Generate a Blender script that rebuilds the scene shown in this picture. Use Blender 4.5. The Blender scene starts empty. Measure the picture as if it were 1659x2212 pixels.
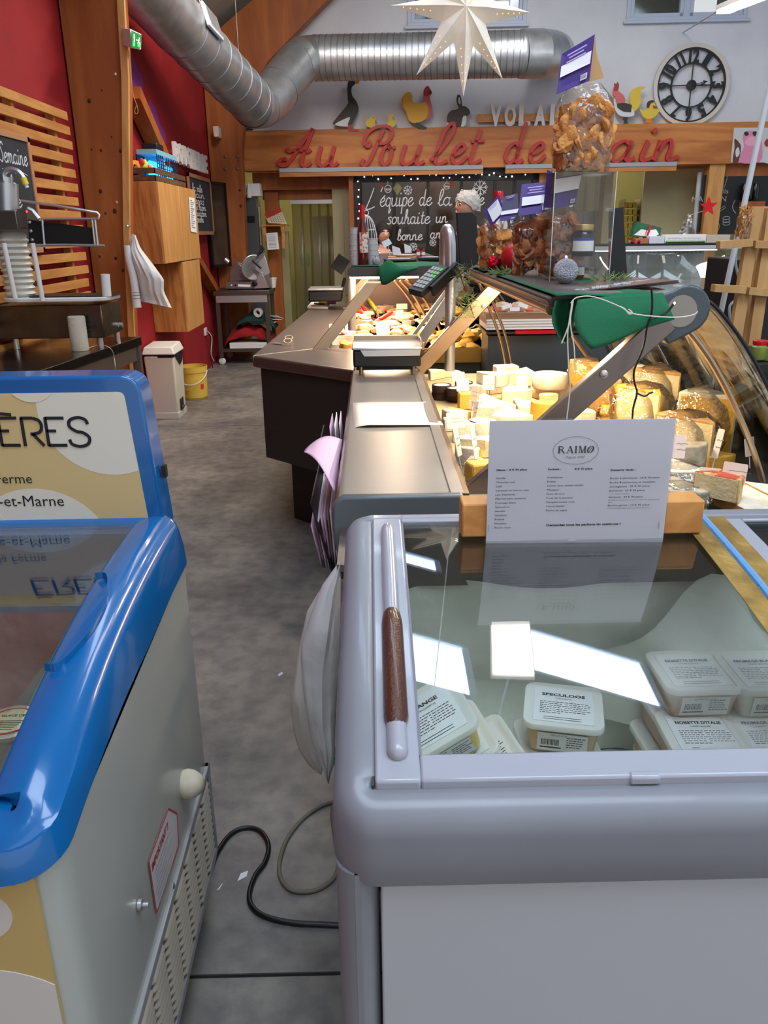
import bpy, math, random
from mathutils import Vector as V, Matrix, noise
from math import sin, cos, pi, radians as R
random.seed(7)
SC = bpy.context.scene
COL = SC.collection
# ------------------------------------------------------------------ camera
CAM_H, FPX, W_, H_ = 1.45, 1725.0, 1659.0, 2212.0
cd = bpy.data.cameras.new('camera'); cam = bpy.data.objects.new('camera', cd); COL.objects.link(cam)
CM = Matrix.Rotation(R(-.74), 4, 'Z') @ Matrix.Rotation(R(90-19.4), 4, 'X') @ Matrix.Rotation(R(-.7), 4, 'Z')
cam.matrix_world = Matrix.Translation((0, 0, CAM_H)) @ CM
cd.sensor_fit = 'VERTICAL'; cd.sensor_height = 24; cd.lens = 24*FPX/H_; cd.clip_start = .02
SC.camera = cam
# ------------------------------------------------------------------ world, exposure
SC.view_settings.view_transform = 'Standard'; SC.view_settings.look = 'None'
SC.view_settings.gamma = 1; SC.view_settings.use_curve_mapping = False
SC.view_settings.exposure = 0.0
SC.cycles.max_bounces = 8; SC.cycles.transparent_max_bounces = 24; SC.cycles.glossy_bounces = 4
SC.cycles.transmission_bounces = 8; SC.cycles.diffuse_bounces = 3
SC.cycles.caustics_reflective = False; SC.cycles.caustics_refractive = False
SC.cycles.sample_clamp_indirect = 4
wd = bpy.data.worlds.new('world'); SC.world = wd; wd.use_nodes = True
wb = wd.node_tree.nodes['Background']; wb.inputs[0].default_value = (.93, .95, 1.0, 1); wb.inputs[1].default_value = 1.05
# ------------------------------------------------------------------ lights (the lamps of the place, and unseen ones in the hall)
def light(name, kind, loc, energy, col, size=.1, size_y=None, target=None, spread=None):
    l = bpy.data.lights.new(name, kind); l.energy = energy; l.color = col
    if kind == 'AREA':
        l.size = size
        if size_y: l.shape = 'RECTANGLE'; l.size_y = size_y
        if spread: l.spread = R(spread)
    elif kind != 'SUN': l.shadow_soft_size = size
    o = bpy.data.objects.new(name, l); COL.objects.link(o); o.location = loc
    if target is not None: o.rotation_euler = (V(target)-V(loc)).to_track_quat('-Z', 'Y').to_euler()
    return o
WARM, COOL = (1, .72, .42), (.9, .95, 1)
light('counter_lamp', 'AREA', (.5, 2.5, 1.235), 17, (1, .80, .55), .05, 1.5, (.5, 2.5, 0))
light('deli_lamp', 'AREA', (.02, 4.85, 1.215), 34, (1, .74, .5), .25, 1.6, (.02, 4.85, 0))
light('case_lamp', 'AREA', (4.0, 8.35, 1.27), 10, COOL, 1.6, .1, (4.0, 8.35, 0))
light('back_room_lamp', 'POINT', (-1.0, 12.6, 2.2), 40, (1, .86, .42), .15)
light('back_room_lamp', 'POINT', (3.2, 12.6, 2.2), 48, (1, .90, .50), .15)
light('back_room_lamp', 'POINT', (.9, 11.3, 2.3), 9, (1, .82, .6), .15)
light('unseen_hall_lamp', 'AREA', (1.6, 6.8, 4.4), 90, (1, .93, .82), .15, 2.4, (1.6, 6.8, 0))
light('unseen_hall_lamp', 'AREA', (-.4, 6.4, 3.7), 75, (1, .84, .68), .15, 1.6, (-1.1, 7.4, 1))  # unseen lamp added to brighten the deep left wall
light('star_bulb', 'POINT', (.41, 3.35, 2.24), .8, (1, .8, .55), .03)
# ------------------------------------------------------------------ pixel -> point helpers (a ray of the photograph met with a real plane)
def _ray(px, py):
    return (CM.to_3x3() @ V(((px-W_/2)/FPX, -(py-H_/2)/FPX, -1)))
def Py(px, py, y): d = _ray(px, py); return V((0, 0, CAM_H)) + d*(y/d.y)
def Pz(px, py, z): d = _ray(px, py); return V((0, 0, CAM_H)) + d*((z-CAM_H)/d.z)
def Px(px, py, x): d = _ray(px, py); return V((0, 0, CAM_H)) + d*(x/d.x)
# ------------------------------------------------------------------ materials
def lin(h):
    if isinstance(h, str):
        h = h.lstrip('#'); h = [int(h[i:i+2], 16)/255 for i in (0, 2, 4)]
    return tuple((c/12.92 if c <= .04045 else ((c+.055)/1.055)**2.4) for c in h)+(1,)
def mat(name, col, r=.5, m=0, col2=None, vs=6, stretch=(1, 1, 1), bump=0, bs=60, emit=0, alpha=1, coat=0, sss=0, wood=0, detail=4, lo=.35, hi=.65, trans=0, ior=1.45, rvar=0):
    mt = bpy.data.materials.new(name); mt.use_nodes = True; nt = mt.node_tree; b = nt.nodes['Principled BSDF']
    I = b.inputs; I['Base Color'].default_value = lin(col); I['Roughness'].default_value = r; I['Metallic'].default_value = m
    I['IOR'].default_value = ior
    if coat: I['Coat Weight'].default_value = coat; I['Coat Roughness'].default_value = .06
    if trans: I['Transmission Weight'].default_value = trans
    if alpha < 1: I['Alpha'].default_value = alpha
    if sss: I['Subsurface Weight'].default_value = sss; I['Subsurface Radius'].default_value = (.02, .012, .006); I['Subsurface Scale'].default_value = .3
    if emit: I['Emission Color'].default_value = lin(col); I['Emission Strength'].default_value = emit
    N, L = nt.nodes.new, nt.links.new
    if col2 or bump or rvar:
        tc = N('ShaderNodeTexCoord'); mp = N('ShaderNodeMapping'); mp.inputs['Scale'].default_value = stretch
        L(tc.outputs['Object'], mp.inputs['Vector'])
    if col2:
        if wood:
            n1 = N('ShaderNodeTexNoise'); n1.inputs['Scale'].default_value = vs; n1.inputs['Detail'].default_value = 6; n1.inputs['Distortion'].default_value = wood
        else:
            n1 = N('ShaderNodeTexNoise'); n1.inputs['Scale'].default_value = vs; n1.inputs['Detail'].default_value = detail
        L(mp.outputs[0], n1.inputs['Vector'])
        cr = N('ShaderNodeValToRGB'); cr.color_ramp.elements[0].position = lo; cr.color_ramp.elements[1].position = hi
        cr.color_ramp.elements[0].color = lin(col); cr.color_ramp.elements[1].color = lin(col2)
        L(n1.outputs['Fac'], cr.inputs[0]); L(cr.outputs[0], I['Base Color'])
    if rvar:
        n3 = N('ShaderNodeTexNoise'); n3.inputs['Scale'].default_value = vs*1.7; L(mp.outputs[0], n3.inputs['Vector'])
        mr = N('ShaderNodeMapRange'); mr.inputs['To Min'].default_value = max(.02, r-rvar); mr.inputs['To Max'].default_value = r+rvar
        L(n3.outputs['Fac'], mr.inputs['Value']); L(mr.outputs[0], I['Roughness'])
    if bump:
        n2 = N('ShaderNodeTexNoise'); n2.inputs['Scale'].default_value = bs; n2.inputs['Detail'].default_value = 5
        L(mp.outputs[0], n2.inputs['Vector']); bp = N('ShaderNodeBump'); bp.inputs['Strength'].default_value = min(1, bump); bp.inputs['Distance'].default_value = .01*max(1, bump)
        L(n2.outputs['Fac'], bp.inputs['Height']); L(bp.outputs[0], I['Normal'])
    return mt
def film(name, tint='#ffffff', gloss=.12, r=.08, bump=0, bs=25, body=0, bodycol='#ffffff'):
    """thin clear sheet: see-through with a Fresnel-like sheen (and a little milky body)"""
    mt = bpy.data.materials.new(name); mt.use_nodes = True; nt = mt.node_tree; nt.nodes.clear(); N, L = nt.nodes.new, nt.links.new
    out = N('ShaderNodeOutputMaterial'); tr = N('ShaderNodeBsdfTransparent'); tr.inputs[0].default_value = lin(tint)
    gl = N('ShaderNodeBsdfGlossy'); gl.inputs['Roughness'].default_value = r
    fr = N('ShaderNodeLayerWeight'); fr.inputs['Blend'].default_value = .25
    mr = N('ShaderNodeMapRange'); mr.inputs['To Min'].default_value = gloss*.5; mr.inputs['To Max'].default_value = min(1, gloss*4)
    mx = N('ShaderNodeMixShader'); L(fr.outputs['Fresnel'], mr.inputs['Value']); L(mr.outputs[0], mx.inputs[0])
    last = tr
    if body:
        df = N('ShaderNodeBsdfPrincipled'); df.inputs['Base Color'].default_value = lin(bodycol); df.inputs['Roughness'].default_value = .5
        m2 = N('ShaderNodeMixShader'); m2.inputs[0].default_value = body; L(tr.outputs[0], m2.inputs[1]); L(df.outputs[0], m2.inputs[2]); last = m2
    L(last.outputs[0], mx.inputs[1]); L(gl.outputs[0], mx.inputs[2]); L(mx.outputs[0], out.inputs[0])
    if bump:
        tc = N('ShaderNodeTexCoord'); n2 = N('ShaderNodeTexNoise'); n2.inputs['Scale'].default_value = bs; L(tc.outputs['Object'], n2.inputs['Vector'])
        bp = N('ShaderNodeBump'); bp.inputs['Strength'].default_value = bump; bp.inputs['Distance'].default_value = .02; L(n2.outputs['Fac'], bp.inputs['Height']); L(bp.outputs[0], gl.inputs['Normal'])
    return mt
# ------------------------------------------------------------------ mesh builder
def frame(d, up=V((0, 0, 1))):
    d = d.normalized(); a = d.cross(up)
    if a.length < 1e-4: a = d.cross(V((1, 0, 0)))
    a.normalize(); return a, a.cross(d).normalized()
def cr_spline(pts, n=6, closed=False):
    pts = [V(p) for p in pts]; out = []; m = len(pts)
    if m < 3 or n < 2: return pts
    for i in range(m if closed else m-1):
        if closed: p0, p1, p2, p3 = pts[i-1], pts[i], pts[(i+1) % m], pts[(i+2) % m]
        else: p0, p1, p2, p3 = pts[max(i-1, 0)], pts[i], pts[i+1], pts[min(i+2, m-1)]
        for k in range(n):
            t = k/n; out.append(.5*((2*p1)+(p2-p0)*t+(2*p0-5*p1+4*p2-p3)*t*t+(3*p1-p0-3*p2+p3)*t*t*t))
    if not closed: out.append(pts[-1])
    return out
class MB:
    def __init__(s): s.v = []; s.f = []
    def add(s, vs, fs):
        b = len(s.v); s.v += [V(p) for p in vs]; s.f += [tuple(b+i for i in f) for f in fs]; return s
    def box(s, x0, x1, y0, y1, z0, z1):
        return s.hexa([(x0, y0, z0), (x1, y0, z0), (x1, y1, z0), (x0, y1, z0), (x0, y0, z1), (x1, y0, z1), (x1, y1, z1), (x0, y1, z1)])
    def hexa(s, p):
        return s.add(p, [(3, 2, 1, 0), (4, 5, 6, 7), (0, 1, 5, 4), (1, 2, 6, 5), (2, 3, 7, 6), (3, 0, 4, 7)])
    def obox(s, c, size, rot=None):
        c = V(c); h = V(size)/2; m = rot.to_3x3() if rot else Matrix.Identity(3)
        return s.hexa([c+m @ V((a*h.x, b*h.y, e*h.z)) for e in (-1, 1) for a, b in ((-1, -1), (1, -1), (1, 1), (-1, 1))])
    def bar(s, p0, p1, w, h, up=V((0, 0, 1))):
        p0, p1 = V(p0), V(p1); a, b = frame(p1-p0, up); a *= w/2; b *= h/2
        return s.hexa([p0-a-b, p0+a-b, p1+a-b, p1-a-b, p0-a+b, p0+a+b, p1+a+b, p1-a+b])
    def tube(s, pts, r, n=8, closed=False, cap=True, sp=0):
        if sp: pts = cr_spline(pts, sp, closed)
        pts = [V(p) for p in pts]; m = len(pts); rs = r if isinstance(r, (list, tuple)) else None
        if rs and len(rs) != m: rs = [rs[0]+(rs[-1]-rs[0])*i/(m-1) for i in range(m)]
        b = len(s.v); A = None
        for i, p in enumerate(pts):
            q0 = pts[i-1] if (i or closed) else p; q1 = pts[(i+1) % m] if (i < m-1 or closed) else p
            d = (q1-q0); d = d.normalized() if d.length > 1e-9 else V((0, 0, 1))
            if A is None: A, B = frame(d)
            else: A = (A-d*A.dot(d)); A = A.normalized() if A.length > 1e-6 else frame(d)[0]; B = A.cross(d)
            rr = rs[i] if rs else r
            for k in range(n):
                t = 2*pi*k/n; s.v.append(p+A*(rr*cos(t))+B*(rr*sin(t)))
        for i in range(m if closed else m-1):
            j = (i+1) % m
            for k in range(n): s.f.append((b+i*n+k, b+j*n+k, b+j*n+(k+1) % n, b+i*n+(k+1) % n))
        if cap and not closed:
            s.f.append(tuple(b+k for k in range(n))); s.f.append(tuple(b+(m-1)*n+k for k in reversed(range(n))))
        return s
    def cyl(s, p0, p1, r0, r1=None, n=16): return s.tube([p0, p1], [r0, r0 if r1 is None else r1], n)
    def lathe(s, prof, c=(0, 0, 0), n=24, axis=(0, 0, 1), sx=1, sy=1):
        c = V(c); ax = V(axis).normalized(); A, B = (V((1, 0, 0)), V((0, 1, 0))) if abs(ax.z) > .999 else frame(ax); b = len(s.v); m = len(prof)
        for r, z in prof:
            for k in range(n): t = 2*pi*k/n; s.v.append(c+ax*z+A*(r*cos(t)*sx)+B*(r*sin(t)*sy))
        for i in range(m-1):
            for k in range(n): s.f.append((b+i*n+k, b+i*n+(k+1) % n, b+(i+1)*n+(k+1) % n, b+(i+1)*n+k))
        if prof[0] == prof[-1]: return s
        if prof[0][0] > 1e-6: s.f.append(tuple(b+k for k in reversed(range(n))))
        if prof[-1][0] > 1e-6: s.f.append(tuple(b+(m-1)*n+k for k in range(n)))
        return s
    def ball(s, c, r, n=12, rot=None):
        r = V((r, r, r)) if not hasattr(r, '__len__') else V(r); b = len(s.v); m = max(4, n//2); c = V(c)
        for i in range(1, m):
            for k in range(n):
                p = V((r.x*sin(pi*i/m)*cos(2*pi*k/n), r.y*sin(pi*i/m)*sin(2*pi*k/n), r.z*cos(pi*i/m))); s.v.append(c+(rot @ p if rot else p))
        t = V((0, 0, r.z)); s.v += [c+(rot @ t if rot else t), c-(rot @ t if rot else t)]
        for i in range(m-2):
            for k in range(n): s.f.append((b+i*n+k, b+(i+1)*n+k, b+(i+1)*n+(k+1) % n, b+i*n+(k+1) % n))
        e = b+(m-1)*n
        for k in range(n): s.f.append((e, b+k, b+(k+1) % n)); s.f.append((e+1, b+(m-2)*n+(k+1) % n, b+(m-2)*n+k))
        return s
    def prism(s, poly, F, d0, d1):
        """polygon (a,b) list extruded from d0 to d1 along the third axis of frame F=(o,u,v,w)"""
        o, u, v, w = [V(x) for x in F]; b = len(s.v); n = len(poly)
        for d in (d0, d1): s.v += [o+u*a+v*c+w*d for a, c in poly]
        s.f.append(tuple(b+i for i in reversed(range(n)))); s.f.append(tuple(b+n+i for i in range(n)))
        for i in range(n): s.f.append((b+i, b+(i+1) % n, b+n+(i+1) % n, b+n+i))
        return s
    def grid(s, fn, nu, nv, thick=0):
        b = len(s.v)
        for i in range(nu+1):
            for j in range(nv+1): s.v.append(V(fn(i/nu, j/nv)))
        for i in range(nu):
            for j in range(nv): s.f.append((b+i*(nv+1)+j, b+(i+1)*(nv+1)+j, b+(i+1)*(nv+1)+j+1, b+i*(nv+1)+j+1))
        return s
    def ribbon(s, strokes, F, w, d0, d1, sp=6, taper=None):
        """flat lettering strokes in the plane of F, width w, standing from d0 to d1"""
        o, u, v, n = [V(x) for x in F]
        for st in strokes:
            st = [V((p[0], p[1], 0)) for p in st]; pts = cr_spline(st, sp) if (sp and len(st) > 2) else st
            b = len(s.v); m = len(pts)
            for i, p in enumerate(pts):
                d = (pts[min(i+1, m-1)]-pts[max(i-1, 0)]); d = d.normalized() if d.length > 1e-9 else V((1, 0, 0)); q = V((-d.y, d.x, 0))*w/2
                if taper: q *= taper+(1-taper)*abs(d.y)
                for e, dd in ((1, d1), (-1, d1), (-1, d0), (1, d0)):
                    z = p+q*e; s.v.append(o+u*z.x+v*z.y+n*dd)
            for i in range(m-1):
                for k in range(4): s.f.append((b+i*4+k, b+i*4+(k+1) % 4, b+i*4+4+(k+1) % 4, b+i*4+4+k))
            s.f.append((b, b+3, b+2, b+1)); e = b+(m-1)*4; s.f.append((e, e+1, e+2, e+3))
        return s
    def xf(s, M):
        s.v = [M @ p for p in s.v]; return s
W = {}
def _tag(o, label=None, cat=None, group=None, kind=None):
    for k, x in (('label', label), ('category', cat), ('group', group), ('kind', kind)):
        if x: o[k] = x
def T(name, label, cat, loc=(0, 0, 0), rz=0, group=None, kind=None):
    o = bpy.data.objects.new(name, None); COL.objects.link(o); o.empty_display_size = .05
    M = Matrix.Translation(V(loc)) @ Matrix.Rotation(rz, 4, 'Z'); o.matrix_world = M; W[o.name] = M; _tag(o, label, cat, group, kind); return o
def O(name, mb, mt, parent=None, label=None, cat=None, group=None, kind=None, bev=0, seg=2, flat=False, ang=38, sub=0, solid=0):
    me = bpy.data.meshes.new(name); vs = mb.v
    if parent is not None:
        iv = W[parent.name].inverted(); vs = [iv @ p for p in vs]; org = None
    else:
        lo = V([min(p[i] for p in vs) for i in range(3)]); hi = V([max(p[i] for p in vs) for i in range(3)])
        org = V(((lo.x+hi.x)/2, (lo.y+hi.y)/2, lo.z)); vs = [p-org for p in vs]
    me.from_pydata(vs, [], mb.f); me.validate()
    import bmesh as _b
    bm = _b.new(); bm.from_mesh(me); _b.ops.recalc_face_normals(bm, faces=bm.faces); bm.to_mesh(me); bm.free()
    for m_ in (mt if isinstance(mt, (list, tuple)) else [mt]): me.materials.append(m_)
    if not flat:
        me.shade_smooth(); me.set_sharp_from_angle(angle=R(ang))
    o = bpy.data.objects.new(name, me); COL.objects.link(o)
    if parent is not None: o.parent = parent; W[o.name] = W[parent.name].copy()
    else: o.location = org; W[o.name] = Matrix.Translation(org)
    if solid: md = o.modifiers.new('solid', 'SOLIDIFY'); md.thickness = solid; md.offset = 0
    if bev: md = o.modifiers.new('bevel', 'BEVEL'); md.width = bev; md.segments = seg; md.limit_method = 'ANGLE'; md.angle_limit = R(40); md.use_clamp_overlap = True
    if sub: md = o.modifiers.new('sub', 'SUBSURF'); md.levels = md.render_levels = sub
    _tag(o, label, cat, group, kind)
    return o
def dup(root, M, label=None, group=None):
    r = root.copy(); COL.objects.link(r); r.matrix_world = M; W[r.name] = M
    if label: r['label'] = label
    if group: r['group'] = group
    def rec(a, b):
        for ch in a.children:
            c = ch.copy(); COL.objects.link(c); c.parent = b; rec(ch, c)
    rec(root, r); return r
def TR(loc, rx=0, ry=0, rz=0, s=1):
    return Matrix.Translation(V(loc)) @ Matrix.Rotation(rz, 4, 'Z') @ Matrix.Rotation(ry, 4, 'Y') @ Matrix.Rotation(rx, 4, 'X') @ Matrix.Diagonal((s, s, s, 1) if not hasattr(s, '__len__') else (*s, 1))
_tc = {}
def text(mb, s, F, size, depth=.0004, bold=0, align='LEFT', width=None, base=0, sx=1, shear=0, res=2):
    """print s in the plane of F; size = capital height"""
    key = (s, bold, shear, res)
    if key not in _tc:
        c = bpy.data.curves.new('t', 'FONT'); c.body = s; c.size = 1; c.offset = bold; c.resolution_u = res; c.shear = shear; c.fill_mode = 'FRONT'
        o = bpy.data.objects.new('t', c); COL.objects.link(o); me = o.to_mesh()
        vs = [v.co.copy() for v in me.vertices]; fs = [tuple(p.vertices) for p in me.polygons]
        o.to_mesh_clear(); bpy.data.objects.remove(o); bpy.data.curves.remove(c); _tc[key] = (vs, fs)
    vs, fs = _tc[key]
    if not vs: return mb
    k = size/.70; x0 = min(p.x for p in vs); x1 = max(p.x for p in vs); kx = k*sx
    if width: kx = width/(x1-x0)
    off = {'LEFT': x0, 'CENTER': (x0+x1)/2, 'RIGHT': x1}[align]; o, u, v, w = [V(q) for q in F]
    return mb.add([o+u*((p.x-off)*kx)+v*(p.y*k+base)+w*depth for p in vs], fs)
XZ = lambda o: (V(o), V((1, 0, 0)), V((0, 0, 1)), V((0, -1, 0)))     # faces the viewer
XY = lambda o: (V(o), V((1, 0, 0)), V((0, 1, 0)), V((0, 0, 1)))
YZ = lambda o: (V(o), V((0, 1, 0)), V((0, 0, 1)), V((1, 0, 0)))      # faces +x
def rrect(x0, x1, y0, y1, r, n=4):
    out = []
    for cx, cy, a in ((x1-r, y1-r, 0), (x0+r, y1-r, 90), (x0+r, y0+r, 180), (x1-r, y0+r, 270)):
        for k in range(n+1): t = R(a+90*k/n); out.append((cx+r*cos(t), cy+r*sin(t)))
    return out
# ------------------------------------------------------------------ palette
m_red = mat('red_plaster', '#9c121b', .8, col2='#8f0e18', vs=3, bump=.15, bs=120)
m_purple = mat('purple_paint', '#7b2d78', .8, bump=.1, bs=100)
m_white_wall = mat('white_render', '#dadce2', .85, col2='#d0d2da', vs=2, bump=.3, bs=160)
m_timber = mat('glulam', '#a65f28', .55, col2='#8c4818', vs=3.2, stretch=(2.2, 2.2, .35), wood=.8, bump=.08, bs=40)
m_beam = mat('beam_wood', '#c98343', .5, col2='#a5602a', vs=3.0, stretch=(.35, 2, 3.2), wood=.9)
m_pine = mat('pine', '#cf9450', .55, col2='#b5773a', vs=5, stretch=(3, .4, 3), wood=1)
m_pine_v = mat('pine_upright', '#cc9858', .55, col2='#b88044', vs=5, stretch=(3, 3, .4), wood=1)
m_oak = mat('oak_veneer', '#b9793c', .5, col2='#9a5c28', vs=4.5, stretch=(3, 3, .35), wood=2.2, lo=.4, hi=.6)
m_knot = mat('knot', '#3c1c0c', .7)
m_steel = mat('brushed_steel', '#b3afa8', .33, .82, vs=3, rvar=.05, bump=.06, bs=26, stretch=(2, 40, 1))
m_steel_d = mat('dark_steel', '#7d736d', .38, .85, bump=.02, bs=80)
m_champ = mat('champagne_steel', '#b79e82', .3, 1, rvar=.05)
m_alu = mat('aluminium', '#c6c8ca', .34, .85)
m_duct = mat('galvanised_duct', '#ccd0d5', .36, .85, col2='#b4b9bf', vs=7, bump=.1, bs=30, rvar=.08)
m_ductd = mat('duct_seam', '#8d9298', .45, .8)
m_black = mat('black_plastic', '#101112', .42)
m_blackg = mat('black_gloss', '#0a0a0b', .12)
m_dark = mat('dark_grey_panel', '#2c2d29', .5)
m_grey = mat('slate_grey_plastic', '#5a6162', .33, coat=.25)
m_white = mat('white_plastic', '#dcdad6', .35)
m_whiten = mat('white_paper', '#e9e8ea', .8)
m_cream = mat('cream_card', '#f0dccb', .8)
m_blue = mat('blue_plastic', '#045a98', .22, coat=.6)
m_green = mat('green_card', '#14623f', .85, bump=.25, bs=300)
m_darkgreen = mat('dark_green_cloth', '#123a34', .9)
m_redcloth = mat('red_cloth', '#8e1218', .9)
m_redp = mat('red_gloss', '#c01420', .25)
m_glass = film('clear_glass', '#f4f6f4', .14, .03)
m_glass_w = film('window_glass', '#eef0ee', .05, .05)
m_acryl = film('acrylic', '#fbfbf9', .05, .03)
m_bagfilm = film('cellophane', '#fbf7f2', .16, .16, bump=.9, bs=28)
m_pvc = film('pvc_strip', '#d8d6b0', .05, .25, body=.16, bodycol='#b0a884')
m_ink = mat('ink', '#17171a', .7)
m_inkg = mat('grey_ink', '#77777a', .8)
m_chalk = mat('chalk', '#d8d8dc', .9)
m_board = mat('blackboard', '#23262d', .7, col2='#2c3038', vs=5)
m_plush_w = mat('white_felt', '#d9d6d2', .9)
def M_(name, col, r=.6, **k): return mat(name, col, r, **k)
# concrete floor
m_floor = bpy.data.materials.new('concrete'); m_floor.use_nodes = True
_nt = m_floor.node_tree; _b = _nt.nodes['Principled BSDF']; _N, _L = _nt.nodes.new, _nt.links.new
_tc = _tc; tcn = _N('ShaderNodeTexCoord'); nA = _N('ShaderNodeTexNoise'); nA.inputs['Scale'].default_value = 2.3; nA.inputs['Detail'].default_value = 8; nA.inputs['Roughness'].default_value = .62
nB = _N('ShaderNodeTexNoise'); nB.inputs['Scale'].default_value = 16; nB.inputs['Detail'].default_value = 6
nC = _N('ShaderNodeTexNoise'); nC.inputs['Scale'].default_value = 60
geo = _N('ShaderNodeNewGeometry')
for n in (nA, nB, nC): _L(geo.outputs['Position'], n.inputs['Vector'])
cr = _N('ShaderNodeValToRGB'); cr.color_ramp.elements[0].position = .3; cr.color_ramp.elements[0].color = lin('#5a5a5b'); cr.color_ramp.elements[1].position = .7; cr.color_ramp.elements[1].color = lin('#908a80')
cr2 = _N('ShaderNodeValToRGB'); cr2.color_ramp.elements[0].position = .35; cr2.color_ramp.elements[0].color = (.72, .72, .74, 1); cr2.color_ramp.elements[1].position = .6; cr2.color_ramp.elements[1].color = (1.1, 1.08, 1.04, 1)
mx = _N('ShaderNodeMix'); mx.data_type = 'RGBA'; mx.blend_type = 'MULTIPLY'; mx.inputs[0].default_value = 1
_L(nA.outputs['Fac'], cr.inputs[0]); _L(nB.outputs['Fac'], cr2.inputs[0]); _L(cr.outputs[0], mx.inputs[6]); _L(cr2.outputs[0], mx.inputs[7]); _L(mx.outputs[2], _b.inputs['Base Color'])
mr = _N('ShaderNodeMapRange'); mr.inputs['To Min'].default_value = .3; mr.inputs['To Max'].default_value = .62; _L(nA.outputs['Fac'], mr.inputs['Value']); _L(mr.outputs[0], _b.inputs['Roughness'])
bp = _N('ShaderNodeBump'); bp.inputs['Strength'].default_value = .25; bp.inputs['Distance'].default_value = .004; _L(nC.outputs['Fac'], bp.inputs['Height']); _L(bp.outputs[0], _b.inputs['Normal'])
# ------------------------------------------------------------------ the setting
XL, XR, YF, YBK = -1.85, 6.6, -2.6, 14.2
jy = Pz(570, 2106, 0).y; jy2 = Pz(420, 921, 0).y
fl = O('floor', MB().box(XL-.1, XR+.2, YF, YBK, -.2, -.03), m_dark, kind='structure')
m_joint = mat('joint_filler', '#1c1a18', .8)
for y0, y1 in ((YF, jy-.005), (jy+.005, jy2-.004), (jy2+.004, YBK)):
    O('slab', MB().box(XL-.1, XR+.2, y0, y1, -.03, 0), m_floor, fl)
O('joint', MB().box(XL, XR, jy-.005, jy+.005, -.03, -.004).box(XL, XR, jy2-.004, jy2+.004, -.03, -.003), m_joint, fl)
wl = O('wall_left', MB().box(XL-.1, XL, YF, 10.7, 0, 3.7), m_red, kind='structure')
def shape_left(pts, x, t, m, parent):      # flat painted shape on the left wall from its outline
    q = [Px(px, py, x) for px, py in pts]; mb = MB(); n = len(q)
    mb.v = [V((x, p.y, p.z)) for p in q]+[V((x+t, p.y, p.z)) for p in q]; mb.f = [tuple(range(n)), tuple(range(n, 2*n))]+[(i, (i+1) % n, n+(i+1) % n, n+i) for i in range(n)]
    return O('painted_patch', mb, m, parent, flat=True)
shape_left([(283, 112), (290, 128), (297, 150), (307, 165), (309, 195), (311, 214), (301, 217), (293, 200), (284, 180)], XL+.001, .003, m_purple, wl)
shape_left([(322, 214), (336, 233), (346, 270), (357, 285), (358, 334), (350, 330), (342, 314), (333, 296), (322, 262)], XL+.001, .003, m_purple, wl)
shape_left([(368, 340), (378, 352), (383, 376), (396, 395), (400, 410), (372, 405), (364, 372)], XL+.001, .003, m_purple, wl)
# back wall plane, slightly turned
BA = R(3.5); BO = V((-1.4, 10.5, 0)); BU = V((cos(BA), -sin(BA), 0)); BN = V((-sin(BA), -cos(BA), 0)); BZ = V((0, 0, 1))
def BW(px, py, off=0):
    d = _ray(px, py); o = V((0, 0, CAM_H)); return o+d*(((BO+BN*off-o).dot(BN))/d.dot(BN))
def BF(px, py, off=0): return (BW(px, py, off), BU, BZ, BN)
def bs(p): return (p-BO).dot(BU), p.z
def bwbox(s0, s1, z0, z1, d0, d1, mb=None):
    mb = mb or MB(); return mb.hexa([BO+BU*a+BN*(-d)+BZ*z for z in (z0, z1) for a, d in ((s0, d0), (s1, d0), (s1, d1), (s0, d1))])
zb0 = BW(900, 366).z; zb1 = BW(900, 279).z                      # beam underside and top
w1a, z1 = bs(BW(880, 58)); w1b = bs(BW(1136, 58))[0]; w2a, z2 = bs(BW(1352, 42)); w2b = bs(BW(1612, 42))[0]; zt = 4.75
mb = MB(); bwbox(-.5, 8.3, zb1, z1, 0, .2, mb); bwbox(-.5, w1a, z1, zt, 0, .2, mb); bwbox(w1b, w2a, z1, zt, 0, .2, mb); bwbox(w2b, 8.3, z1, zt, 0, .2, mb); bwbox(-.5, 8.3, zt, 8, 0, .2, mb)
O('wall_back', mb, m_white_wall, kind='structure')
O('beam', bwbox(bs(BW(527, 300))[0], 7.9, zb0, zb1, -.14, .1), m_beam, kind='structure', bev=.004)
m_upvc = mat('window_plastic', '#b9c4d6', .4); m_inroom = mat('upstairs_room', '#5b5c58', .8); m_shelfw = mat('binders', '#5d2f74', .7)
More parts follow.
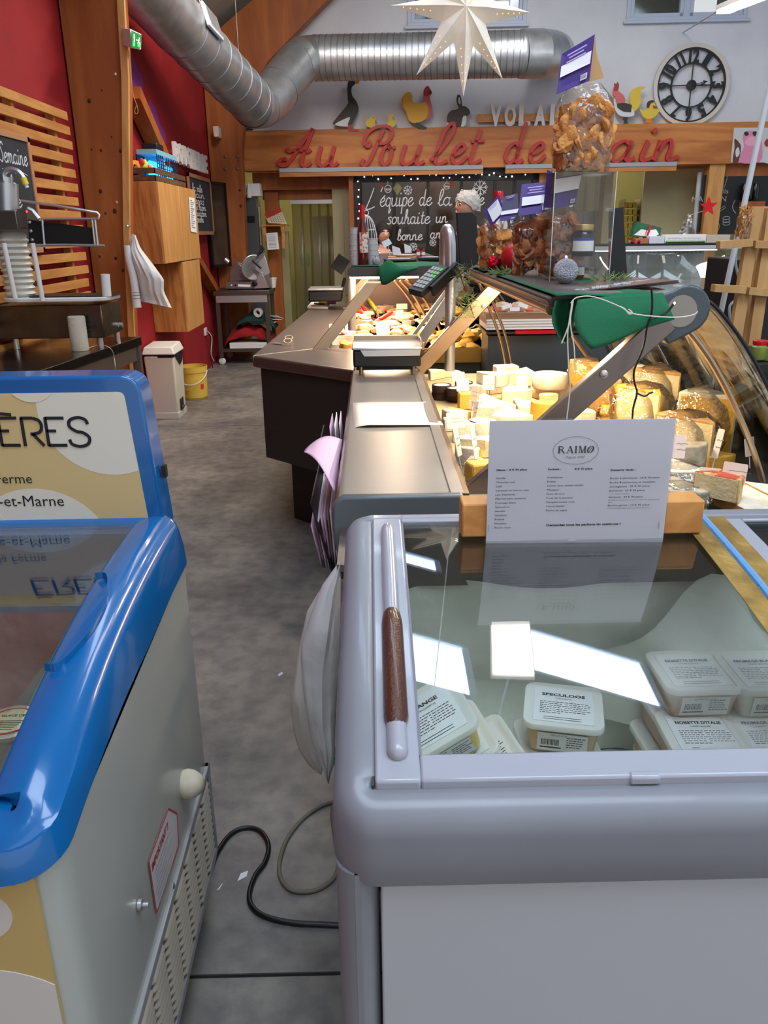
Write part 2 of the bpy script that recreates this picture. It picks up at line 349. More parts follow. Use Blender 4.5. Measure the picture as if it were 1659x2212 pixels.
for k, (a, b) in enumerate(((w1a, w1b), (w2a, w2b))):
    z = (z1, z2)[k]-.0
    if k == 1: z = z1
    mb = MB(); bwbox(a, b, z, z+.035, -.03, .1, mb); bwbox(a, a+.045, z, zt, -.02, .1, mb); bwbox(b-.045, b, z, zt, -.02, .1, mb); bwbox(a-.03, b+.03, z-.03, z, -.05, .1, mb); bwbox(a+.045, b-.045, zt-.04, zt, -.02, .1, mb)
    wn = O('window_%d' % (k+1), mb, m_upvc, kind='structure', bev=.004)
    c = (a+b)/2; mb = MB(); bwbox(c-.035, c+.035, z+.035, zt-.04, -.01, .07, mb)
    for e in (a+.045, c+.035): bwbox(e, e+.04, z+.035, zt-.04, -.005, .06, mb)
    for e in (c-.035, b-.045): bwbox(e-.04, e, z+.035, zt-.04, -.005, .06, mb)
    bwbox(a+.085, b-.085, z+.035, z+.075, -.005, .06, mb)
    O('sash', mb, m_upvc, wn, bev=.003); O('pane', bwbox(a+.08, b-.08, z+.07, zt-.08, .02, .026), m_glass_w, wn)
    O('room_beyond', bwbox(a, b, z, zt, 2.3, 2.32, bwbox(a-.4, a-.38, z, zt+.3, .2, 2.3, bwbox(b+.38, b+.4, z, zt+.3, .2, 2.3, bwbox(a-.4, b+.4, zt+.3, zt+.32, .2, 2.3)))), m_inroom, wn)
    if k == 1:
        mb = MB(); p = (a+b)/2
        for q in range(3): bwbox(a+.2, a+.9, zt+.16, zt+.20, .7+q*.3, .82+q*.3, mb)
        O('ceiling_light', mb, mat('office_tube', '#ffffff', emit=7), wn)
    else:
        mb = MB(); O('shelf_unit', bwbox(c+.1, b-.1, z, zt, .9, 1.2), m_black, wn)
        for q in range(7): bwbox(c+.14+q*.075, c+.19+q*.075, z+.05, z+.05+.3*(1-.2*(q % 3)), .84, .9, mb)
        O('binders', mb, m_shelfw, wn, kind='stuff')
# roof: two slopes with glazed skylights and added fill panes
m_roof = mat('roof_panel', '#b4b1a6', .8, col2='#a6a398', vs=2); m_sky_fill = mat('skylight_and_fill_panes', '#dcecff', .3, emit=8)
RX, RZ, SL = -1.95, 3.46, 3.5/4.9
def rz(x): return RZ+SL*(x-RX) if x < 2.95 else 6.96-(x-2.95)*.62
SKY_FILL = [(-.9, .78, 4.1, 5.0), (1.15, 2.9, 4.9, 5.9), (-.9, .68, 6.85, 7.3), (-.9, 2.6, -.9, 1.5), (3.2, 5.6, -1.8, .6)]  # overhead and rear panes are added, unseen, as fill light
xs = sorted({RX, 2.95, 6.8}.union(*[{a, b} for a, b, _, _ in SKY_FILL])); ys = sorted({YF, 10.7}.union(*[{c, d} for _, _, c, d in SKY_FILL])); mb = MB(); k = 0
for i in range(len(xs)-1):
    for j in range(len(ys)-1):
        cx, cy = (xs[i]+xs[i+1])/2, (ys[j]+ys[j+1])/2
        if any(a < cx < b and c < cy < d for a, b, c, d in SKY_FILL): continue
        q = [(xs[i], ys[j]), (xs[i+1], ys[j]), (xs[i+1], ys[j+1]), (xs[i], ys[j+1])]
        mb.hexa([(x, y, rz(x)) for x, y in q]+[(x, y, rz(x)+.12) for x, y in q])
ceil = O('ceiling', mb, m_roof, kind='structure')
for n, (a, b, c, d) in enumerate(SKY_FILL):  # the overhead and rear ones are added fill, not known windows
    q = [(a, c), (b, c), (b, d), (a, d)]
    w = O('window_%d' % (n+3), MB().hexa([(x, y, rz(x)+.05) for x, y in q]+[(x, y, rz(x)+.07) for x, y in q]), m_sky_fill, kind='structure')
    mb = MB(); e = .04
    for (x0, y0), (x1, y1) in zip(q, q[1:]+q[:1]): mb.bar((x0, y0, rz(x0)+.03), (x1, y1, rz(x1)+.03), .06, .08)
    O('window_frame', mb, m_upvc, w)
# right side wall with a glazed band, open shop front behind the viewer
wr = MB().box(XR, XR+.15, YF, 10.7, 0, 1.0).box(XR, XR+.15, YF, 10.7, 3.2, 4.9)
for y in (YF, 1.2, 5.0, 8.8): wr.box(XR, XR+.15, y, y+.5, 1, 3.2)
O('wall_right', wr, m_white_wall, kind='structure')
for n, y in enumerate((YF+.5, 1.7, 5.5)): O('window_%d' % (n+8), MB().box(XR+.05, XR+.06, y, y+3.3, 1, 3.2), m_glass_w, kind='structure')
# timber portal frames: tapered column plus rafter
def portal(y, t, pin, full):
    mb = MB(); prof = [(XL+.01, 0), (pin[0], 0), (pin[1], 1.465), (pin[2], 2.35), (pin[3], 2.85), (pin[4], 3.25)]
    up = []
    for x in (.3, 1.6, 2.9): up.append((x, rz(x)-.62 if x < 2.9 else rz(x)-.5))
    if not full: up = []
    top = ([(2.9, rz(2.9)-.12)] if full else [(-.9, rz(-.9)-.12)])+[(XL+.2, rz(XL+.2)-.12), (XL+.01, rz(XL+.01)-.12)]
    poly = prof+up+top
    mb.prism(poly, ((0, y, 0), (1, 0, 0), (0, 0, 1), (0, 1, 0)), 0, t); return mb
c1 = O('column_1', portal(5.55, .22, (-1.70, -1.60, -1.505, -1.48, -1.15), False), m_timber, kind='structure', bev=.006)
c2 = O('column_2', portal(10.1, .2, (-1.51, -1.485, -1.46, -1.38, -1.1), True), m_timber, kind='structure', bev=.006)
mb = MB().prism([(-1.70, 0), (-1.655, 0), (-1.557, 1.465), (-1.46, 2.35), (-1.435, 2.8), (-1.48, 2.8), (-1.505, 2.35), (-1.60, 1.465)], ((0, 5.545, 0), (1, 0, 0), (0, 0, 1), (0, 1, 0)), -.03, .0); O('post_trim', mb, m_pine_v, c1, bev=.003)
def knot(mb, px, py, y, r): p = Py(px, py, y); mb.lathe([(r, 0), (r*.8, .002), (0, .003)], p, 10, axis=(0, -1, 0), sy=1.2)
mb = MB()
for px, py, r in ((193, 218, .012), (218, 325, .008), (260, 326, .010), (198, 323, .006), (217, 413, .012), (248, 456, .013), (228, 461, .007), (241, 296, .006), (215, 554, .007), (250, 558, .010), (266, 584, .009), (220, 195, .006)): knot(mb, px, py, 5.549, r)
O('knots', mb, m_knot, c1, kind='stuff')
mb = MB()
for px, py, r in ((518, 411, .013), (520, 445, .016), (515, 348, .006)): knot(mb, px, py, 10.099, r)
O('knots', mb, m_knot, c2, kind='stuff')
for px, py in ((487, 339), (513, 337), (487, 366), (513, 364)): O('bolt', MB().lathe([(.018, 0), (.018, .006), (.011, .010), (.011, .018), (0, .018)], Py(px, py, 10.1), 12, axis=(0, -1, 0)), m_steel_d, c2)
for px, py in ((249, 160), (252, 437)): O('screw', MB().lathe([(.009, 0), (.009, .004), (0, .006)], Py(px, py, 5.55), 10, axis=(0, -1, 0)), m_alu, c1)
# diagonal braces against the red wall
a, b = Px(286, 200, XL+.08), Px(346, 335, XL+.08); O('beam_brace', MB().bar(a, b+(b-a)*.15, .1, .12, V((1, 0, 0))), m_timber, kind='structure')
a, b = Px(428, 570, XL+.06), Px(470, 640, XL+.06); O('beam_brace', MB().bar(a-(b-a)*1.0, b+(b-a)*.2, .08, .10, V((1, 0, 0))), m_timber, kind='structure')
# ================================================================== right-hand ice cream freezer
m_fz_w = mat('freezer_white', '#adb0b5', .33, bump=.02, bs=30, coat=.2)
m_fz_g = mat('freezer_grey', '#7f8288', .38, col2='#76787e', vs=2.5, coat=.15)
m_lid = mat('lid_grey', '#9b9da5', .25, coat=.35)
m_frost = mat('frost', '#eef2ea', .55, col2='#dfe5da', vs=5, bump=.5, bs=22)
m_grip = mat('brown_grip', '#4a2416', .35, bump=.3, bs=260, coat=.3)
m_gold = mat('gold_tape', '#b5934e', .35, .35, col2='#8c6f3a', vs=14, bump=.5, bs=30)
m_foam = mat('blue_foam', '#5f93c4', .9, bump=.3, bs=150)
m_frzglass = film('freezer_glass', '#fafcfa', .12, .012)
m_seal_shade = mat('dark_seal_and_shade', '#2a2c2f', .5)
def S(y, b=.955): t = 1.38-y; return b-.12*t*t-.072*t
fx0, fx1, fy0, fy1 = -.052, 1.16, .708, 1.40
fz = T('ice_cream_freezer', 'grey and white chest freezer with curved glass lid and wooden sign block on top', 'freezer', ((fx0+fx1)/2, 1.05, 0))
def rim(path_rect, prof, S, r=.05, zc=0):
    """closed rim: profile (outward, down) swept round a rounded rectangle whose top follows S(y)"""
    x0, x1, y0, y1 = path_rect; pts = rrect(x0, x1, y0, y1, r, 7); n = len(pts); mb = MB(); m = len(prof); dense = []
    for i in range(n):
        a, b = V((*pts[i], 0)), V((*pts[(i+1) % n], 0)); k = max(1, int((b-a).length/.06))
        dense += [a.lerp(b, j/k) for j in range(k)]
    n = len(dense)
    for i, p in enumerate(dense):
        d = (dense[(i+1) % n]-dense[i-1]).normalized(); nn = V((d.y, -d.x, 0))
        for o, h in prof: q = p+nn*o; mb.v.append(V((q.x, q.y, S(p.y)+h)))
    for i in range(n):
        for k in range(m-1): mb.f.append((i*m+k, ((i+1) % n)*m+k, ((i+1) % n)*m+k+1, i*m+k+1))
    return mb
prof = [(-.052, -.02), (-.050, .0), (-.044, .003), (-.025, .0035), (-.010, -.003), (-.001, -.016), (.001, -.035), (.002, -.06), (.002, -.092), (-.002, -.101), (-.03, -.103)]
O('rim', rim((fx0, fx1, fy0, fy1), prof, S), m_fz_g, fz, ang=60)
O('body', MB().box(fx0+.06, fx1-.02, fy0+.025, fy1-.015, .09, .40), m_fz_g, fz, bev=.004)
def wallbox(x0, x1, y0, y1, z0): return MB().hexa([(x0, y0, z0), (x1, y0, z0), (x1, y1, z0), (x0, y1, z0), (x0, y0, S(y0)-.08), (x1, y0, S(y0)-.08), (x1, y1, S(y1)-.08), (x0, y1, S(y1)-.08)])
O('side_panel', wallbox(fx0+.005, fx0+.03, fy0+.03, fy1-.03, .09), m_fz_g, fz)
O('side_panel', wallbox(fx1-.03, fx1-.005, fy0+.03, fy1-.03, .09), m_fz_g, fz)
O('back_panel', wallbox(fx0+.02, fx1-.02, fy1-.03, fy1-.006, .09), m_fz_g, fz)
xp = Py(821, 1990, fy0+.01).x
O('corner_trim', MB().prism(rrect(fx0+.001, xp, fy0+.003, fy0+.09, .028, 6), XY((0, 0, 0)), .09, S(.73)-.09), m_fz_g, fz)
O('front_panel', MB().box(xp+.0015, fx1-.03, fy0+.008, fy0+.03, .09, S(.72)-.098), m_fz_w, fz, bev=.003)
for x in (fx0+.1, fx1-.1):
    for y in (fy0+.1, fy1-.1): O('caster', MB().lathe([(.03, -.012), (.035, -.006), (.035, .006), (.03, .012)], (x, y, .035), 16, axis=(1, 0, 0)).box(x-.02, x+.02, y-.02, y+.02, .055, .09), m_black, fz)
# basin
bx0, bx1, by0, by1, bz = .03, 1.07, .775, 1.352, .47
mb = MB()
def bnoise(p, k=.012): return p+V((noise.noise(p*9), noise.noise(p*9+V((7, 3, 1))), noise.noise(p*7+V((1, 9, 4)))))*k
mb.grid(lambda u, v: bnoise(V((bx0+(bx1-bx0)*u, by1-.02+.0*v, bz+(.835-bz)*v)), .02), 30, 12)
mb.grid(lambda u, v: bnoise(V((bx0+(bx1-bx0)*u, by0+(by1-by0-.02)*v, bz)), .012), 24, 12)
mb.grid(lambda u, v: bnoise(V((bx0+.008, by0+(by1-by0-.02)*u, bz+(.83-bz)*v)), .01), 12, 8)
mb.grid(lambda u, v: V((bx1-.008, by0+(by1-by0-.02)*u, bz+(.83-bz)*v)), 4, 4)
mb.grid(lambda u, v: V((bx0+(bx1-bx0)*u, by0, bz+(.80-bz)*v)), 4, 4)
O('basin', mb, m_frost, fz, ang=80)
mb = MB().grid(lambda u, v: bnoise(V((.42+.45*u, by1-.03-.07*sin(pi*u)*(1-v)-.02, bz+.1+v*(.14+.16*math.exp(-((u-.42)/.2)**2)))), .012), 20, 10)
O('frost_bank', mb, m_frost, fz, ang=80)
O('basin_top_band', MB().box(bx0-.01, bx1, by1-.02, by1+.01, .836, .946).box(bx0-.01, bx0, by0, by1, .80, .86), m_seal_shade, fz)  # dark strip at the back is painted shade inside the rim
# lids
gx0 = Py(905, 1650, .79).x; gx1 = .548; gy0, gy1 = .783, 1.345; lx0 = -.004
def slab_s(x0, x1, y0, y1, lo, hi, n=14, mb=None, Sf=S):
    mb = mb or MB()
    ys = [y0+(y1-y0)*i/n for i in range(n+1)]; b = len(mb.v)
    for y in ys: mb.v += [V((x0, y, Sf(y)+lo)), V((x1, y, Sf(y)+lo)), V((x1, y, Sf(y)+hi)), V((x0, y, Sf(y)+hi))]
    for i in range(n):
        for k in range(4): mb.f.append((b+i*4+k, b+i*4+(k+1) % 4, b+i*4+4+(k+1) % 4, b+i*4+4+k))
    mb.f += [(b, b+3, b+2, b+1), tuple(b+n*4+k for k in range(4))]; return mb
lid = O('lid_frame', slab_s(lx0, gx0, .745, 1.375, -.012, .006, mb=slab_s(gx0, gx1+.02, .745, gy0, -.012, .006, 2, mb=slab_s(gx0, gx1+.02, gy1, 1.375, -.012, .006, 2))), m_lid, fz, bev=.003)
O('glass_pane', slab_s(gx0-.004, gx1+.01, gy0-.004, gy1+.004, -.002, .002, 18), m_frzglass, lid)
O('seal', slab_s(gx0, gx0+.003, gy0, gy1, -.004, .0035, 16), mat('lid_seal', '#6e6f78', .5), lid)
O('seal', slab_s(lx0-.004, lx0-.001, .745, 1.376, -.02, .001, 16), m_seal_shade, lid)
# handle: long half-round bar with brown grip
hx = Py(860, 1640, .80).x
def hpt(y, h): return V((hx-.001+(y-.8)*.0, y, S(y)+h))
_e = [(.0125*(1-cos(R(a))), sin(R(a))) for a in (8, 25, 45, 65, 90)]
ys = [.772+d for d, _ in _e]+[.8+.04*i for i in range(13)]+[1.325-d*3 for d, _ in reversed(_e)]; hr = [.0125*k for _, k in _e]+[.0125]*13+[.0125*k for _, k in reversed(_e)]
hd = O('handle', MB().tube([hpt(y, .009) for y in ys], hr, 14), m_lid, lid)
ga, gb = .815, 1.055
O('handle_grip', MB().tube([hpt(ga+(gb-ga)*i/12, .0105) for i in range(13)], [.010]+[.0152]*10+[.0135, .007], 14), m_grip, hd, 'brown textured grip')
O('latch_tab', slab_s(.283, .318, .742, .752, -.004, .0075, 2), m_lid, lid, bev=.003)
# second lid, tape, foam
S2 = lambda y: S(y)-.010
O('gold_tape', slab_s(.548, .583, .75, 1.372, .0035, .0048), m_gold, fz, 'wrinkled gold tape along the lid edge')
O('foam_strip', MB().tube([(.592, .75+(1.372-.75)*i/14, S(.75+(1.372-.75)*i/14)+.002) for i in range(15)], .007, 8), m_foam, fz, 'blue foam seal strip')
O('gold_tape', slab_s(.600, .632, .75, 1.372, -.002, .003), m_gold, fz)
lid2 = O('lid_frame', slab_s(.632, .665, .745, 1.375, -.018, -.002, mb=slab_s(.665, 1.07, .745, gy0, -.018, -.002, 2, mb=slab_s(.665, 1.07, gy1, 1.375, -.018, -.002, 2, mb=slab_s(1.07, 1.11, .745, 1.375, -.018, -.002)))), m_lid, fz, bev=.003)
O('glass_pane', slab_s(.66, 1.075, gy0-.004, gy1+.004, -.014, -.010, 18), m_frzglass, lid2)
# ------------------------------------------------------------------ tubs
m_tublid = mat('tub_lid', '#e2e0da', .3, coat=.2, sss=.1)
m_lab = mat('tub_label', '#e4e5e6', .7)
def tub(px, py, z, label, name, sub, col, rz_=0, ry=0, rx=0, group=None, s=.132, h=.058, cut=0, tint='#d9c3a4'):
    p = Pz(px, py, z); mc = mat('tub_content', tint, .4, coat=.3)
    t = T('ice_cream_tub', label, 'tub', (0, 0, 0), group=group); hs = s/2
    b = MB(); a1 = rrect(-hs*.80, hs*.80, -hs*.80, hs*.80, .012, 3); a2 = rrect(-hs*.93, hs*.93, -hs*.93, hs*.93, .016, 3); n = len(a1)
    b.v = [V((x, y, -h)) for x, y in a1]+[V((x, y, -.006)) for x, y in a2]; b.f = [tuple(reversed(range(n))), tuple(range(n, 2*n))]+[(i, (i+1) % n, n+(i+1) % n, n+i) for i in range(n)]
    O('tub_body', b, mc, t)
    l = MB(); a = rrect(-hs, hs, -hs, hs, .02, 4); a3 = rrect(-hs*1.02, hs*1.02, -hs*1.02, hs*1.02, .021, 4); a4 = rrect(-hs*.86, hs*.86, -hs*.86, hs*.86, .016, 4); a5 = rrect(-hs*.94, hs*.94, -hs*.94, hs*.94, .018, 4)
    n = len(a); rings = [(a3, -.009), (a3, -.001), (a, .001), (a5, .0015), (a4, -.001)]
    for q, z_ in rings: l.v += [V((x, y, z_)) for x, y in q]
    for k in range(4): l.f += [(k*n+i, k*n+(i+1) % n, (k+1)*n+(i+1) % n, (k+1)*n+i) for i in range(n)]
    l.f += [tuple(4*n+i for i in range(n)), tuple(reversed(range(n)))]
    ld = O('lid', l, m_tublid, t)
    O('top_label', MB().box(-hs*.76, hs*.76, -hs*.78, hs*.80, -.0008, .0004), m_lab, ld)
    tx = MB(); F = XY((0, 0, .0006))
    text(tx, name, XY((0, hs*.40, .0007)), .0078, width=hs*1.15*min(1, len(name)/13+.28), bold=.03, align='CENTER')
    if sub: text(tx, sub, XY((0, hs*.27, .0007)), .0035, align='CENTER')
    rr = random.Random(len(label))
    for c in range(2):
        for i in range(6 if c else 7):
            y = hs*(.10-.085*i); x = -hs*.60+c*hs*.64; k = 0
            while k < (.5+.12*rr.random()): 
                w = .04+.08*rr.random(); tx.add([(x+hs*k, y, .0007), (x+hs*(k+w), y, .0007), (x+hs*(k+w), y+.0016, .0007), (x+hs*k, y+.0016, .0007)], [(0, 1, 2, 3)]); k += w+.025
    for i in range(2): tx.add([(-hs*.5, -hs*(.58+.09*i), .0007), (hs*.45, -hs*(.58+.09*i), .0007), (hs*.45, -hs*(.60+.09*i), .0007), (-hs*.5, -hs*(.60+.09*i), .0007)], [(0, 1, 2, 3)])
    O('print', tx, m_inkg if 0 else m_ink, ld, flat=True)
    k = math.atan2(hs*.13, h-.006); R1 = Matrix.Rotation(-k, 3, 'X'); o = V((0, -hs*.885-.001, -h*.55)); v = V((0, -sin(k), cos(k))); u = V((1, 0, 0)); w = V((0, -cos(k), -sin(k)))
    sl = O('side_label', MB().prism([(-hs*.62, -.021), (hs*.62, -.021), (hs*.62, .017), (-hs*.62, .017)], (o, u, v, w), .0005, .0012), m_lab, t)
    tx = MB(); x = -hs*.52
    def rc(x0, x1, y0, y1): q = lambda a, b_: o+u*a+v*b_+w*.0014; tx.add([q(x0, y0), q(x1, y0), q(x1, y1), q(x0, y1)], [(0, 1, 2, 3)])
    while x < -hs*.1: q = .0006+.0012*rr.random(); rc(x, x+q, -.009, .004); x += q+.0009
    rc(-hs*.55, -hs*.02, -.0155, -.0125)
    for i in range(5):
        x = hs*.1
        while x < hs*(.45+.1*rr.random()): q = .003+.004*rr.random(); rc(x, x+q, .009-.005*i, .0108-.005*i); x += q+.001
    text(tx, name[:16], (o+u*(-hs*.3)+v*.0115+w*.0014, u, v, w), .0035, depth=0)
    O('print', tx, m_ink, sl, flat=True)
    M = TR(p, rx, ry, rz_); t.matrix_world = M; W[t.name] = M
    return t
nz, fb = 'hazelnut ice cream tub', 'fromage blanc ice cream tub'
tub(1200, 1648, .553, 'lowest beige tub under the SPECULOOS stack, mostly hidden', 'SPECULOOS', '', 0, R(4), tint='#d3b793')
tub(1203, 1598, .613, 'beige ice cream tub directly beneath the twisted SPECULOOS tub', 'SPECULOOS', '', 0, R(2), tint='#d3b793')
tub(1217, 1524, .676, 'beige SPECULOOS ice cream tub twisted on top of its short stack', 'SPECULOOS', 'Crème glacée', 0, R(-13), tint='#cdb594')
for k, (x, y, z) in enumerate(((1463, 1648, .53), (1462, 1597, .59), (1478, 1521, .657))):
    tub(x, y, z, ('bottom tub', 'third tub down', 'second tub down')[k]+' of the stack under the upper NOISETTE tub', 'NOISETTE D\'ITALIE', '', 0, R((-4, 3, 2)[k]), tint='#c9a586')
tub(1497, 1447, .722, 'brown NOISETTE D\'ITALIE ice cream tub on top of the rear stack', 'NOISETTE D\'ITALIE', 'CRÈME GLACÉE', 0, R(1), tint='#c9a586')
for k, (x, y, z) in enumerate(((1645, 1600, .585), (1643, 1524, .657))):
    tub(x, y, z, ('third', 'second')[k]+' pale tub down in the FROMAGE BLANC stack', 'FROMAGE BLANC', '', 0, R((2, -2)[k]), tint='#e3dccb')
tub(1648, 1448, .722, 'cream FROMAGE BLANC ice cream tub on top of the rear stack', 'FROMAGE BLANC', 'CRÈME GLACÉE', 0, 0, tint='#e3dccb')
tub(1520, 1655, .595, 'tub beneath the lower NOISETTE tub at the lid\'s front edge', 'NOISETTE D\'ITALIE', '', 0, R(3), tint='#c9a586')
tub(1521, 1585, .662, 'brown NOISETTE D\'ITALIE ice cream tub in the front row of tubs', 'NOISETTE D\'ITALIE', 'CRÈME GLACÉE', 0, R(-2), tint='#c9a586')
tub(1668, 1585, .662, 'cream FROMAGE BLANC ice cream tub in the front row of tubs', 'FROMAGE BLANC', 'CRÈME GLACÉE', 0, 0, tint='#e3dccb')
tub(1622, 1672, .675, 'grey-white ice cream tub half hidden by the front lid frame at the right', 'NUTELLA', 'CRÈME GLACÉE', 0, 0, tint='#c2a284')
for k, (x, y, z, a) in enumerate(((925, 1550, .72, -27), (973, 1604, .665, -28), (1038, 1640, .625, -33))):
    tub(x, y, z, ('yellow mango ice cream tub leaning highest against the basin wall', 'middle one of the three leaning yellow ice cream tubs', 'lowest of the three leaning yellow ice cream tubs')[k], ('ORANGE', 'MANGUE', 'CITRON')[k], 'CITRON CONFITES' if k == 0 else '', 0, R(12), R(a), R(8), tint=('#e4c65c', '#e3b24c', '#e0b046')[k])
# ------------------------------------------------------------------ wooden block with the price sheet
y0 = 1.272; a = Py(997, 1174, y0); b = Py(1513, 1170, y0); zt_ = Py(1250, 1086, y0).z; zb = S(y0)+.0075
wbk = T('wooden_block', 'light wooden beam offcut holding up the white price sheet on the freezer', 'block', ((a.x+b.x)/2, y0+.03, zb))
O('block', MB().box(a.x, b.x, y0, y0+.052, zb, zt_), m_pine, wbk, bev=.003)
sh = T('price_sheet', 'white printed ice cream price sheet in a clear sleeve stapled to wooden block', 'sign', ((a.x+b.x)/2, y0-.003, zb))
def q(zx, zy, d=0): return Py(960+zx/2.3734, 880+zy/2.3734, y0-.0035-d)
ys_ = y0-.0035; c = [q(213, 697), q(1119, 690), q(1188, 58), q(232, 70)]
mb = MB(); mb.v = [p.copy() for p in c]+[p+V((0, .0008, 0)) for p in c]; mb.f = [(0, 1, 2, 3), (7, 6, 5, 4), (0, 4, 5, 1), (1, 5, 6, 2), (2, 6, 7, 3), (3, 7, 4, 0)]
O('paper', mb, m_whiten, sh)
c = [q(208, 700, .002), q(1124, 693, .002), q(1196, 46, .002), q(226, 60, .002)]
mb = MB(); mb.v = [p.copy() for p in c]+[p+V((0, .0004, 0)) for p in c]; mb.f = list(mb.f)+[(0, 1, 2, 3), (7, 6, 5, 4), (0, 4, 5, 1), (1, 5, 6, 2), (2, 6, 7, 3), (3, 7, 4, 0)]
O('plastic_sleeve', mb, film('sleeve', '#f6f6f8', .06, .1), sh)
tx = MB(); px_m = 1.30/1725/2.3734
def ln(s, zx, zy, w, h=9.5, bold=0, mbx=None, shear=0): text(mbx or tx, s, (q(zx, zy, .0006), (1, 0, .004), (0, 0, 1), (0, -1, 0)), h*px_m, width=w*px_m, bold=bold, depth=0, shear=shear)
ln('Glaces :  8 € 90 pièce', 266, 326, 161, 10, .03); ln('Sorbets :', 531, 322, 69, 10, .03); ln('8 € 50 pièce', 668, 320, 93, 10, .03); ln('Desserts glacés :', 853, 326, 131, 10, .03)
for i, (s, w) in enumerate((('Vanille', 50), ('Chocolat noir', 102), ('Café', 32), ('Caramel au beurre salé', 175), ('Lait d\'amande', 104), ('Marron avec brisures', 161), ('Fromage blanc', 110), ('Spéculoos', 77), ('Nutella', 53), ('Noisette', 63), ('Praliné', 51), ('Pistache', 62), ('Rhum raisin', 88))): ln(s, 265-i*.7, 368+21.1*i, w)
for i, (s, w) in enumerate((('Framboise', 79), ('Fraise', 44), ('Citron avec zestes confits', 191), ('Mangue', 62), ('Noix de coco', 96), ('Fruit de la passion', 139), ('Pamplemousse rose', 151), ('Citron basilic', 98), ('Pêche de vigne', 113))): ln(s, 529-i*1.1, 364+21.1*i, w)
for s, x, y, w in (('Buche 6 personnes : 29 € 95 pièce', 850, 368, 261), ('Buche 8 personnes et omelette', 848, 390, 240), ('norvégienne : 35 € 00 pièce', 847, 411, 211), ('Entremet : 23 € 95 pièce', 845, 432, 187), ('Vacherin : 29 € 90 pièce', 841, 465, 182), ('Bombe glacée : 17 € 95 pièce', 838, 507, 222)): ln(s, x, y, w)
for s, x, y, w in (('Avanti, carolina, le chanceux', 843, 446, 108), ('Meringue Vanille chocolat, meringue chocolat café, meringue vanille', 840, 478, 272), ('fraise', 838, 489, 22), ('Cardinal, parfait pastaga, après, maracaïbo, mont blanc', 836, 520, 227)): ln(s, x, y, w, 4.5, shear=.25)
ln('Demandez nous les parfums du catalogue !', 523, 609, 397, 11.5, .035)
O('print', tx, m_ink, sh, flat=True)
k = 38*px_m; o = q(580, 236, .0006); F = (o, V((k, 0, 0)), V((0, 0, k)), V((0, -1, 0))); mb = MB()
def srf(x0, x1, y): mb.prism([(x0, y), (x1, y), (x1, y+.06), (x0, y+.06)], F, 0, .0002)
def st_(x0, y0_, x1, y1_, w): mb.prism([(x0-w/2, y0_), (x0+w/2, y0_), (x1+w/2, y1_), (x1-w/2, y1_)], F, 0, .0002)
st_(.2, 0, .2, 1, .2); srf(0, .42, 0); srf(0, .5, .94); mb.ribbon([[(.3, .96), (.6, .93), (.75, .74), (.6, .53), (.3, .5)]], F, .11, 0, .0002); st_(.95, 0, .5, .5, .2); srf(.8, 1.08, 0)
st_(1.32, 0, 1.68, 1, .07); st_(2.05, 0, 1.7, 1, .2); srf(1.18, 1.48, 0); srf(1.85, 2.22, 0); srf(1.42, 1.9, .3)
st_(2.5, 0, 2.5, 1, .2); srf(2.32, 2.68, 0); srf(2.32, 2.68, .94)
st_(2.98, 0, 2.98, 1, .07); st_(3.38, 0, 3.05, 1, .18); st_(3.38, 0, 3.72, 1, .07); st_(3.75, 0, 3.75, 1, .2); srf(2.84, 3.14, 0); srf(3.57, 3.93, 0); srf(2.86, 3.08, .94); srf(3.72, 3.93, .94)
n = 28
for i in range(n):
    pr = []
    for j in (i, i+1):
        t = 2*pi*j/n
        for rx_, ry_ in ((.50, .5), (.26, .44)): x, y = rx_*cos(t), ry_*sin(t); pr.append((4.5+x*.95+y*.3, .5+y))
    mb.prism([pr[0], pr[1], pr[3], pr[2]], F, 0, .0002)
st_(4.3, .12, 4.7, .88, .07)
O('logo_lettering', mb, m_ink, sh, flat=True)
mb = MB(); ln('Depuis 1947', 620, 262, 102, 13, 0, mb, .3)
e = q(674, 221, .0006); mb.ribbon([[(118*px_m*cos(2*pi*i/40), 74*px_m*sin(2*pi*i/40)) for i in range(41)]], XZ(e), .0006, 0, .0002, sp=0)
O('print', mb, m_inkg, sh, flat=True)
for zx, zy, v_ in ((228, 620, 1), (1100, 605, 1), (652, 681, 0)):
    p = q(zx, zy, .003); O('staple', MB().tube([p+V((0, 0, -.006 if v_ else 0))+V((0 if v_ else -.006, 0, 0)), p+V((0 if v_ else .006, 0, .006 if v_ else 0))], .0006, 6), m_alu, sh)
# ================================================================== blue-rimmed freezer on the left
m_bz_w = mat('enamel_white', '#a3a49c', .35, coat=.3)
m_bz_e = mat('front_white', '#cfcac8', .4)
m_gdecal = mat('gold_decal', '#b79f64', .45)
m_wdecal = mat('cream_decal', '#d6d3c2', .45)
m_louv = mat('louvre_plastic', '#a9a192', .5)
m_vframe = mat('vent_frame', '#9fa2a3', .35, .3)
Sb = lambda y: .925-.2*max(0, 1.52-y)**2.6
B0, B1, C0, C1 = -1.30, -.385, .722, 1.53
bf = T('chest_freezer', 'blue-rimmed white chest freezer with header sign, standing left of the aisle', 'freezer', ((B0+B1)/2, 1.12, 0))
prof = [(-.085, -.045), (-.083, -.006), (-.075, .0), (-.045, .005), (-.026, .002), (-.012, -.008), (-.005, -.016), (-.001, -.028), (.005, -.06), (.008, -.094), (.003, -.1), (-.03, -.1)]
mb = rim((B0, B1, C0, C1), prof, Sb, .055)
for p_ in mb.v:
    d_ = p_.z-Sb(min(max(p_.y, C0), C1)); k_ = .58+.47*min(1, max(0, (p_.y-C0)/.45)); p_.z = Sb(min(max(p_.y, C0), C1))+d_*(k_ if d_ < -.02 else 1)
O('rim', mb, m_blue, bf, ang=32)
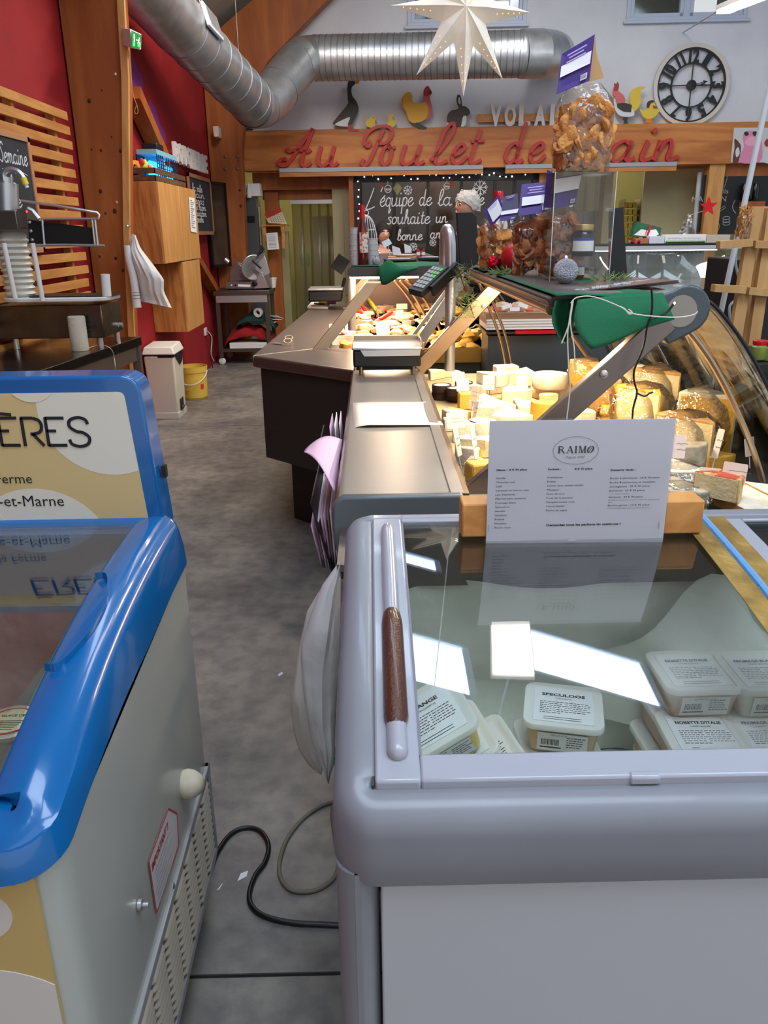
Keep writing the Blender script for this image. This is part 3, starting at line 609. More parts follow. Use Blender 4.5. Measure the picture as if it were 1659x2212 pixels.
body = rrect(B0+.012, B1+.003, C0+.014, C1-.012, .045, 6)
def sheet(pts, z0, ztf, mb=None):
    mb = mb or MB(); b = len(mb.v); n = len(pts)
    mb.v += [V((x, y, z0)) for x, y in pts]+[V((x, y, ztf(y))) for x, y in pts]; mb.f += [(b+i, b+(i+1) % n, b+n+(i+1) % n, b+n+i) for i in range(n)]; return mb
mb = sheet(body, .085, lambda y: Sb(y)-.096*(.58+.47*min(1, max(0, (y-C0)/.45)))); mb.f.append(tuple(range(len(body)))); O('body', mb, m_bz_w, bf)
mb = MB().grid(lambda u, v: bnoise(V((B0+.12+(B1-B0-.2)*u, C1-.10, .488+(.79-.488)*v)), .014), 20, 10).grid(lambda u, v: bnoise(V((B0+.12+(B1-B0-.2)*u, C0+.09+(C1-C0-.19)*v, .488)), .004), 14, 14)
mb.grid(lambda u, v: bnoise(V((B1-.085, C0+.09+(C1-C0-.19)*u, .45+(Sb(C0+.09+(C1-C0-.19)*u)-.05-.45)*v)), .01), 14, 10)
mb.grid(lambda u, v: V((B0+.1+(B1-B0-.18)*u, C0+.085, .45+.33*v)), 3, 3).grid(lambda u, v: V((B0+.1, C0+.085+(C1-C0-.17)*u, .45+.35*v)), 3, 3)
O('basin', mb, mat('frosty_basin', '#b9bab0', .6, col2='#8f8d8a', vs=4, bump=.4, bs=30), bf, ang=80)
O('basin_top_band', MB().box(B0+.08, B1-.08, C1-.11, C1-.085, .79, Sb(C1)-.01), m_blue, bf)
O('glass_lid', slab_s(B0+.06, B1-.075, C0+.075, C1-.075, -.004, .0, 16, Sf=Sb), m_frzglass, bf)
# curved finger pull standing on the rim
def bp_(u, o, h): y = .975+.225*u; return V((B1-.075+o, y, Sb(y)+h))
mb = MB(); P_ = [(-.02, .012), (0, .03), (.25, .048), (.5, .052), (.75, .047), (1, .03), (1.02, .010)]; b = 0
for u, o in cr_spline([(a_, b_, 0) for a_, b_ in P_], 5) and [(p.x, p.y) for p in cr_spline([(a_, b_, 0) for a_, b_ in P_], 5)]:
    for dx, h in ((-.002, .0), (-.002, .012), (.002, .012), (.002, .0)): mb.v.append(bp_(u, o-.006+dx, h+.002))
    b += 1
for i in range(b-1):
    for k in range(4): mb.f.append((i*4+k, i*4+(k+1) % 4, i*4+4+(k+1) % 4, i*4+4+k))
mb.f += [(0, 1, 2, 3), tuple((b-1)*4+k for k in (3, 2, 1, 0))]
O('lid_handle', mb, m_blue, bf)
# front decal panel: gold with pale circles
yf = C0+.012; fpz = Py(40, 1868, yf).z; fxe = Py(70, 1872, yf).x
def clip_circle(cx, cy, r, x0, x1, y0, y1, n=64):
    return [(min(max(cx+r*cos(2*pi*i/n), x0), x1), min(max(cy+r*sin(2*pi*i/n), y0), y1)) for i in range(n)]
dz = O('front_decal', MB().box(B0+.1, fxe, yf-.002, yf+.004, .12, fpz), m_gdecal, bf, 'gold front decal with pale circles')
cc = Py(-38, 1975, yf); cr_ = abs(Py(28, 1975, yf).x-cc.x); cc2 = Py(0, 2300, yf); cr2_ = (cc2-Py(0, 2092, yf)).length
for c_, r_ in ((cc, cr_), (cc2, cr2_)): O('decal_circle', MB().prism(clip_circle(c_.x, c_.z, r_, B0+.1, fxe, .12, fpz), ((0, yf-.002, 0), (1, 0, 0), (0, 0, 1), (0, -1, 0)), 0, .0012), mat('pale_decal', '#c4c2ba', .45), dz, flat=True)
# header display
hy = 1.475; hb = Py(0, 1150, hy).z-.004; ht = Py(0, 815, hy).z; hxr = Py(358, 1145, hy).x; hxt = Py(302, 830, hy).x; x0 = B0+.03
def htrap(i, r=.035):
    ins = [(x0+i, hb+i*.4), (hxr-i*1.0, hb+i*.4)]; ex, ez = hxt-i, ht-i
    arc = [(ex-r+r*cos(R(8+82*k/6)), ez-r+r*sin(R(8+82*k/6))) for k in range(7)]
    return ins+arc+[(x0+i, ez)]
hd = O('header_frame', MB().prism(htrap(0), ((0, hy, 0), (1, 0, 0), (0, 0, 1), (0, 1, 0)), 0, .075), m_blue, bf, 'blue moulded header frame', bev=.006, seg=3)
hf = O('sign_face', MB().prism(htrap(.030, .012), ((0, hy-.0008, 0), (1, 0, 0), (0, 0, 1), (0, 1, 0)), -.002, .004), mat('sign_gold', '#c9b27c', .5), hd, 'gold sign face with cream circles')
fi = htrap(.030, .012)
def in_face(pts):     # clip a polygon to the face outline (convex)
    poly = [V((a_, b_, 0)) for a_, b_ in fi]; out = [V((a_, b_, 0)) for a_, b_ in pts]
    for i in range(len(poly)):
        A, Bq = poly[i], poly[(i+1) % len(poly)]; e = Bq-A; new = []
        for j in range(len(out)):
            p, r_ = out[j-1], out[j]; sp = e.cross(p-A).z; sr = e.cross(r_-A).z
            if (sp >= 0) != (sr >= 0): new.append(p.lerp(r_, sp/(sp-sr)))
            if sr >= 0: new.append(r_)
        out = new
        if not out: break
    return [(p.x, p.y) for p in out]
def pxr(cx, cy, ex, ey): a_ = Py(cx, cy, hy); b_ = Py(ex, ey, hy); return a_.x, a_.z, (b_-a_).length
for k_, (cx, cz, r_) in enumerate((pxr(232, 880, 80, 880), pxr(95, 1205, 95, 1056), pxr(64, 812, 64, 868), pxr(-60, 1180, 28, 1140))):
    pg = in_face([(cx+r_*cos(2*pi*i/72), cz+r_*sin(2*pi*i/72)) for i in range(72)])
    if len(pg) > 2: O('circle', MB().prism(pg, ((0, hy-.0028-.0003*k_, 0), (1, 0, 0), (0, 0, 1), (0, -1, 0)), 0, .0003), m_wdecal, hf, flat=True)
F = lambda px, py: (Py(px, py, hy-.0042), V((1, 0, -.012)), V((0, 0, 1)), V((0, -1, 0)))
sc = 1.58/1725
def Lt(strokes, px, py, hpx, w=6.5): mb_ = MB(); f_ = F(px, py); k = hpx*sc; return mb_.ribbon([[(a_*k, b_*k) for a_, b_ in s_] for s_ in strokes], f_, w*sc, 0, .0004, sp=5)
E_ = [[(.66, 1), (0.001, 1)], [(0, 1.03), (0, -.03)], [(0.001, .0), (.66, 0)], [(.001, .53), (.33, .53)]]
tx = MB()
for px, st in ((5, E_+[[(-.05, 1.17), (.5, 1.12)]]), (55, [[(0, -.03), (0, 1)], [(-.04, 1), (.4, 1)], [(.4, 1), (.62, .9), (.68, .7), (.6, .5), (.38, .42), (.25, .42)], [(.33, .42), (.68, -.02)]]), (106, E_), (151, [[(.74, .78), (.66, .95), (.4, 1.02), (.12, .92), (.08, .7), (.3, .52), (.55, .46), (.74, .28), (.66, .05), (.38, -.04), (.1, .04), (.02, .22)]])):
    m_ = Lt(st, px, 962, 57); tx.add(m_.v, m_.f)
O('lettering', tx, m_ink, hf, 'black letters ERES with a grave accent', flat=True)
tx = MB(); f_ = F(70, 1044); text(tx, 'à la Ferme', f_, 21*sc, align='RIGHT', depth=0); clipx = lambda m_: setattr(m_, 'f', [p for p in m_.f if min(m_.v[i].x for i in p) > x0+.04])
clipx(tx); O('lettering', tx, m_ink, hf, flat=True); tx = MB()
f_ = F(139, 1093); text(tx, 'Seine-et-Marne', f_, 24*sc, align='RIGHT', bold=.0, depth=0)
clipx(tx)
O('lettering', tx, m_ink, hf, flat=True)
O('socket', MB().box(hxr-.004, hxr+.004, hy+.03, hy+.045, Px(336, 1040, hxr).z-.012, Px(336, 1040, hxr).z+.012), m_black, hd)
O('hinge_strip', MB().box(x0, hxr-.03, hy-.02, hy, hb-.012, hb+.004), m_seal_shade, bf)
# right side: vent grille with slanted louvres, drain plug, sticker, screws, caster
xs_ = B1+.004
def sd(px, py): p = Px(px, py, xs_); return p
g0, g1 = C0+.05, C1-.035; gt = Px(435, 1685, xs_).z; gb = .10
gt2 = gt
vf = O('vent_grille', MB().box(xs_-.004, xs_+.006, g0, g0+.016, gb, gt).box(xs_-.004, xs_+.006, g1-.016, g1, gb, gt).box(xs_-.004, xs_+.006, g0, g1, gt-.018, gt).box(xs_-.004, xs_+.006, g0, g1, gb, gb+.018), m_vframe, bf, 'grey side vent with slanted louvres', bev=.002)
O('vent_backing', MB().box(xs_-.003, xs_-.002, g0, g1, gb, gt), mat('vent_gap', '#3c3a36', .8), vf)
n_, rows = 8, 11
for r_ in range(rows):
    z = gb+.022+(gt-gb-.044)*(r_+.5)/rows
    for i in range(n_):
        y0 = g0+.020+(g1-g0-.04)*i/n_+.003; y1 = y0+(g1-g0-.04)/n_-.010; O('louvre', MB().tube([(xs_, y0, z), (xs_+.002, y0+.006, z), (xs_+.002, y1-.006, z), (xs_, y1, z)], [.003, .0058, .0058, .003], 7), m_louv, vf)
p = sd(392, 1694); O('drain_plug', MB().lathe([(.0, -.005), (.026, -.002), (.029, .008), (.026, .022), (.018, .034), (.007, .040), (0, .039)], p+V((0, 0, 0)), 20, axis=(1, 0, 0)), mat('yellowed_plastic', '#cfc6b0', .6, col2='#bfb59c', vs=40), bf, 'yellowed white drain plug')
q4 = [sd(x, y) for x, y in ((355, 1747), (375, 1758), (378, 1826), (326, 1972), (309, 1860))]
pg = [(p_.y, p_.z) for p_ in q4]; FS = ((xs_+.0006, 0, 0), (0, 1, 0), (0, 0, 1), (1, 0, 0))
stk = O('warning_sticker', MB().prism(pg, FS, 0, .0008), mat('sticker', '#c4c2c4', .5), bf, 'white warning sticker with red edge', flat=True)
mb = MB().ribbon([[(a_, b_), (c_, d_)] for (a_, b_), (c_, d_) in zip(pg, pg[1:]+pg[:1])], FS, .003, .0009, .0014, sp=0)
c0, c1_ = pg[4], pg[0]; du = V((0, c1_[0]-c0[0], c1_[1]-c0[1])); L_ = du.length; du.normalize(); dv = V((0, -du.z, du.y)); 
if dv.z > 0: dv = -dv
o_ = V((xs_+.002, *c0))+du*.012+dv*.030
text(mb, 'IMPORTANT !!', (o_, du, -dv, (1, 0, 0)), .014, width=L_*.82, bold=.03, depth=.0)
O('print', mb, mat('red_ink', '#a8252a', .6), stk, flat=True)
mb = MB()
for i in range(7): s0 = .02+.005*(i % 3); a_ = V((xs_+.0020, *c0))+du*s0+dv*(.042+.011*i); mb.bar(a_, a_+du*(L_*.8-.03*(i % 2)), .0012, .0004, V((1, 0, 0)))
O('print', mb, m_inkg, stk, flat=True)
for px, py in ((432, 1702), (358, 1914)): O('screw', MB().lathe([(.006, 0), (.006, .002), (.003, .004), (0, .004)], sd(px, py)+V((.006, 0, 0)), 10, axis=(1, 0, 0)), m_alu, bf)
O('screw', MB().lathe([(.009, 0), (.009, .006), (.004, .008), (.004, .016), (0, .016)], sd(286, 1955), 12, axis=(1, 0, 0)), m_alu, bf)
for x in (B0+.1, B1-.05):
    for y in (C0+.1, C1-.06): O('caster', MB().lathe([(.03, -.014), (.036, -.008), (.036, .008), (.03, .014)], (x+.02, y, .037), 16, axis=(1, 0, 0)).box(x-.01, x+.02, y-.02, y+.02, .06, .09), m_black, bf)
def shear(o):
    for ch in o.children:
        if ch.name.split('.')[0] in ('rim', 'body', 'vent_grille', 'vent_backing', 'louvre', 'drain_plug', 'warning_sticker', 'screw') or o.name.startswith('warning'):
            for v in ch.data.vertices:
                if v.co.x+bf.location.x > -.6: v.co.x += .013*(1.5-v.co.y-bf.location.y)/.78
        shear(ch)
shear(bf)
# pots inside
m_pot = mat('pot_paper', '#c8c3ba', .5); m_potl = mat('pot_lid', '#cdbfae', .35, coat=.3)
for k, (px, py, z, tx_) in enumerate(((22, 1560, .66, 'round ice cream pot with red ringed lid, top of the pile in the blue freezer'), (85, 1560, .645, 'round ice cream pot tucked under the edge of the blue freezer rim'), (6, 1640, .575, 'round pot with a dark cow print under the blue freezer glass'))):
    p = Pz(px, py, z); t = T('ice_cream_pot', tx_, 'pot', p+V((0, 0, -.085)))
    O('pot_body', MB().lathe([(.036, 0), (.046, .075), (.047, .08)], p+V((0, 0, -.085)), 24), m_pot, t)
    l_ = O('lid', MB().lathe([(.049, -.008), (.050, 0), (.047, .003), (.043, .0015), (0, .0015)], p, 28), m_potl, t)
    O('label', MB().lathe([(.038, .002), (.038, .003), (0, .003)], p, 24), mat('pot_label', '#d8d3a8', .6), l_)
    O('label_ring', MB().lathe([(.0395, .002), (.0395, .0034), (.0365, .0034), (.0365, .002)], p, 24), mat('red_ring', '#b5322c', .6), l_)
    mb = MB(); text(mb, 'GLACE DE', XY(p+V((-.02, .012, .0036))), .006, width=.04, bold=.02, depth=0)
    for i in range(6): mb.add([p+V((-.026+.002*i, -.002-.005*i, .0036)), p+V((.024-.002*i, -.002-.005*i, .0036)), p+V((.024-.002*i, -.0005-.005*i, .0036)), p+V((-.026+.002*i, -.0005-.005*i, .0036))], [(0, 1, 2, 3)])
    O('print', mb, m_ink, l_, flat=True)
# ================================================================== hanging tube fitting over the freezers
m_tube = mat('tube_light', '#fff7ea', emit=9)
def tube_fitting(a, b, w, label, rods):
    a, b = V(a), V(b); d = (b-a).normalized(); t = T('tube_light', label, 'lamp', (a+b)/2); s_ = d.cross(V((0, 0, 1))).normalized()
    O('housing', MB().bar(a+V((0, 0, .035)), b+V((0, 0, .035)), w*1.08, .04), m_white, t, bev=.004)
    O('diffuser', MB().bar(a+d*.02, b-d*.02, w, .03), m_tube, t, bev=.006)
    for r0, r1 in rods: O('suspension_rod', MB().cyl(r0, r1, .008, n=8), m_upvc, t)
tube_fitting((.80, 3.20, 3.8), (.93, 4.45, 3.8), .24, 'overhead tube lamp hanging above the cheese counter', [((.88, 3.6, 3.84), (.88, 3.6, rz(.88)+.0))])
pa, pb, pr = BW(1475, 70, .0), Py(1560, 22, 8.0), 0
ta, tb = Py(1562, 26, 8.0), Py(1662, -14, 6.4)
tube_fitting(ta, tb, .12, 'bright tube lamp on a wall rod beside the upstairs windows', [(ta+V((0, 0, .04)), BW(1476, 70, .01))])
# ================================================================== cheese counter
WX0, WX1, WY0, WY1, WZ = -.074, .198, 1.668, 3.352, .90
cc_ = T('cheese_counter', 'steel-topped cheese display counter with lit gantry and curved glass', 'counter', (.4, 2.5, 0))
mb = MB().prism([(WX0-.012, WZ-.05), (WX0-.012, WZ-.02), (WX0-.004, WZ-.004), (WX0+.008, WZ), (WX1-.03, WZ), (WX1-.028, WZ+.004), (WX1, WZ+.004), (WX1, WZ-.05)], ((0, WY0, 0), (1, 0, 0), (0, 0, 1), (0, 1, 0)), 0, WY1-WY0)
O('worktop', mb, m_steel, cc_)
O('deck_edge', MB().box(WX1, WX1+.012, WY0, WY1, WZ-.06, WZ+.003), m_champ, cc_)
m_endcap = m_grey
ep = [Py(x, y, WY0-.02) for x, y in ((740, 1073), (724, 1084), (719, 1100), (718, 1140), (724, 1180), (738, 1230), (758, 1290), (775, 1335))]
poly = [(p.x, p.z) for p in ep]+[(ep[-1].x+.03, .42), (.30, .34), (1.05, .34), (1.09, .60), (1.08, .83), (1.02, .875), (.20, .875), (.195, ep[0].z)]
O('end_panel', MB().prism(poly, ((0, WY0-.022, 0), (1, 0, 0), (0, 0, 1), (0, 1, 0)), 0, .025), m_endcap, cc_, 'slate grey moulded end panel', bev=.006, seg=3)
O('end_ledge', MB().box(-.06, 1.02, WY0-.075, WY0-.018, .80, .835), m_endcap, cc_, bev=.01, seg=3)
O('body', MB().box(WX0+.02, 1.04, WY0, WY1, .12, WZ-.05), m_dark, cc_)
O('plinth', MB().box(WX0+.09, .98, WY0+.05, WY1-.05, .0, .12), m_black, cc_)
O('deck', MB().box(WX1+.012, 1.06, WY0, WY1+.05, WZ-.05, WZ-.028), mat('deck_board', '#c7ad82', .6, col2='#b3976a', vs=4), cc_)
O('deck_grille', MB().box(.86, 1.05, WY0+.02, WY1, WZ-.028, WZ-.02), m_dark, cc_)
yN, yF_ = 1.80, 3.30
g = Py(1460, 662, yN); gz = g.z
def bar2(a, b, w, t):     # plank between a and b, w wide in its vertical plane, t thick along y
    d = (b-a).normalized(); s_ = V((0, 1, 0)).cross(d).normalized()*w/2; y_ = V((0, t/2, 0)); return MB().hexa([a-s_-y_, a+s_-y_, b+s_-y_, b-s_-y_, a-s_+y_, a+s_+y_, b+s_+y_, b-s_+y_])
def arm(y, a_, b_, m, bolt, lab=None, w=.052):
    a, b = Py(*a_, y), Py(*b_, y); o = O('support_arm', bar2(a, b, w, .03), m, cc_, lab, bev=.003)
    O('bolt', MB().lathe([(.009, 0), (.009, .004), (.005, .007), (0, .007)], Py(*bolt, y-.016), 12, axis=(0, -1, 0)), m_alu, o); return o
arm(yN-.03, (1440, 690), (1008, 1078), m_steel_d, (1304, 808), 'near support arm in shade-darkened steel')  # face turned from the light: its shade is put into darker steel
arm(yF_, (1092, 598), (903, 798), m_champ, (1044, 661), 'brushed far support arm', .058)  # lit champagne tone, against the shaded near arm
gx = [Py(1193, 668, yN).x, g.x+.02]
gzl = Py(1193, 668, yN).z
gan = O('gantry_shelf', MB().prism([(gx[0], gzl+.0), (gx[0]+.03, gzl-.012), (gx[1], gz-.03), (gx[1]+.012, gz), (gx[1], gz+.028), (gx[0]+.02, gzl+.035), (gx[0]-.008, gzl+.02)], ((0, yN+.02, 0), (1, 0, 0), (0, 0, 1), (0, 1, 0)), 0, yF_-yN), mat('gantry_grey', '#4a4542', .35), cc_, bev=.004)
O('gantry_rail', MB().cyl((gx[0]+.004, yN+.03, gzl-.004), (gx[0]+.004, yF_+.02, gzl-.004), .012, n=12), m_champ, gan)
O('lamp_tube', MB().cyl((.52, yN+.06, gzl-.03), (.52, yF_-.06, gzl-.03), .009, n=10), mat('warm_tube', '#ffd9a0', emit=9), gan)
GZT = gz+.028            # top of the shelf
# teardrop end cap
cx_, cz_, r_ = g.x+.012, g.z-.004, .052
tl, br = Py(1400, 702, yN), Py(1432, 742, yN)
arc = [(cx_+r_*cos(R(a)), cz_+r_*sin(R(a))) for a in range(-62, 141, 12)]
poly = arc+[(cx_-.075, cz_+.028), (cx_-.10, cz_+.02), (tl.x, tl.z), (br.x, br.z)]
ec = O('end_cap', MB().prism(poly, ((0, yN-.035, 0), (1, 0, 0), (0, 0, 1), (0, 1, 0)), 0, .055), mat('cap_slate', '#3b454b', .35, coat=.3), gan, 'slate teardrop end cap with grey disc', bev=.006, seg=3)
O('cap_disc', MB().lathe([(.034, 0), (.034, .0015), (0, .0015)], (cx_-.012, yN-.035, cz_-.003), 28, axis=(0, -1, 0)), mat('disc_grey', '#8c8579', .5), ec)
# curved front glass in three panes, with metal arc trims and tubes for reflected lines
m_frontglass = film('counter_glass', '#eceadf', .75, .02)
crv = [(gx[1]+.01, gz+.02), (.745, 1.285), (.82, 1.205), (.90, 1.09), (.965, .98), (1.0, .90), (1.01, .80)]
crv = [(p.x, p.y) for p in cr_spline([(a, b, 0) for a, b in crv], 5)]
def glass_strip(y0, y1): return MB().grid(lambda u, v: V((crv[min(len(crv)-1, int(round(u*(len(crv)-1))))][0], y0+(y1-y0)*v, crv[min(len(crv)-1, int(round(u*(len(crv)-1))))][1])), len(crv)-1, 1)
for y0, y1 in ((yN-.02, 2.48), (2.50, 3.30)): O('front_glass', glass_strip(y0, y1), m_frontglass, cc_, solid=.005)
O('glass_edge', MB().tube([(a+.003, yN-.02, b+.003) for a, b in crv], .0045, 6), m_black, cc_)
O('arc_trim', MB().tube([(a-.035-.05*i/len(crv), yN-.01, b-.055) for i, (a, b) in enumerate(crv[2:-6])], .0075, 8), m_champ, cc_, 'curved brushed trim')
for k in (0, 1): O('arc_trim', MB().tube([Py(x+13*k, y, yF_+.02+.02*k) for x, y in ((1035, 612), (1052, 655), (1072, 705), (1086, 755), (1095, 808))], .006, 8, sp=4), m_champ, cc_)  # tubes stand in for lines reflected in the curved glass
O('glass_trim', MB().tube([Py(x, y, 3.2) for x, y in ((1212, 690), (1250, 745), (1290, 800))], .007, 8), m_champ, cc_)
# ------------------------------------------------------------------ cheeses
DZ = WZ-.028
def cm(name, c, c2=None, **k): return mat(name, c, k.pop('r', .6), col2=c2, vs=k.pop('vs', 35), bump=k.pop('bump', .3), bs=k.pop('bs', 120), **k)
ch_white, ch_cream, ch_yel, ch_grey, ch_tan = cm('bloomy_rind', '#e9dfcb', '#dccdb0'), cm('cream_paste', '#ead9ab', '#e2cd96'), cm('yellow_paste', '#dfb24c', '#d6a53e'), cm('ash_rind', '#b9ae97', '#8e8570'), cm('tan_rind', '#c99f62', '#b08549')
ch_black, ch_red = cm('dark_crust', '#2a1a12', '#3a2418'), cm('red_rind', '#b5482c', '#cfae74', vs=22, lo=.45, hi=.52)
wrap = film('cling_film', '#fcfaf5', .22, .12, bump=1, bs=45)
def wedge_mb(p, r, h, a, rot, n=8):
    mb = MB(); pts = [(0, 0)]+[(r*cos(R(-a/2+a*i/n)), r*sin(R(-a/2+a*i/n))) for i in range(n+1)]
    cx = r*.62; mb.prism([((x-cx), y) for x, y in pts], XY((0, 0, 0)), 0, h); return mb.xf(TR(p, rz=rot))
def cheese(kind, p, w, h, rind, paste, label, rot=0, group=None, tag=None, wrapd=False):
    p = V(p); p.x = max(p.x, WX1+.016+w*.5); t = T('cheese', label, 'cheese', p, group=group)
    if kind == 'drum':
        O('rind', MB().lathe([(w/2*.9, 0), (w/2, h*.12), (w/2*1.01, h*.5), (w/2, h*.88), (w/2*.93, h), (0, h)], p, 22), rind, t, ang=50)
    elif kind == 'half':
        O('rind', MB().prism([(w/2*cos(R(a)), w/2*sin(R(a))) for a in range(0, 181, 12)], XY((0, 0, 0)), 0, h).xf(TR(p, rz=rot)), rind, t, bev=.003)
        O('cut_face', MB().box(-w/2*.97, w/2*.97, -.0015, 0, .003, h-.003).xf(TR(p, rz=rot)), paste, t)
    elif kind == 'wedge':
        O('rind', wedge_mb(p, w, h, 48, rot), rind, t, bev=.003)
        a = R(24); ins = .0015
        for s_ in (1, -1):
            F = (V((-.62*w, 0, 0)), V((cos(a), s_*sin(a), 0)), V((0, 0, 1)), V((-s_*sin(a)*-1 if 0 else (-sin(a)), s_*cos(a), 0)))
            F = (F[0], F[1], F[2], V((-sin(a), s_*cos(a), 0)))
            O('cut_face', MB().prism([(w*.03, h*.06), (w*.95, h*.06), (w*.95, h*.94), (w*.03, h*.94)], F, 0, ins).xf(TR(p, rz=rot)), paste, t)
    elif kind == 'block':
        O('rind', MB().box(-w/2, w/2, -w*.35, w*.35, 0, h).xf(TR(p, rz=rot)), rind, t, bev=.005)
        O('cut_face', MB().box(-w/2*.93, w/2*.93, -w*.35-.001, -w*.35, h*.07, h*.93).xf(TR(p, rz=rot)), paste, t)
    elif kind == 'log':
        O('rind', MB().cyl(V((-w/2, 0, h/2)), V((w/2, 0, h/2)), h/2, n=14).xf(TR(p, rz=rot)), rind, t, bev=.003)
    elif kind == 'pot':
        O('crust', MB().lathe([(w/2*.92, 0), (w/2, h*.2), (w/2, h), (w/2*.9, h), (w/2*.88, h*.85)], p, 20), ch_black, t)
        O('top', MB().lathe([(w/2*.9, h*.85), (w/2*.7, h*.98), (0, h)], p, 20), paste, t)
    elif kind == 'pyr':
        O('rind', MB().lathe([(w/2, 0), (w/2*.6, h), (0, h)], p, 4), rind, t, bev=.004)
    if wrapd:
        O('film_wrap', MB().ball(p+V((0, 0, h*.5)), (w*.62, w*.55, h*.62), 12), wrap, t)
    return t
def card(px, py, z, w, h, label, rz_=0, lean=12, cat='price tag', par=None, txt=2, group='price cards on the cheese', m=m_cream, mk=None):
    p = Pz(px, py, z); t = T('price_card', label, cat, p, group=group if mk is None else mk)
    Mx = TR(p, rx=R(-lean), rz=R(rz_)); O('card', MB().prism(rrect(-w/2, w/2, 0, h, .003, 2), XZ((0, 0, 0)), 0, .0012).xf(Mx), m, t, flat=True)
    mb = MB(); rr = random.Random(int(px)); x = 0
    for i in range(txt):
        L0 = w*(.5-.12*i); mb.ribbon([[(-L0/2+L0*k/7, h*(.62-.24*i)+(rr.random()-.5)*h*.06) for k in range(14)]], XZ((0, 0, 0)), h*.018, .0013, .0016, sp=2)
    O('writing', mb.xf(Mx), m_inkg, t, flat=True)
    O('pick', MB().cyl((0, .002, -.03), (0, .002, h*.4), .0012, n=5).xf(Mx), m_white, t)
    return t
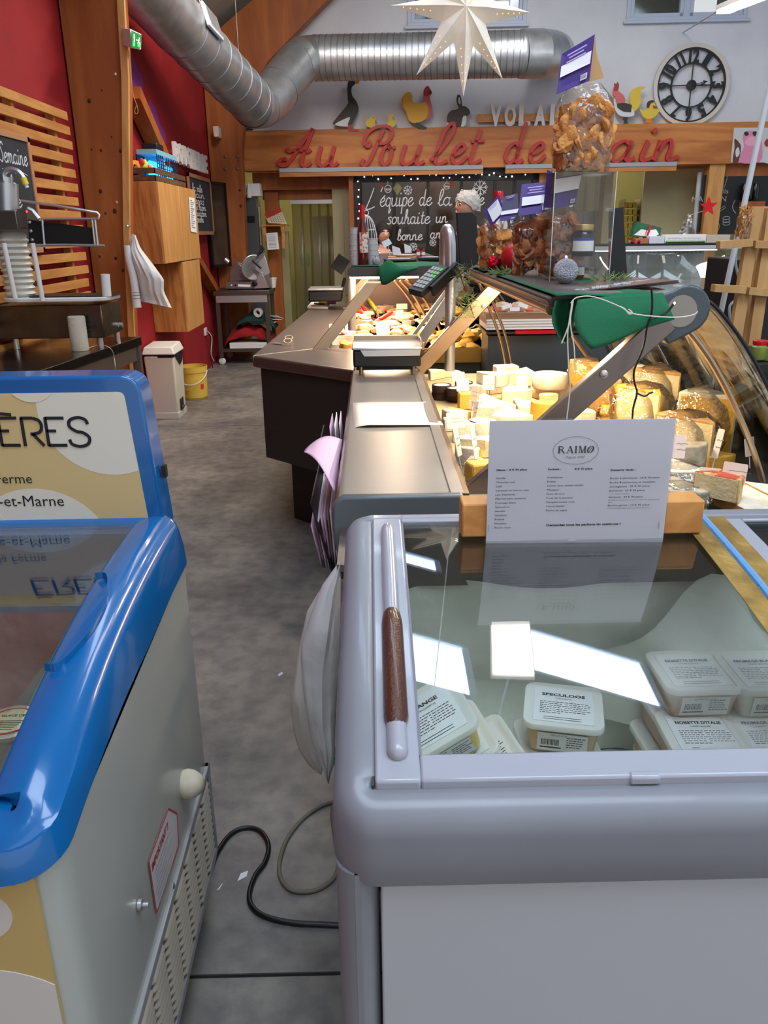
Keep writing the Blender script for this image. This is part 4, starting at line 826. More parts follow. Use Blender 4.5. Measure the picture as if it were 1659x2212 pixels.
L = [ # kind, px, py(base), level z, w, h, rind, paste, rot, label
('pot', 949, 862, 0, .070, .028, 0, ch_white, 0, 'dark-crusted round cheese at the bottom left of the black stack'),
('pot', 984, 866, 0, .070, .028, 0, ch_white, 0, 'dark-crusted round cheese at the bottom right of the black stack'),
('pot', 948, 846, .03, .070, .026, 0, ch_white, 0, 'white-topped black crust cheese resting upper left in the stack'),
('pot', 985, 853, .029, .068, .026, 0, ch_white, 0, 'white-topped black crust cheese in front of the red-labelled one'),
('pot', 1002, 840, .03, .066, .026, 0, ch_white, 0, 'white-topped black crust cheese with a red label patch'),
('block', 1011, 882, 0, .068, .055, ch_yel, ch_yel, .05, 'upright orange-yellow cheese block beside the black stack'),
('wedge', 935, 818, 0, .09, .035, ch_white, ch_cream, 1.2, 'pale flat wedge behind the dark-crusted cheeses, nearest the scale'),
('wedge', 975, 812, 0, .10, .02, ch_white, ch_cream, .4, 'thin white wedge lying at the far end of the counter'),
('wedge', 1033, 858, 0, .12, .05, ch_white, ch_cream, -2.2, 'tall white-rinded wedge with a card stuck behind it'),
('wedge', 1062, 846, 0, .13, .05, ch_white, ch_white, -.9, 'white wedge in the far row, cut face turned left'),
('wedge', 1068, 832, .05, .12, .045, ch_white, ch_white, -.6, 'upper white wedge of the far stack'),
('block', 1092, 816, .02, .09, .05, ch_white, ch_white, .2, 'white block in the far row behind the cards'),
('wedge', 1128, 828, .03, .15, .048, ch_white, ch_cream, -1.9, 'large cream wedge lying on top in the far row'),
('block', 1128, 846, 0, .13, .03, ch_white, ch_cream, .1, 'flat cream slab supporting the large far wedge'),
('drum', 1186, 857, 0, .135, .045, ch_white, 0, 0, 'lower white drum of the pair at the far right'),
('drum', 1187, 838, .046, .125, .052, ch_white, 0, 0, 'upper white drum cheese standing on another drum'),
('half', 1185, 880, 0, .07, .045, ch_grey, ch_cream, .3, 'small half cheese with dark flecked rind before the white drums'),
('wedge', 1045, 880, 0, .14, .034, ch_white, ch_yel, -1.7, 'yellow-sided wedge in the second row beside the orange block'),
('wedge', 1108, 868, 0, .14, .05, ch_white, ch_yel, -1.4, 'butter-yellow brie wedge in the middle of the counter'),
('wedge', 1068, 896, 0, .15, .042, ch_white, ch_yel, -1.5, 'long brie wedge with golden side, third row'),
('wedge', 1140, 896, 0, .15, .04, ch_white, ch_cream, -1.2, 'wide pale brie wedge below the butter-yellow one'),
('half', 1182, 905, 0, .11, .06, ch_yel, ch_cream, 2.8, 'rounded half wheel leaning by the dark support arm'),
('block', 1048, 908, 0, .07, .05, ch_white, ch_white, -.3, 'white cube between the third and fourth rows'),
('wedge', 1100, 920, 0, .16, .045, ch_white, ch_cream, -1.6, 'broad cream wedge just above the price sheet'),
('wedge', 985, 905, 0, .10, .03, ch_tan, ch_cream, -1.3, 'flat golden wedge along the steel worktop edge'),
('wedge', 958, 918, 0, .085, .045, ch_white, ch_cream, -.8, 'pale wedge beside the white paper on the worktop'),
('drum', 1040, 948, .0, .085, .055, ch_white, 0, 0, 'small white drum cheese left of the price sheet'),
('wedge', 985, 950, 0, .095, .055, ch_white, ch_cream, -1.4, 'creamy wedge under the tilted handwritten card'),
('wedge', 990, 985, 0, .09, .04, ch_white, ch_white, -1.8, 'white wedge halfway down the worktop edge'),
('block', 1035, 985, 0, .08, .05, ch_white, ch_cream, .2, 'cream block close to the price sheet edge'),
('wedge', 1010, 1022, 0, .09, .035, ch_grey, ch_cream, -1.5, 'blue-veined wedge near the foot of the arm'),
('block', 1040, 1040, 0, .07, .05, ch_yel, ch_yel, .3, 'deep yellow block next to the arm foot'),
('block', 1012, 948, 0, .06, .045, ch_cream, ch_white, .5, 'little cream block wedged behind the small white drum'),
('wedge', 1000, 968, .04, .08, .03, ch_white, ch_cream, 2.4, 'thin white wedge laid on top of the creamy one'),
('wedge', 1018, 1002, 0, .085, .05, ch_white, ch_yel, -2.2, 'yellow-sided wedge squeezed against the worktop edge'),
('block', 975, 930, 0, .05, .04, ch_white, ch_white, .1, 'little white cube at the worktop edge near the paper'),
('wedge', 1250, 905, 0, .12, .03, ch_white, ch_white, .2, 'thin white wedge seen just right of the dark arm'),
('drum', 1320, 905, 0, .075, .05, ch_yel, 0, 0, 'wrapped pale yellow ball cheese right of the arm'),
('wedge', 1275, 885, 0, .1, .03, ch_grey, ch_white, 1, 'grey-rinded wedge beneath a leaning card'),
('wedge', 1395, 885, 0, .14, .07, ch_grey, ch_tan, 1.6, 'dark wrapped wedge standing by the dangling black cable'),
('half', 1470, 1025, .0, .11, .085, ch_grey, ch_grey, 3.1, 'tall flecked grey half cheese beside the price sheet'),
('wedge', 1465, 1055, 0, .12, .055, ch_white, ch_yel, -1.6, 'bright yellow film-wrapped wedge beside the price sheet'),
('wedge', 1465, 1090, 0, .13, .045, ch_grey, ch_tan, -1.7, 'flat grey-rinded wrapped cheese behind the wooden block'),
('half', 1510, 1000, 0, .07, .11, ch_cream, ch_cream, .2, 'tall pale green-yellow half cylinder cheese'),
('wedge', 1600, 1082, 0, .30, .025, ch_white, ch_tan, -.9, 'large flat brie slab under the red-patterned wedge'),
('wedge', 1560, 1075, .026, .10, .055, ch_red, ch_cream, -.4, 'wedge with red patterned rind at the near corner'),
('wedge', 1540, 1015, 0, .10, .045, ch_yel, ch_yel, -1.2, 'golden wedge behind the red-patterned one'),
('wedge', 1655, 1080, 0, .1, .03, ch_white, ch_tan, -1, 'small pink-labelled wedge at the counter corner')]
for i, (k, px, py, lv, w, h, ri, pa_, rot, lab) in enumerate(L): cheese(k, Pz(px, py, DZ+lv+.0005), w, h, ri, pa_, lab, rot, wrapd=(lab.find('wrapped') >= 0))
# tall wedges and wheels ranged along the curved glass
for i, (x, y, w, h, ri, pa_, rot, lab) in enumerate((
    (.80, 1.98, .16, .13, ch_tan, ch_cream, 1.9, 'tall wrapped wedge standing nearest the curved glass end'), (.90, 2.12, .15, .16, ch_white, ch_yel, 2.2, 'tall white-faced wrapped wedge behind the first along the glass'),
    (.78, 2.26, .16, .15, ch_yel, ch_cream, 1.7, 'tall golden wrapped wedge, third along the curved glass'), (.88, 2.44, .15, .17, ch_tan, ch_cream, 2.0, 'brown-rinded tall wrapped wedge, fourth along the glass'),
    (.76, 2.56, .14, .13, ch_grey, ch_tan, 1.8, 'grey-rinded tall wrapped wedge, fifth along the glass'), (.88, 2.75, .15, .14, ch_white, ch_cream, 2.1, 'pale tall wrapped wedge, sixth along the glass'), (.80, 2.95, .14, .12, ch_tan, ch_yel, 1.8, 'tan tall wrapped wedge farthest along the glass'))):
    cheese('wedge', (x, y, DZ), w, h, ri, pa_, lab, rot, wrapd=True)
cards = [(990, 824, .03, .055, .04, 5), (1000, 845, .05, .05, .05, 10), (1055, 842, .06, .045, .055, -12), (1022, 868, .03, .035, .06, -50), (1128, 838, .04, .045, .05, -10), (1083, 805, .05, .04, .03, 5), (1024, 905, .03, .02, .06, -60), (985, 925, .06, .06, .05, 20), (993, 985, .04, .03, .08, 60), (1030, 990, .04, .03, .085, 60), (1322, 888, .03, .03, .06, 50), (1350, 895, .03, .05, .06, -40), (1310, 842, .02, .03, .04, 10), (1465, 990, .08, .03, .06, -20), (1530, 1050, .04, .05, .045, -25), (1543, 990, .05, .02, .08, -60), (1620, 985, .05, .045, .05, 35), (1582, 1045, .06, .055, .05, -40)]
clab = ['beside the scale behind the dark-crusted cheeses', 'above the two black-crusted cheeses', 'in front of the tall white far wedge', 'turned edge-on by the orange-yellow block', 'before the large cream wedge', 'flat at the very back of the cheeses', 'edge-on between the second and third rows', 'tilted over the creamy wedge by the worktop', 'curved beside the white wedge on the worktop edge', 'curved next to the cream block near the price sheet', 'standing between the dark arm and the price sheet', 'leaning just above the price sheet, right of the arm', 'small and white right behind the dark arm', 'pink-tinted at the right edge of the price sheet', 'over the film-wrapped yellow wedge', 'tall and narrow behind the red-patterned wedge', 'reflected in the curved glass at the corner', 'leaning over the red-patterned wedge']
for i, (px, py, lv, w, h, r0) in enumerate(cards): card(px, py, DZ+lv, w*.9, h*.9, 'pale handwritten price card '+clab[i], r0)
# ------------------------------------------------------------------ things on the worktop
pp = T('wrapping_paper', 'sheet of cream wrapping paper lying across the steel worktop', 'paper', Pz(850, 895, WZ))
c = [Pz(x, y, WZ+.004) for x, y in ((763, 921), (958, 918), (920, 868), (762, 873))]; c[3].z += .004; c[0] += V((0, 0, .004))
O('sheet', MB().grid(lambda u, v: (c[0].lerp(c[1], u)).lerp(c[3].lerp(c[2], u), v)+V((0, 0, .004*sin(u*5)*sin(v*3)-.010*max(0, .12-u)*8*(1-v))), 12, 6), m_cream, pp, solid=.0015)
# scale: black body with steel pan, on short feet
sy = 3.20; sx0, sx1 = Py(762, 750, sy).x, Py(910, 750, sy).x; sz0 = Py(830, 793, sy).z; sz1 = Py(830, 757, sy).z; 
scl = T('shop_scale', 'black shop scale with polished steel pan at the worktop corner', 'scale', ((sx0+sx1)/2, sy+.12, WZ))
O('body', MB().box(sx0, sx1, sy, sy+.26, sz0+.0, sz1), m_black, scl, bev=.008, seg=3)
pt_ = Py(830, 722, sy+.24).z
O('front_strip', MB().prism([(sx0+.03, sz1+.002), (sx0+.045, sz1-.022), (sx1-.006, sz1-.022), (sx1-.002, sz1+.002)], XZ((0, sy-.001, 0)), 0, .002), m_alu, scl, flat=True)
O('pan', MB().box(sx0-.004, sx1+.004, sy-.006, sy+.25, sz1+.002, sz1+.012), m_alu, scl, bev=.004)
O('pan_rim', MB().box(sx1+.002, sx1+.012, sy-.004, sy+.25, sz1, sz1+.03).box(sx0, sx1, sy+.235, sy+.25, sz1+.01, sz1+.03), m_champ, scl, bev=.002)
for x in (sx0+.03, sx1-.03):
    for y in (sy+.03, sy+.22): O('foot', MB().cyl((x, y, WZ+.001), (x, y, sz0), .008, n=10), m_steel_d, scl)
w0, w1 = Py(910, 770, sy+.02), Py(963, 700, sy+.22)
# till post: bent steel tube carrying the keypad
ps = Pz(968, 752, WZ+.02); py_ = 3.36; pst = [Py(972, 745, py_), Py(973, 560, py_), Py(972, 520, py_), Py(968, 497, py_+.01), Py(962, 503, py_+.05), Py(960, 545, py_+.08), Py(960, 575, py_+.08)]
bp0 = V((pst[0].x, py_, WZ-.05))
po = T('till_post', 'bent silver tube post rising beside the scale, carrying a keypad', 'post', bp0)
O('tube', MB().tube([bp0]+pst, .022, 14, sp=4), m_alu, po)
kc = Py(930, 596, py_-.08); kp = T('keypad', 'small black tilted keypad with rows of pale and green keys on the silver post', 'keypad', kc)
ka, kb = Py(902, 621, py_-.12), Py(948, 578, py_-.04); du = (kb-ka).normalized(); dn = V((-.55, -.70, .46)).normalized(); dn = (dn-du*dn.dot(du)).normalized(); dv = dn.cross(du)
O('case', MB().prism([(-.02, -.035), ((kb-ka).length+.02, -.035), ((kb-ka).length+.02, .035), (-.02, .035)], (ka, du, dv, dn), -.028, 0), m_black, kp, bev=.003)
O('bracket', MB().prism([(.03, -.05), ((kb-ka).length+.06, -.05), ((kb-ka).length+.06, -.035), (.03, -.035)], (ka, du, dv, dn), -.05, -.005), m_black, kp)
O('bracket_box', MB().box(Py(920, 620, py_+.0).x, bp0.x-.016, py_-.02, py_+.03, Py(940, 620, py_).z, Py(940, 588, py_).z), m_black, kp, bev=.003)
Lk = (kb-ka).length; mkey = mat('key_grey', '#9aa19a', .5); mkg = mat('key_green', '#4fbf4a', .5)
for i in range(6):
    for j in range(4):
        a0 = Lk*(i+.1)/6; b0 = -.028+.056*(j+.1)/4; O('key', MB().prism([(a0, b0), (a0+Lk*.13, b0), (a0+Lk*.13, b0+.0112), (a0, b0+.0112)], (ka, du, dv, dn), 0, .003), mkg if (i in (3, 5) and j == 0) or (i == 4 and j == 1) else mkey, kp)
# paper sheaves in the bins clipped to the worktop edge
m_pink = bpy.data.materials.new('striped_paper'); m_pink.use_nodes = True; _nt = m_pink.node_tree; _b = _nt.nodes['Principled BSDF']
_w = _nt.nodes.new('ShaderNodeTexWave'); _w.inputs['Scale'].default_value = 62; _t = _nt.nodes.new('ShaderNodeTexCoord'); _r = _nt.nodes.new('ShaderNodeValToRGB'); _r.color_ramp.elements[0].color = lin('#b789ad'); _r.color_ramp.elements[1].color = lin('#e3bdd0'); _r.color_ramp.elements[1].position = .5
_w.bands_direction = 'Y'
_nt.links.new(_t.outputs['Object'], _w.inputs['Vector']); _nt.links.new(_w.outputs['Fac'], _r.inputs[0]); _nt.links.new(_r.outputs[0], _b.inputs['Base Color']); _b.inputs['Roughness'].default_value = .8
def quadsheet(pts, n=8, bend=0, t=.002): 
    a, b, c, d = pts; return MB().grid(lambda u, v: (a.lerp(b, u)).lerp(d.lerp(c, u), v)+V((-bend*sin(pi*u)*1, 0, bend*sin(pi*u))), n, 4)
def bin_(y0, y1, z0, z1, lab, out=.075, ol=.05): 
    t = T('paper_bin', lab, 'holder', (WX0-.03, (y0+y1)/2, z0)); x = WX0-.013
    O('tray', MB().prism([(x, z1), (x, z0), (x-ol*.4, z0), (x-out, z1+.01), (x-out-.003, z1+.01), (x-ol*.4-.004, z0-.004), (x+.001, z0-.004)], ((0, y0, 0), (1, 0, 0), (0, 0, 1), (0, 1, 0)), 0, y1-y0), m_black, t); return t
b1 = bin_(2.42, 2.62, .70, .83, 'upper black bin of striped paper squares fixed to the worktop side'); b2 = bin_(1.95, 2.33, .58, .78, 'long black bin stuffed with striped wrapping paper under the worktop')
p1 = T('paper_stack', 'small upright stack of pink striped papers in the far bin', 'paper', (WX0-.04, 2.52, .72))
for k in range(3): O('sheet', quadsheet([V((WX0-.022-.014*k, 2.44, .73)), V((WX0-.022-.014*k, 2.60, .73)), V((WX0-.03-.015*k, 2.58+.02*k, .895-.008*k)), V((WX0-.03-.015*k, 2.43, .89-.006*k))]), m_pink if k != 1 else m_whiten, p1, solid=.002)
p2 = T('paper_stack', 'thick sheaf of pink striped wrapping paper with one sheet flopping outward', 'paper', (WX0-.05, 2.1, .6))
O('flopped_sheet', MB().grid(lambda u, v: (Py(739, 950, 2.25).lerp(Py(722, 1062, 1.84), v)).lerp(Py(672, 966, 2.2).lerp(Py(664, 982, 2.06), v).lerp(Py(652, 973, 2.12), .6), u)+V((0, 0, .022*sin(pi*u))), 10, 8), m_pink, p2, solid=.0018)
for k in range(9): O('sheet', quadsheet([V((WX0-.020-.006*k, 1.97, .60)), V((WX0-.020-.006*k, 2.31, .60)), V((WX0-.024-.0085*k, 2.31-.02*(k % 3), .80-.006*k)), V((WX0-.024-.0085*k, 1.965+.01*(k % 2), .78-.007*k))]), (m_pink, m_pink, m_whiten, mat('brown_paper', '#8d6a64', .8))[k % 4], p2, solid=.003)
# ================================================================== handwriting strokes
_ov = [(.62, .82), (.35, 1), (.08, .75), (.04, .3), (.3, 0), (.58, .25), (.65, .8)]
G = {'a': (1.0, [_ov, [(.66, 1), (.64, .25), (.78, 0), (1.0, .18)]]), 'b': (.8, [[(0, .15), (.3, 1.1), (.38, 1.8), (.2, 2), (.1, 1.4), (.12, .2), (.4, 0), (.65, .4), (.45, .85), (.2, .75)]]),
 'd': (1.0, [_ov, [(.68, 2.0), (.64, .3), (.78, 0), (1.0, .18)]]), 'e': (.8, [[(.0, .4), (.4, .55), (.62, .82), (.4, 1.0), (.12, .75), (.06, .3), (.3, 0), (.6, .1), (.85, .4)]]),
 'f': (.6, [[(0, .2), (.35, 1.1), (.5, 1.8), (.35, 2), (.25, 1.4), (.2, 0), (.15, -.9), (.3, -.7), (.3, 0), (.6, .3)]]), 'h': (.9, [[(0, .1), (.25, 1.1), (.3, 1.9), (.15, 2), (.1, 1.3), (.08, 0)], [(.08, .4), (.3, .9), (.5, .9), (.55, .5), (.55, .1), (.75, 0), (.9, .2)]]),
 'i': (.5, [[(.1, 1), (.1, .25), (.22, 0), (.5, .2)], [(.12, 1.38), (.2, 1.56)]]), 'l': (.6, [[(0, .2), (.3, .9), (.45, 1.6), (.36, 2.02), (.18, 1.75), (.12, .9), (.16, .2), (.34, 0), (.6, .18)]]),
 'n': (1.0, [[(.05, 1), (.06, 0)], [(.07, .45), (.25, .92), (.45, .98), (.56, .65), (.56, .2), (.7, 0), (1.0, .2)]]), 'o': (.85, [[(.4, 1), (.1, .8), (.04, .3), (.32, 0), (.62, .3), (.62, .75), (.4, 1), (.5, .85), (.85, .9)]]),
 'p': (.8, [[(.08, 1), (.06, -.9)], [(.08, .6), (.3, 1), (.6, .85), (.6, .3), (.35, 0), (.1, .2)]]), 'q': (.85, [_ov, [(.66, 1), (.62, -.8), (.85, -.3)]]), 'r': (.75, [[(.05, 1), (.1, 0)], [(.08, .5), (.25, .9), (.5, 1), (.72, .9)]]),
 's': (.7, [[(.6, .85), (.35, 1), (.12, .8), (.4, .5), (.55, .2), (.3, 0), (0, .1)]]), 't': (.65, [[(.25, 1.7), (.2, .3), (.35, 0), (.65, .2)], [(0, 1.1), (.55, 1.12)]]), 'u': (1.0, [[(.05, 1), (.05, .3), (.25, 0), (.5, .15), (.64, .5)], [(.66, 1), (.64, .25), (.78, 0), (1.0, .18)]]),
 'm': (1.3, [[(.05, 1), (.06, 0)], [(.07, .5), (.25, .95), (.42, .9), (.45, 0)], [(.45, .5), (.65, .95), (.85, .85), (.87, .2), (1, 0), (1.3, .2)]]), 'v': (.8, [[(0, 1), (.3, 0), (.65, 1)]]), 'g': (.9, [_ov, [(.66, 1), (.62, -.6), (.3, -.9), (.05, -.6)]]), 'c': (.7, [[(.6, .85), (.35, 1), (.06, .6), (.1, .15), (.35, 0), (.65, .15)]]),
 'L': (1.0, [[(.5, 2), (.3, 1), (0, -.1)], [(0, -.1), (.35, -.08), (.75, .15)]]), "'": (.35, [[(.25, 2.1), (.12, 1.6)]]), 'S': (.9, [[(.8, 1.7), (.5, 2), (.15, 1.6), (.45, 1.05), (.65, .5), (.4, 0), (0, .2)]]), ' ': (.6, []), '´': (0, [[(-.45, 1.3), (-.2, 1.55)]])}
def hand(mb, s, F, xh, w, d0=0, d1=.002, shear=.15, adv=1.0, wd=None):
    o, u, v, n = [V(q) for q in F]; x = 0; tot = sum(G[c][0] for c in s if c in G); k = xh
    kx = (wd/tot) if wd else xh*adv
    for c in s:
        if c not in G: continue
        a, st = G[c]; mb.ribbon([[((p[0])*kx+x+p[1]*shear*k, p[1]*k) for p in q] for q in st], (o, u, v, n), w, d0, d1, sp=4); x += a*kx
    return mb
# ================================================================== things on the cheese counter's gantry shelf
m_lamp_b = mat('led_bulb', '#fff0d8', emit=18)
m_bron = mat('dark_menu', '#3a2021', .35, coat=.4)
SHZ = GZT+.002
def on_sh(px, y, z=None): p = Py(px, 500, y); return V((p.x, y, SHZ if z is None else z))
menu = T('menu_board', 'dark brown laminated menu sheets lying under the bread bags', 'menu', on_sh(1320, 1.98))
c = [Pz(1168, 634, SHZ), Pz(1208, 645, SHZ-.006), Pz(1470, 611, SHZ), Pz(1330, 590, SHZ)]
m0 = [Py(1170, 636, 2.0), Py(1205, 642, 1.86), Py(1465, 613, 1.92), Py(1330, 603, 2.2)]
for k in range(2):
    mb = MB(); q_ = [p+V((.004*k, .004*k, .005-.004*k)) for p in m0]; mb.v = q_+[p+V((0, 0, .003)) for p in q_]; mb.f = [(3, 2, 1, 0), (4, 5, 6, 7), (0, 1, 5, 4), (1, 2, 6, 5), (2, 3, 7, 6), (3, 0, 4, 7)]; O('sheet', mb, m_bron, menu)
mb = MB(); du = (m0[2]-m0[1]).normalized(); dv = (m0[0]-m0[1]).normalized()
for i in range(3): hand(mb, ['menu sale', 'planche', 'repas'][i], (m0[1]+du*(.03+.07*i)+dv*(.02+.035*i)+V((0, 0, .0085)), du, dv*1.0, V((0, 0, 1))), .012, .0018, wd=.10)
O('writing', mb, m_chalk, menu, flat=True)
# rusks
m_rusk = mat('rusk', '#d99a55', .8, col2='#b87434', vs=60, bump=.5, bs=160); m_ruskd = mat('dark_rusk', '#a9693c', .8, col2='#84492a', vs=60, bump=.5, bs=160)
def rusk_mb(s=1):
    mb = MB(); pts = [(x*s, y*s) for x, y in rrect(-.024, .024, -.019, .017, .012, 3)]; n = len(pts)
    for k, z in ((.86, -.006), (1, -.004), (1, .004), (.86, .006)): mb.v += [V((x*k, y*k, z*s)) for x, y in pts]
    for j in range(3): mb.f += [(j*n+i, j*n+(i+1) % n, (j+1)*n+(i+1) % n, (j+1)*n+i) for i in range(n)]
    mb.f += [tuple(reversed(range(n))), tuple(range(3*n, 4*n))]; return mb
_r0 = {}
rnd = random.Random(11)
def rusk(p, R_, m, lab, grp, s=1):
    key = m.name
    if key not in _r0:
        o = O('rusk_slice', rusk_mb(), m, None, lab, 'rusk', grp); _r0[key] = o; o.matrix_world = Matrix.Translation(p) @ R_ @ Matrix.Diagonal((s, s, s, 1)); return o
    o = _r0[key].copy(); COL.objects.link(o); o['label'] = lab; o['group'] = grp; o.matrix_world = Matrix.Translation(p) @ R_ @ Matrix.Diagonal((s, s, s, 1)); return o
m_purp = mat('purple_card', '#3f2478', .5); m_purpd = mat('dark_purple_card', '#2e1a4a', .5); m_kraft = mat('kraft_card', '#c49a68', .8)
def rot_e(rx, ry, rz_): return Matrix.Rotation(rz_, 4, 'Z') @ Matrix.Rotation(ry, 4, 'Y') @ Matrix.Rotation(rx, 4, 'X')
def bread_bag(p, w, d, h, lab, n, m, slab, sgrp, top=.5, ruskh=1.0, s=1.0, seed=1):
    t = T('bread_bag', lab, 'bag', p); r_ = random.Random(seed)
    def fn(u, v):
        a = 2*pi*u; k = 1 if v < .8 else 1-(1-top)*((v-.8)/.2); kd = 1 if v < .72 else max(.06, 1-(v-.72)/.28)
        sx_ = abs(cos(a))**.55*(1 if cos(a) > 0 else -1); sy_ = abs(sin(a))**.6*(1 if sin(a) > 0 else -1)
        e = .03*noise.noise(V((cos(a)*3, sin(a)*3, v*6+seed)))
        return p+V((sx_*w/2*(k+e), sy_*d/2*kd*(1+e*2), h*v))
    O('clear_film', MB().grid(fn, 28, 12), m_bagfilm, t)
    n = int(n*1.5); nx = 4 if w > .14 else 3; layers = max(2, int(n/nx)); i = 0
    for k in range(layers):
        z = .022+(h*ruskh-.05)*k/layers
        for j in range(nx):
            if i >= n: break
            zz = z/h; wx = w*.9/nx*(1 if zz < .7 else .75)
            q_ = p+V(((j-(nx-1)/2)*wx+r_.uniform(-.006, .006), -d*.12+r_.uniform(-.02, .025)*(d/.09), z+r_.uniform(-.005, .008)))
            rusk(q_, rot_e(R(r_.uniform(40, 120)), R(r_.uniform(-45, 45)), R(r_.uniform(-60, 60))), m, slab, sgrp, s*r_.uniform(.85, 1.12)); i += 1
    return t
def header(t, c, m, white=None, lines=3, barcode=True, w0=.0008):
    """header card through four world corners: top-left, top-right, bottom-right, bottom-left"""
    a, b, cc, d = [V(q_) for q_ in c]; u = (b-a); v = (d-a); n = u.cross(v).normalized()
    if n.y > 0: n = -n
    hd_ = O('header_card', MB().hexa([d-n*0, cc, b, a, d-n*.0015, cc-n*.0015, b-n*.0015, a-n*.0015]), m, t, flat=True)
    L_ = lambda x, y, e=.0008: (a.lerp(b, x)).lerp(d.lerp(cc, x), y)+n*e
    def rq(x0, x1, y0_, y1_, e=.006): return [L_(x0, y0_, e), L_(x1, y0_, e), L_(x1, y1_, e), L_(x0, y1_, e)]
    if white: O('white_panel', MB().add(rq(*white), [(0, 1, 2, 3)]), m_whiten, hd_, flat=True)
    mb = MB()
    for i in range(lines): mb.add(rq(.22+.06*(i % 2), .8-.07*(i % 2), .16+.085*i, .19+.085*i, .008), [(0, 1, 2, 3)])
    O('print', mb, mat('pale_print', '#b9a6dd', .6), hd_, flat=True)
    if barcode:
        mb = MB(); O('barcode_patch', MB().add(rq(.72, .92, .82, .95, .007), [(0, 1, 2, 3)]), m_whiten, hd_, flat=True)
        for i in range(8): mb.add(rq(.735+.022*i, .745+.022*i, .835, .935, .009), [(0, 1, 2, 3)])
        O('barcode', mb, m_ink, hd_, flat=True)
    return hd_
SY = 2.22
# acrylic stand (a clear box) with jars, tall bag on top
sx0_, sx1_ = Py(1192, 500, SY).x, Py(1324, 500, SY).x; stz = Py(1258, 371, SY).z
ast = T('acrylic_stand', 'tall clear acrylic box stand carrying the tallest rusk bag', 'stand', ((sx0_+sx1_)/2, SY+.08, SHZ))
for nm, q_ in (('side', (sx0_, sx0_+.003, SY, SY+.16, SHZ, stz)), ('side', (sx1_-.003, sx1_, SY, SY+.16, SHZ, stz)), ('back', (sx0_, sx1_, SY+.157, SY+.16, SHZ, stz)), ('front', (sx0_, sx1_, SY, SY+.003, SHZ, stz)), ('top', (sx0_, sx1_, SY, SY+.16, stz-.003, stz))): O(nm+'_panel', MB().box(*q_), m_acryl, ast)
mb = MB()
for x in (sx0_, sx1_-.002):
    mb.box(x, x+.002, SY-.0006, SY, SHZ, stz)
O('edge_glint', mb, m_alu, ast)  # thin metal strips imitate light caught in the acrylic edges
tb_ = bread_bag(V(((sx0_+sx1_)/2-.003, SY+.05, stz+.003)), Py(1318, 400, SY).x-Py(1196, 400, SY).x, .085, Py(1250, 175, SY).z-stz, 'tall clear bag of golden rusks on the acrylic stand with purple header', 34, m_rusk, 'golden toasted rusk slice inside the tall bag', 'rusks in the tall bag', top=.5, ruskh=.92, seed=3, s=1.1)
hy_ = SY+.02; header(tb_, [Py(1213, 117, hy_), Py(1285, 74, hy_-.02), Py(1273, 174, hy_-.03), Py(1202, 203, hy_-.02)], m_purp, (.06, .97, .36, .64))
O('kraft_flap', MB().hexa([Py(1286, 76, hy_+.0), Py(1289, 118, hy_+.01), Py(1305, 168, hy_+.03), Py(1268, 178, hy_+.01)]+[p+V((0, .001, 0)) for p in (Py(1286, 76, hy_+.0), Py(1289, 118, hy_+.01), Py(1305, 168, hy_+.03), Py(1268, 178, hy_+.01))]), m_kraft, tb_)
b2_ = bread_bag(V((sx0_+.05, SY+.10, SHZ+.003)), .085, .075, .20, 'rusk bag with pale header stored inside the acrylic stand', 12, m_ruskd, 'brown rusk slice inside the bag within the acrylic stand', 'rusks in the acrylic stand', seed=5)
header(b2_, [Py(1197, 385, SY+.07), Py(1255, 376, SY+.07), Py(1243, 440, SY+.06), Py(1197, 452, SY+.06)], m_purp, (0, 1, .05, .5), 0)
m_gold2 = mat('gold_lid', '#c9b07a', .3, .8); m_jar = mat('dark_jar', '#14100f', .15, coat=.5); m_jam = mat('jam', '#8a3b22', .2, coat=.6); m_bl = mat('blue_label', '#24479a', .5)
def jar(p, r, h, m, lab, lid=m_gold2, lb=True, band=m_bl):
    t = T('jar', lab, 'jar', p); O('glass_body', MB().lathe([(r*.9, 0), (r, .006), (r, h*.86), (r*.82, h*.96), (r*.82, h)], p, 22), m, t)
    O('lid', MB().lathe([(r*.9, h), (r*.92, h+.002), (r*.92, h+.014), (r*.86, h+.016), (0, h+.016)], p, 22), lid, t)
    if lb:
        f = lambda z0, z1: MB().grid(lambda u, v: p+V(((r+.0008)*cos(R(-160+130*u)), (r+.0008)*sin(R(-160+130*u)), h*(z0+(z1-z0)*v))), 10, 1)
        O('label', f(.2, .6), m_whiten, t); O('label_band', f(.6, .72), band, t)
    return t
ris = T('clear_riser', 'small clear acrylic block raising the gold-lidded jar inside the stand', 'riser', V((Py(1256, 500, SY).x, SY+.06, SHZ)))
jx = Py(1260, 500, SY+.06).x; jz0 = Py(1260, 553, SY+.06).z
O('block', MB().box(jx-.03, jx+.03, SY+.03, SY+.09, SHZ+.0005, jz0-.001), m_acryl, ris)
jar(V((jx, SY+.06, jz0)), .030, .066, m_jar, 'dark jar with a gold lid and white label in the stand')
jx2 = Py(1248, 500, SY+.13).x; jar(V((jx2, SY+.125, SHZ+.001)), .024, .052, m_jam, 'low dark-lidded jar standing on the shelf in the acrylic stand', m_black)
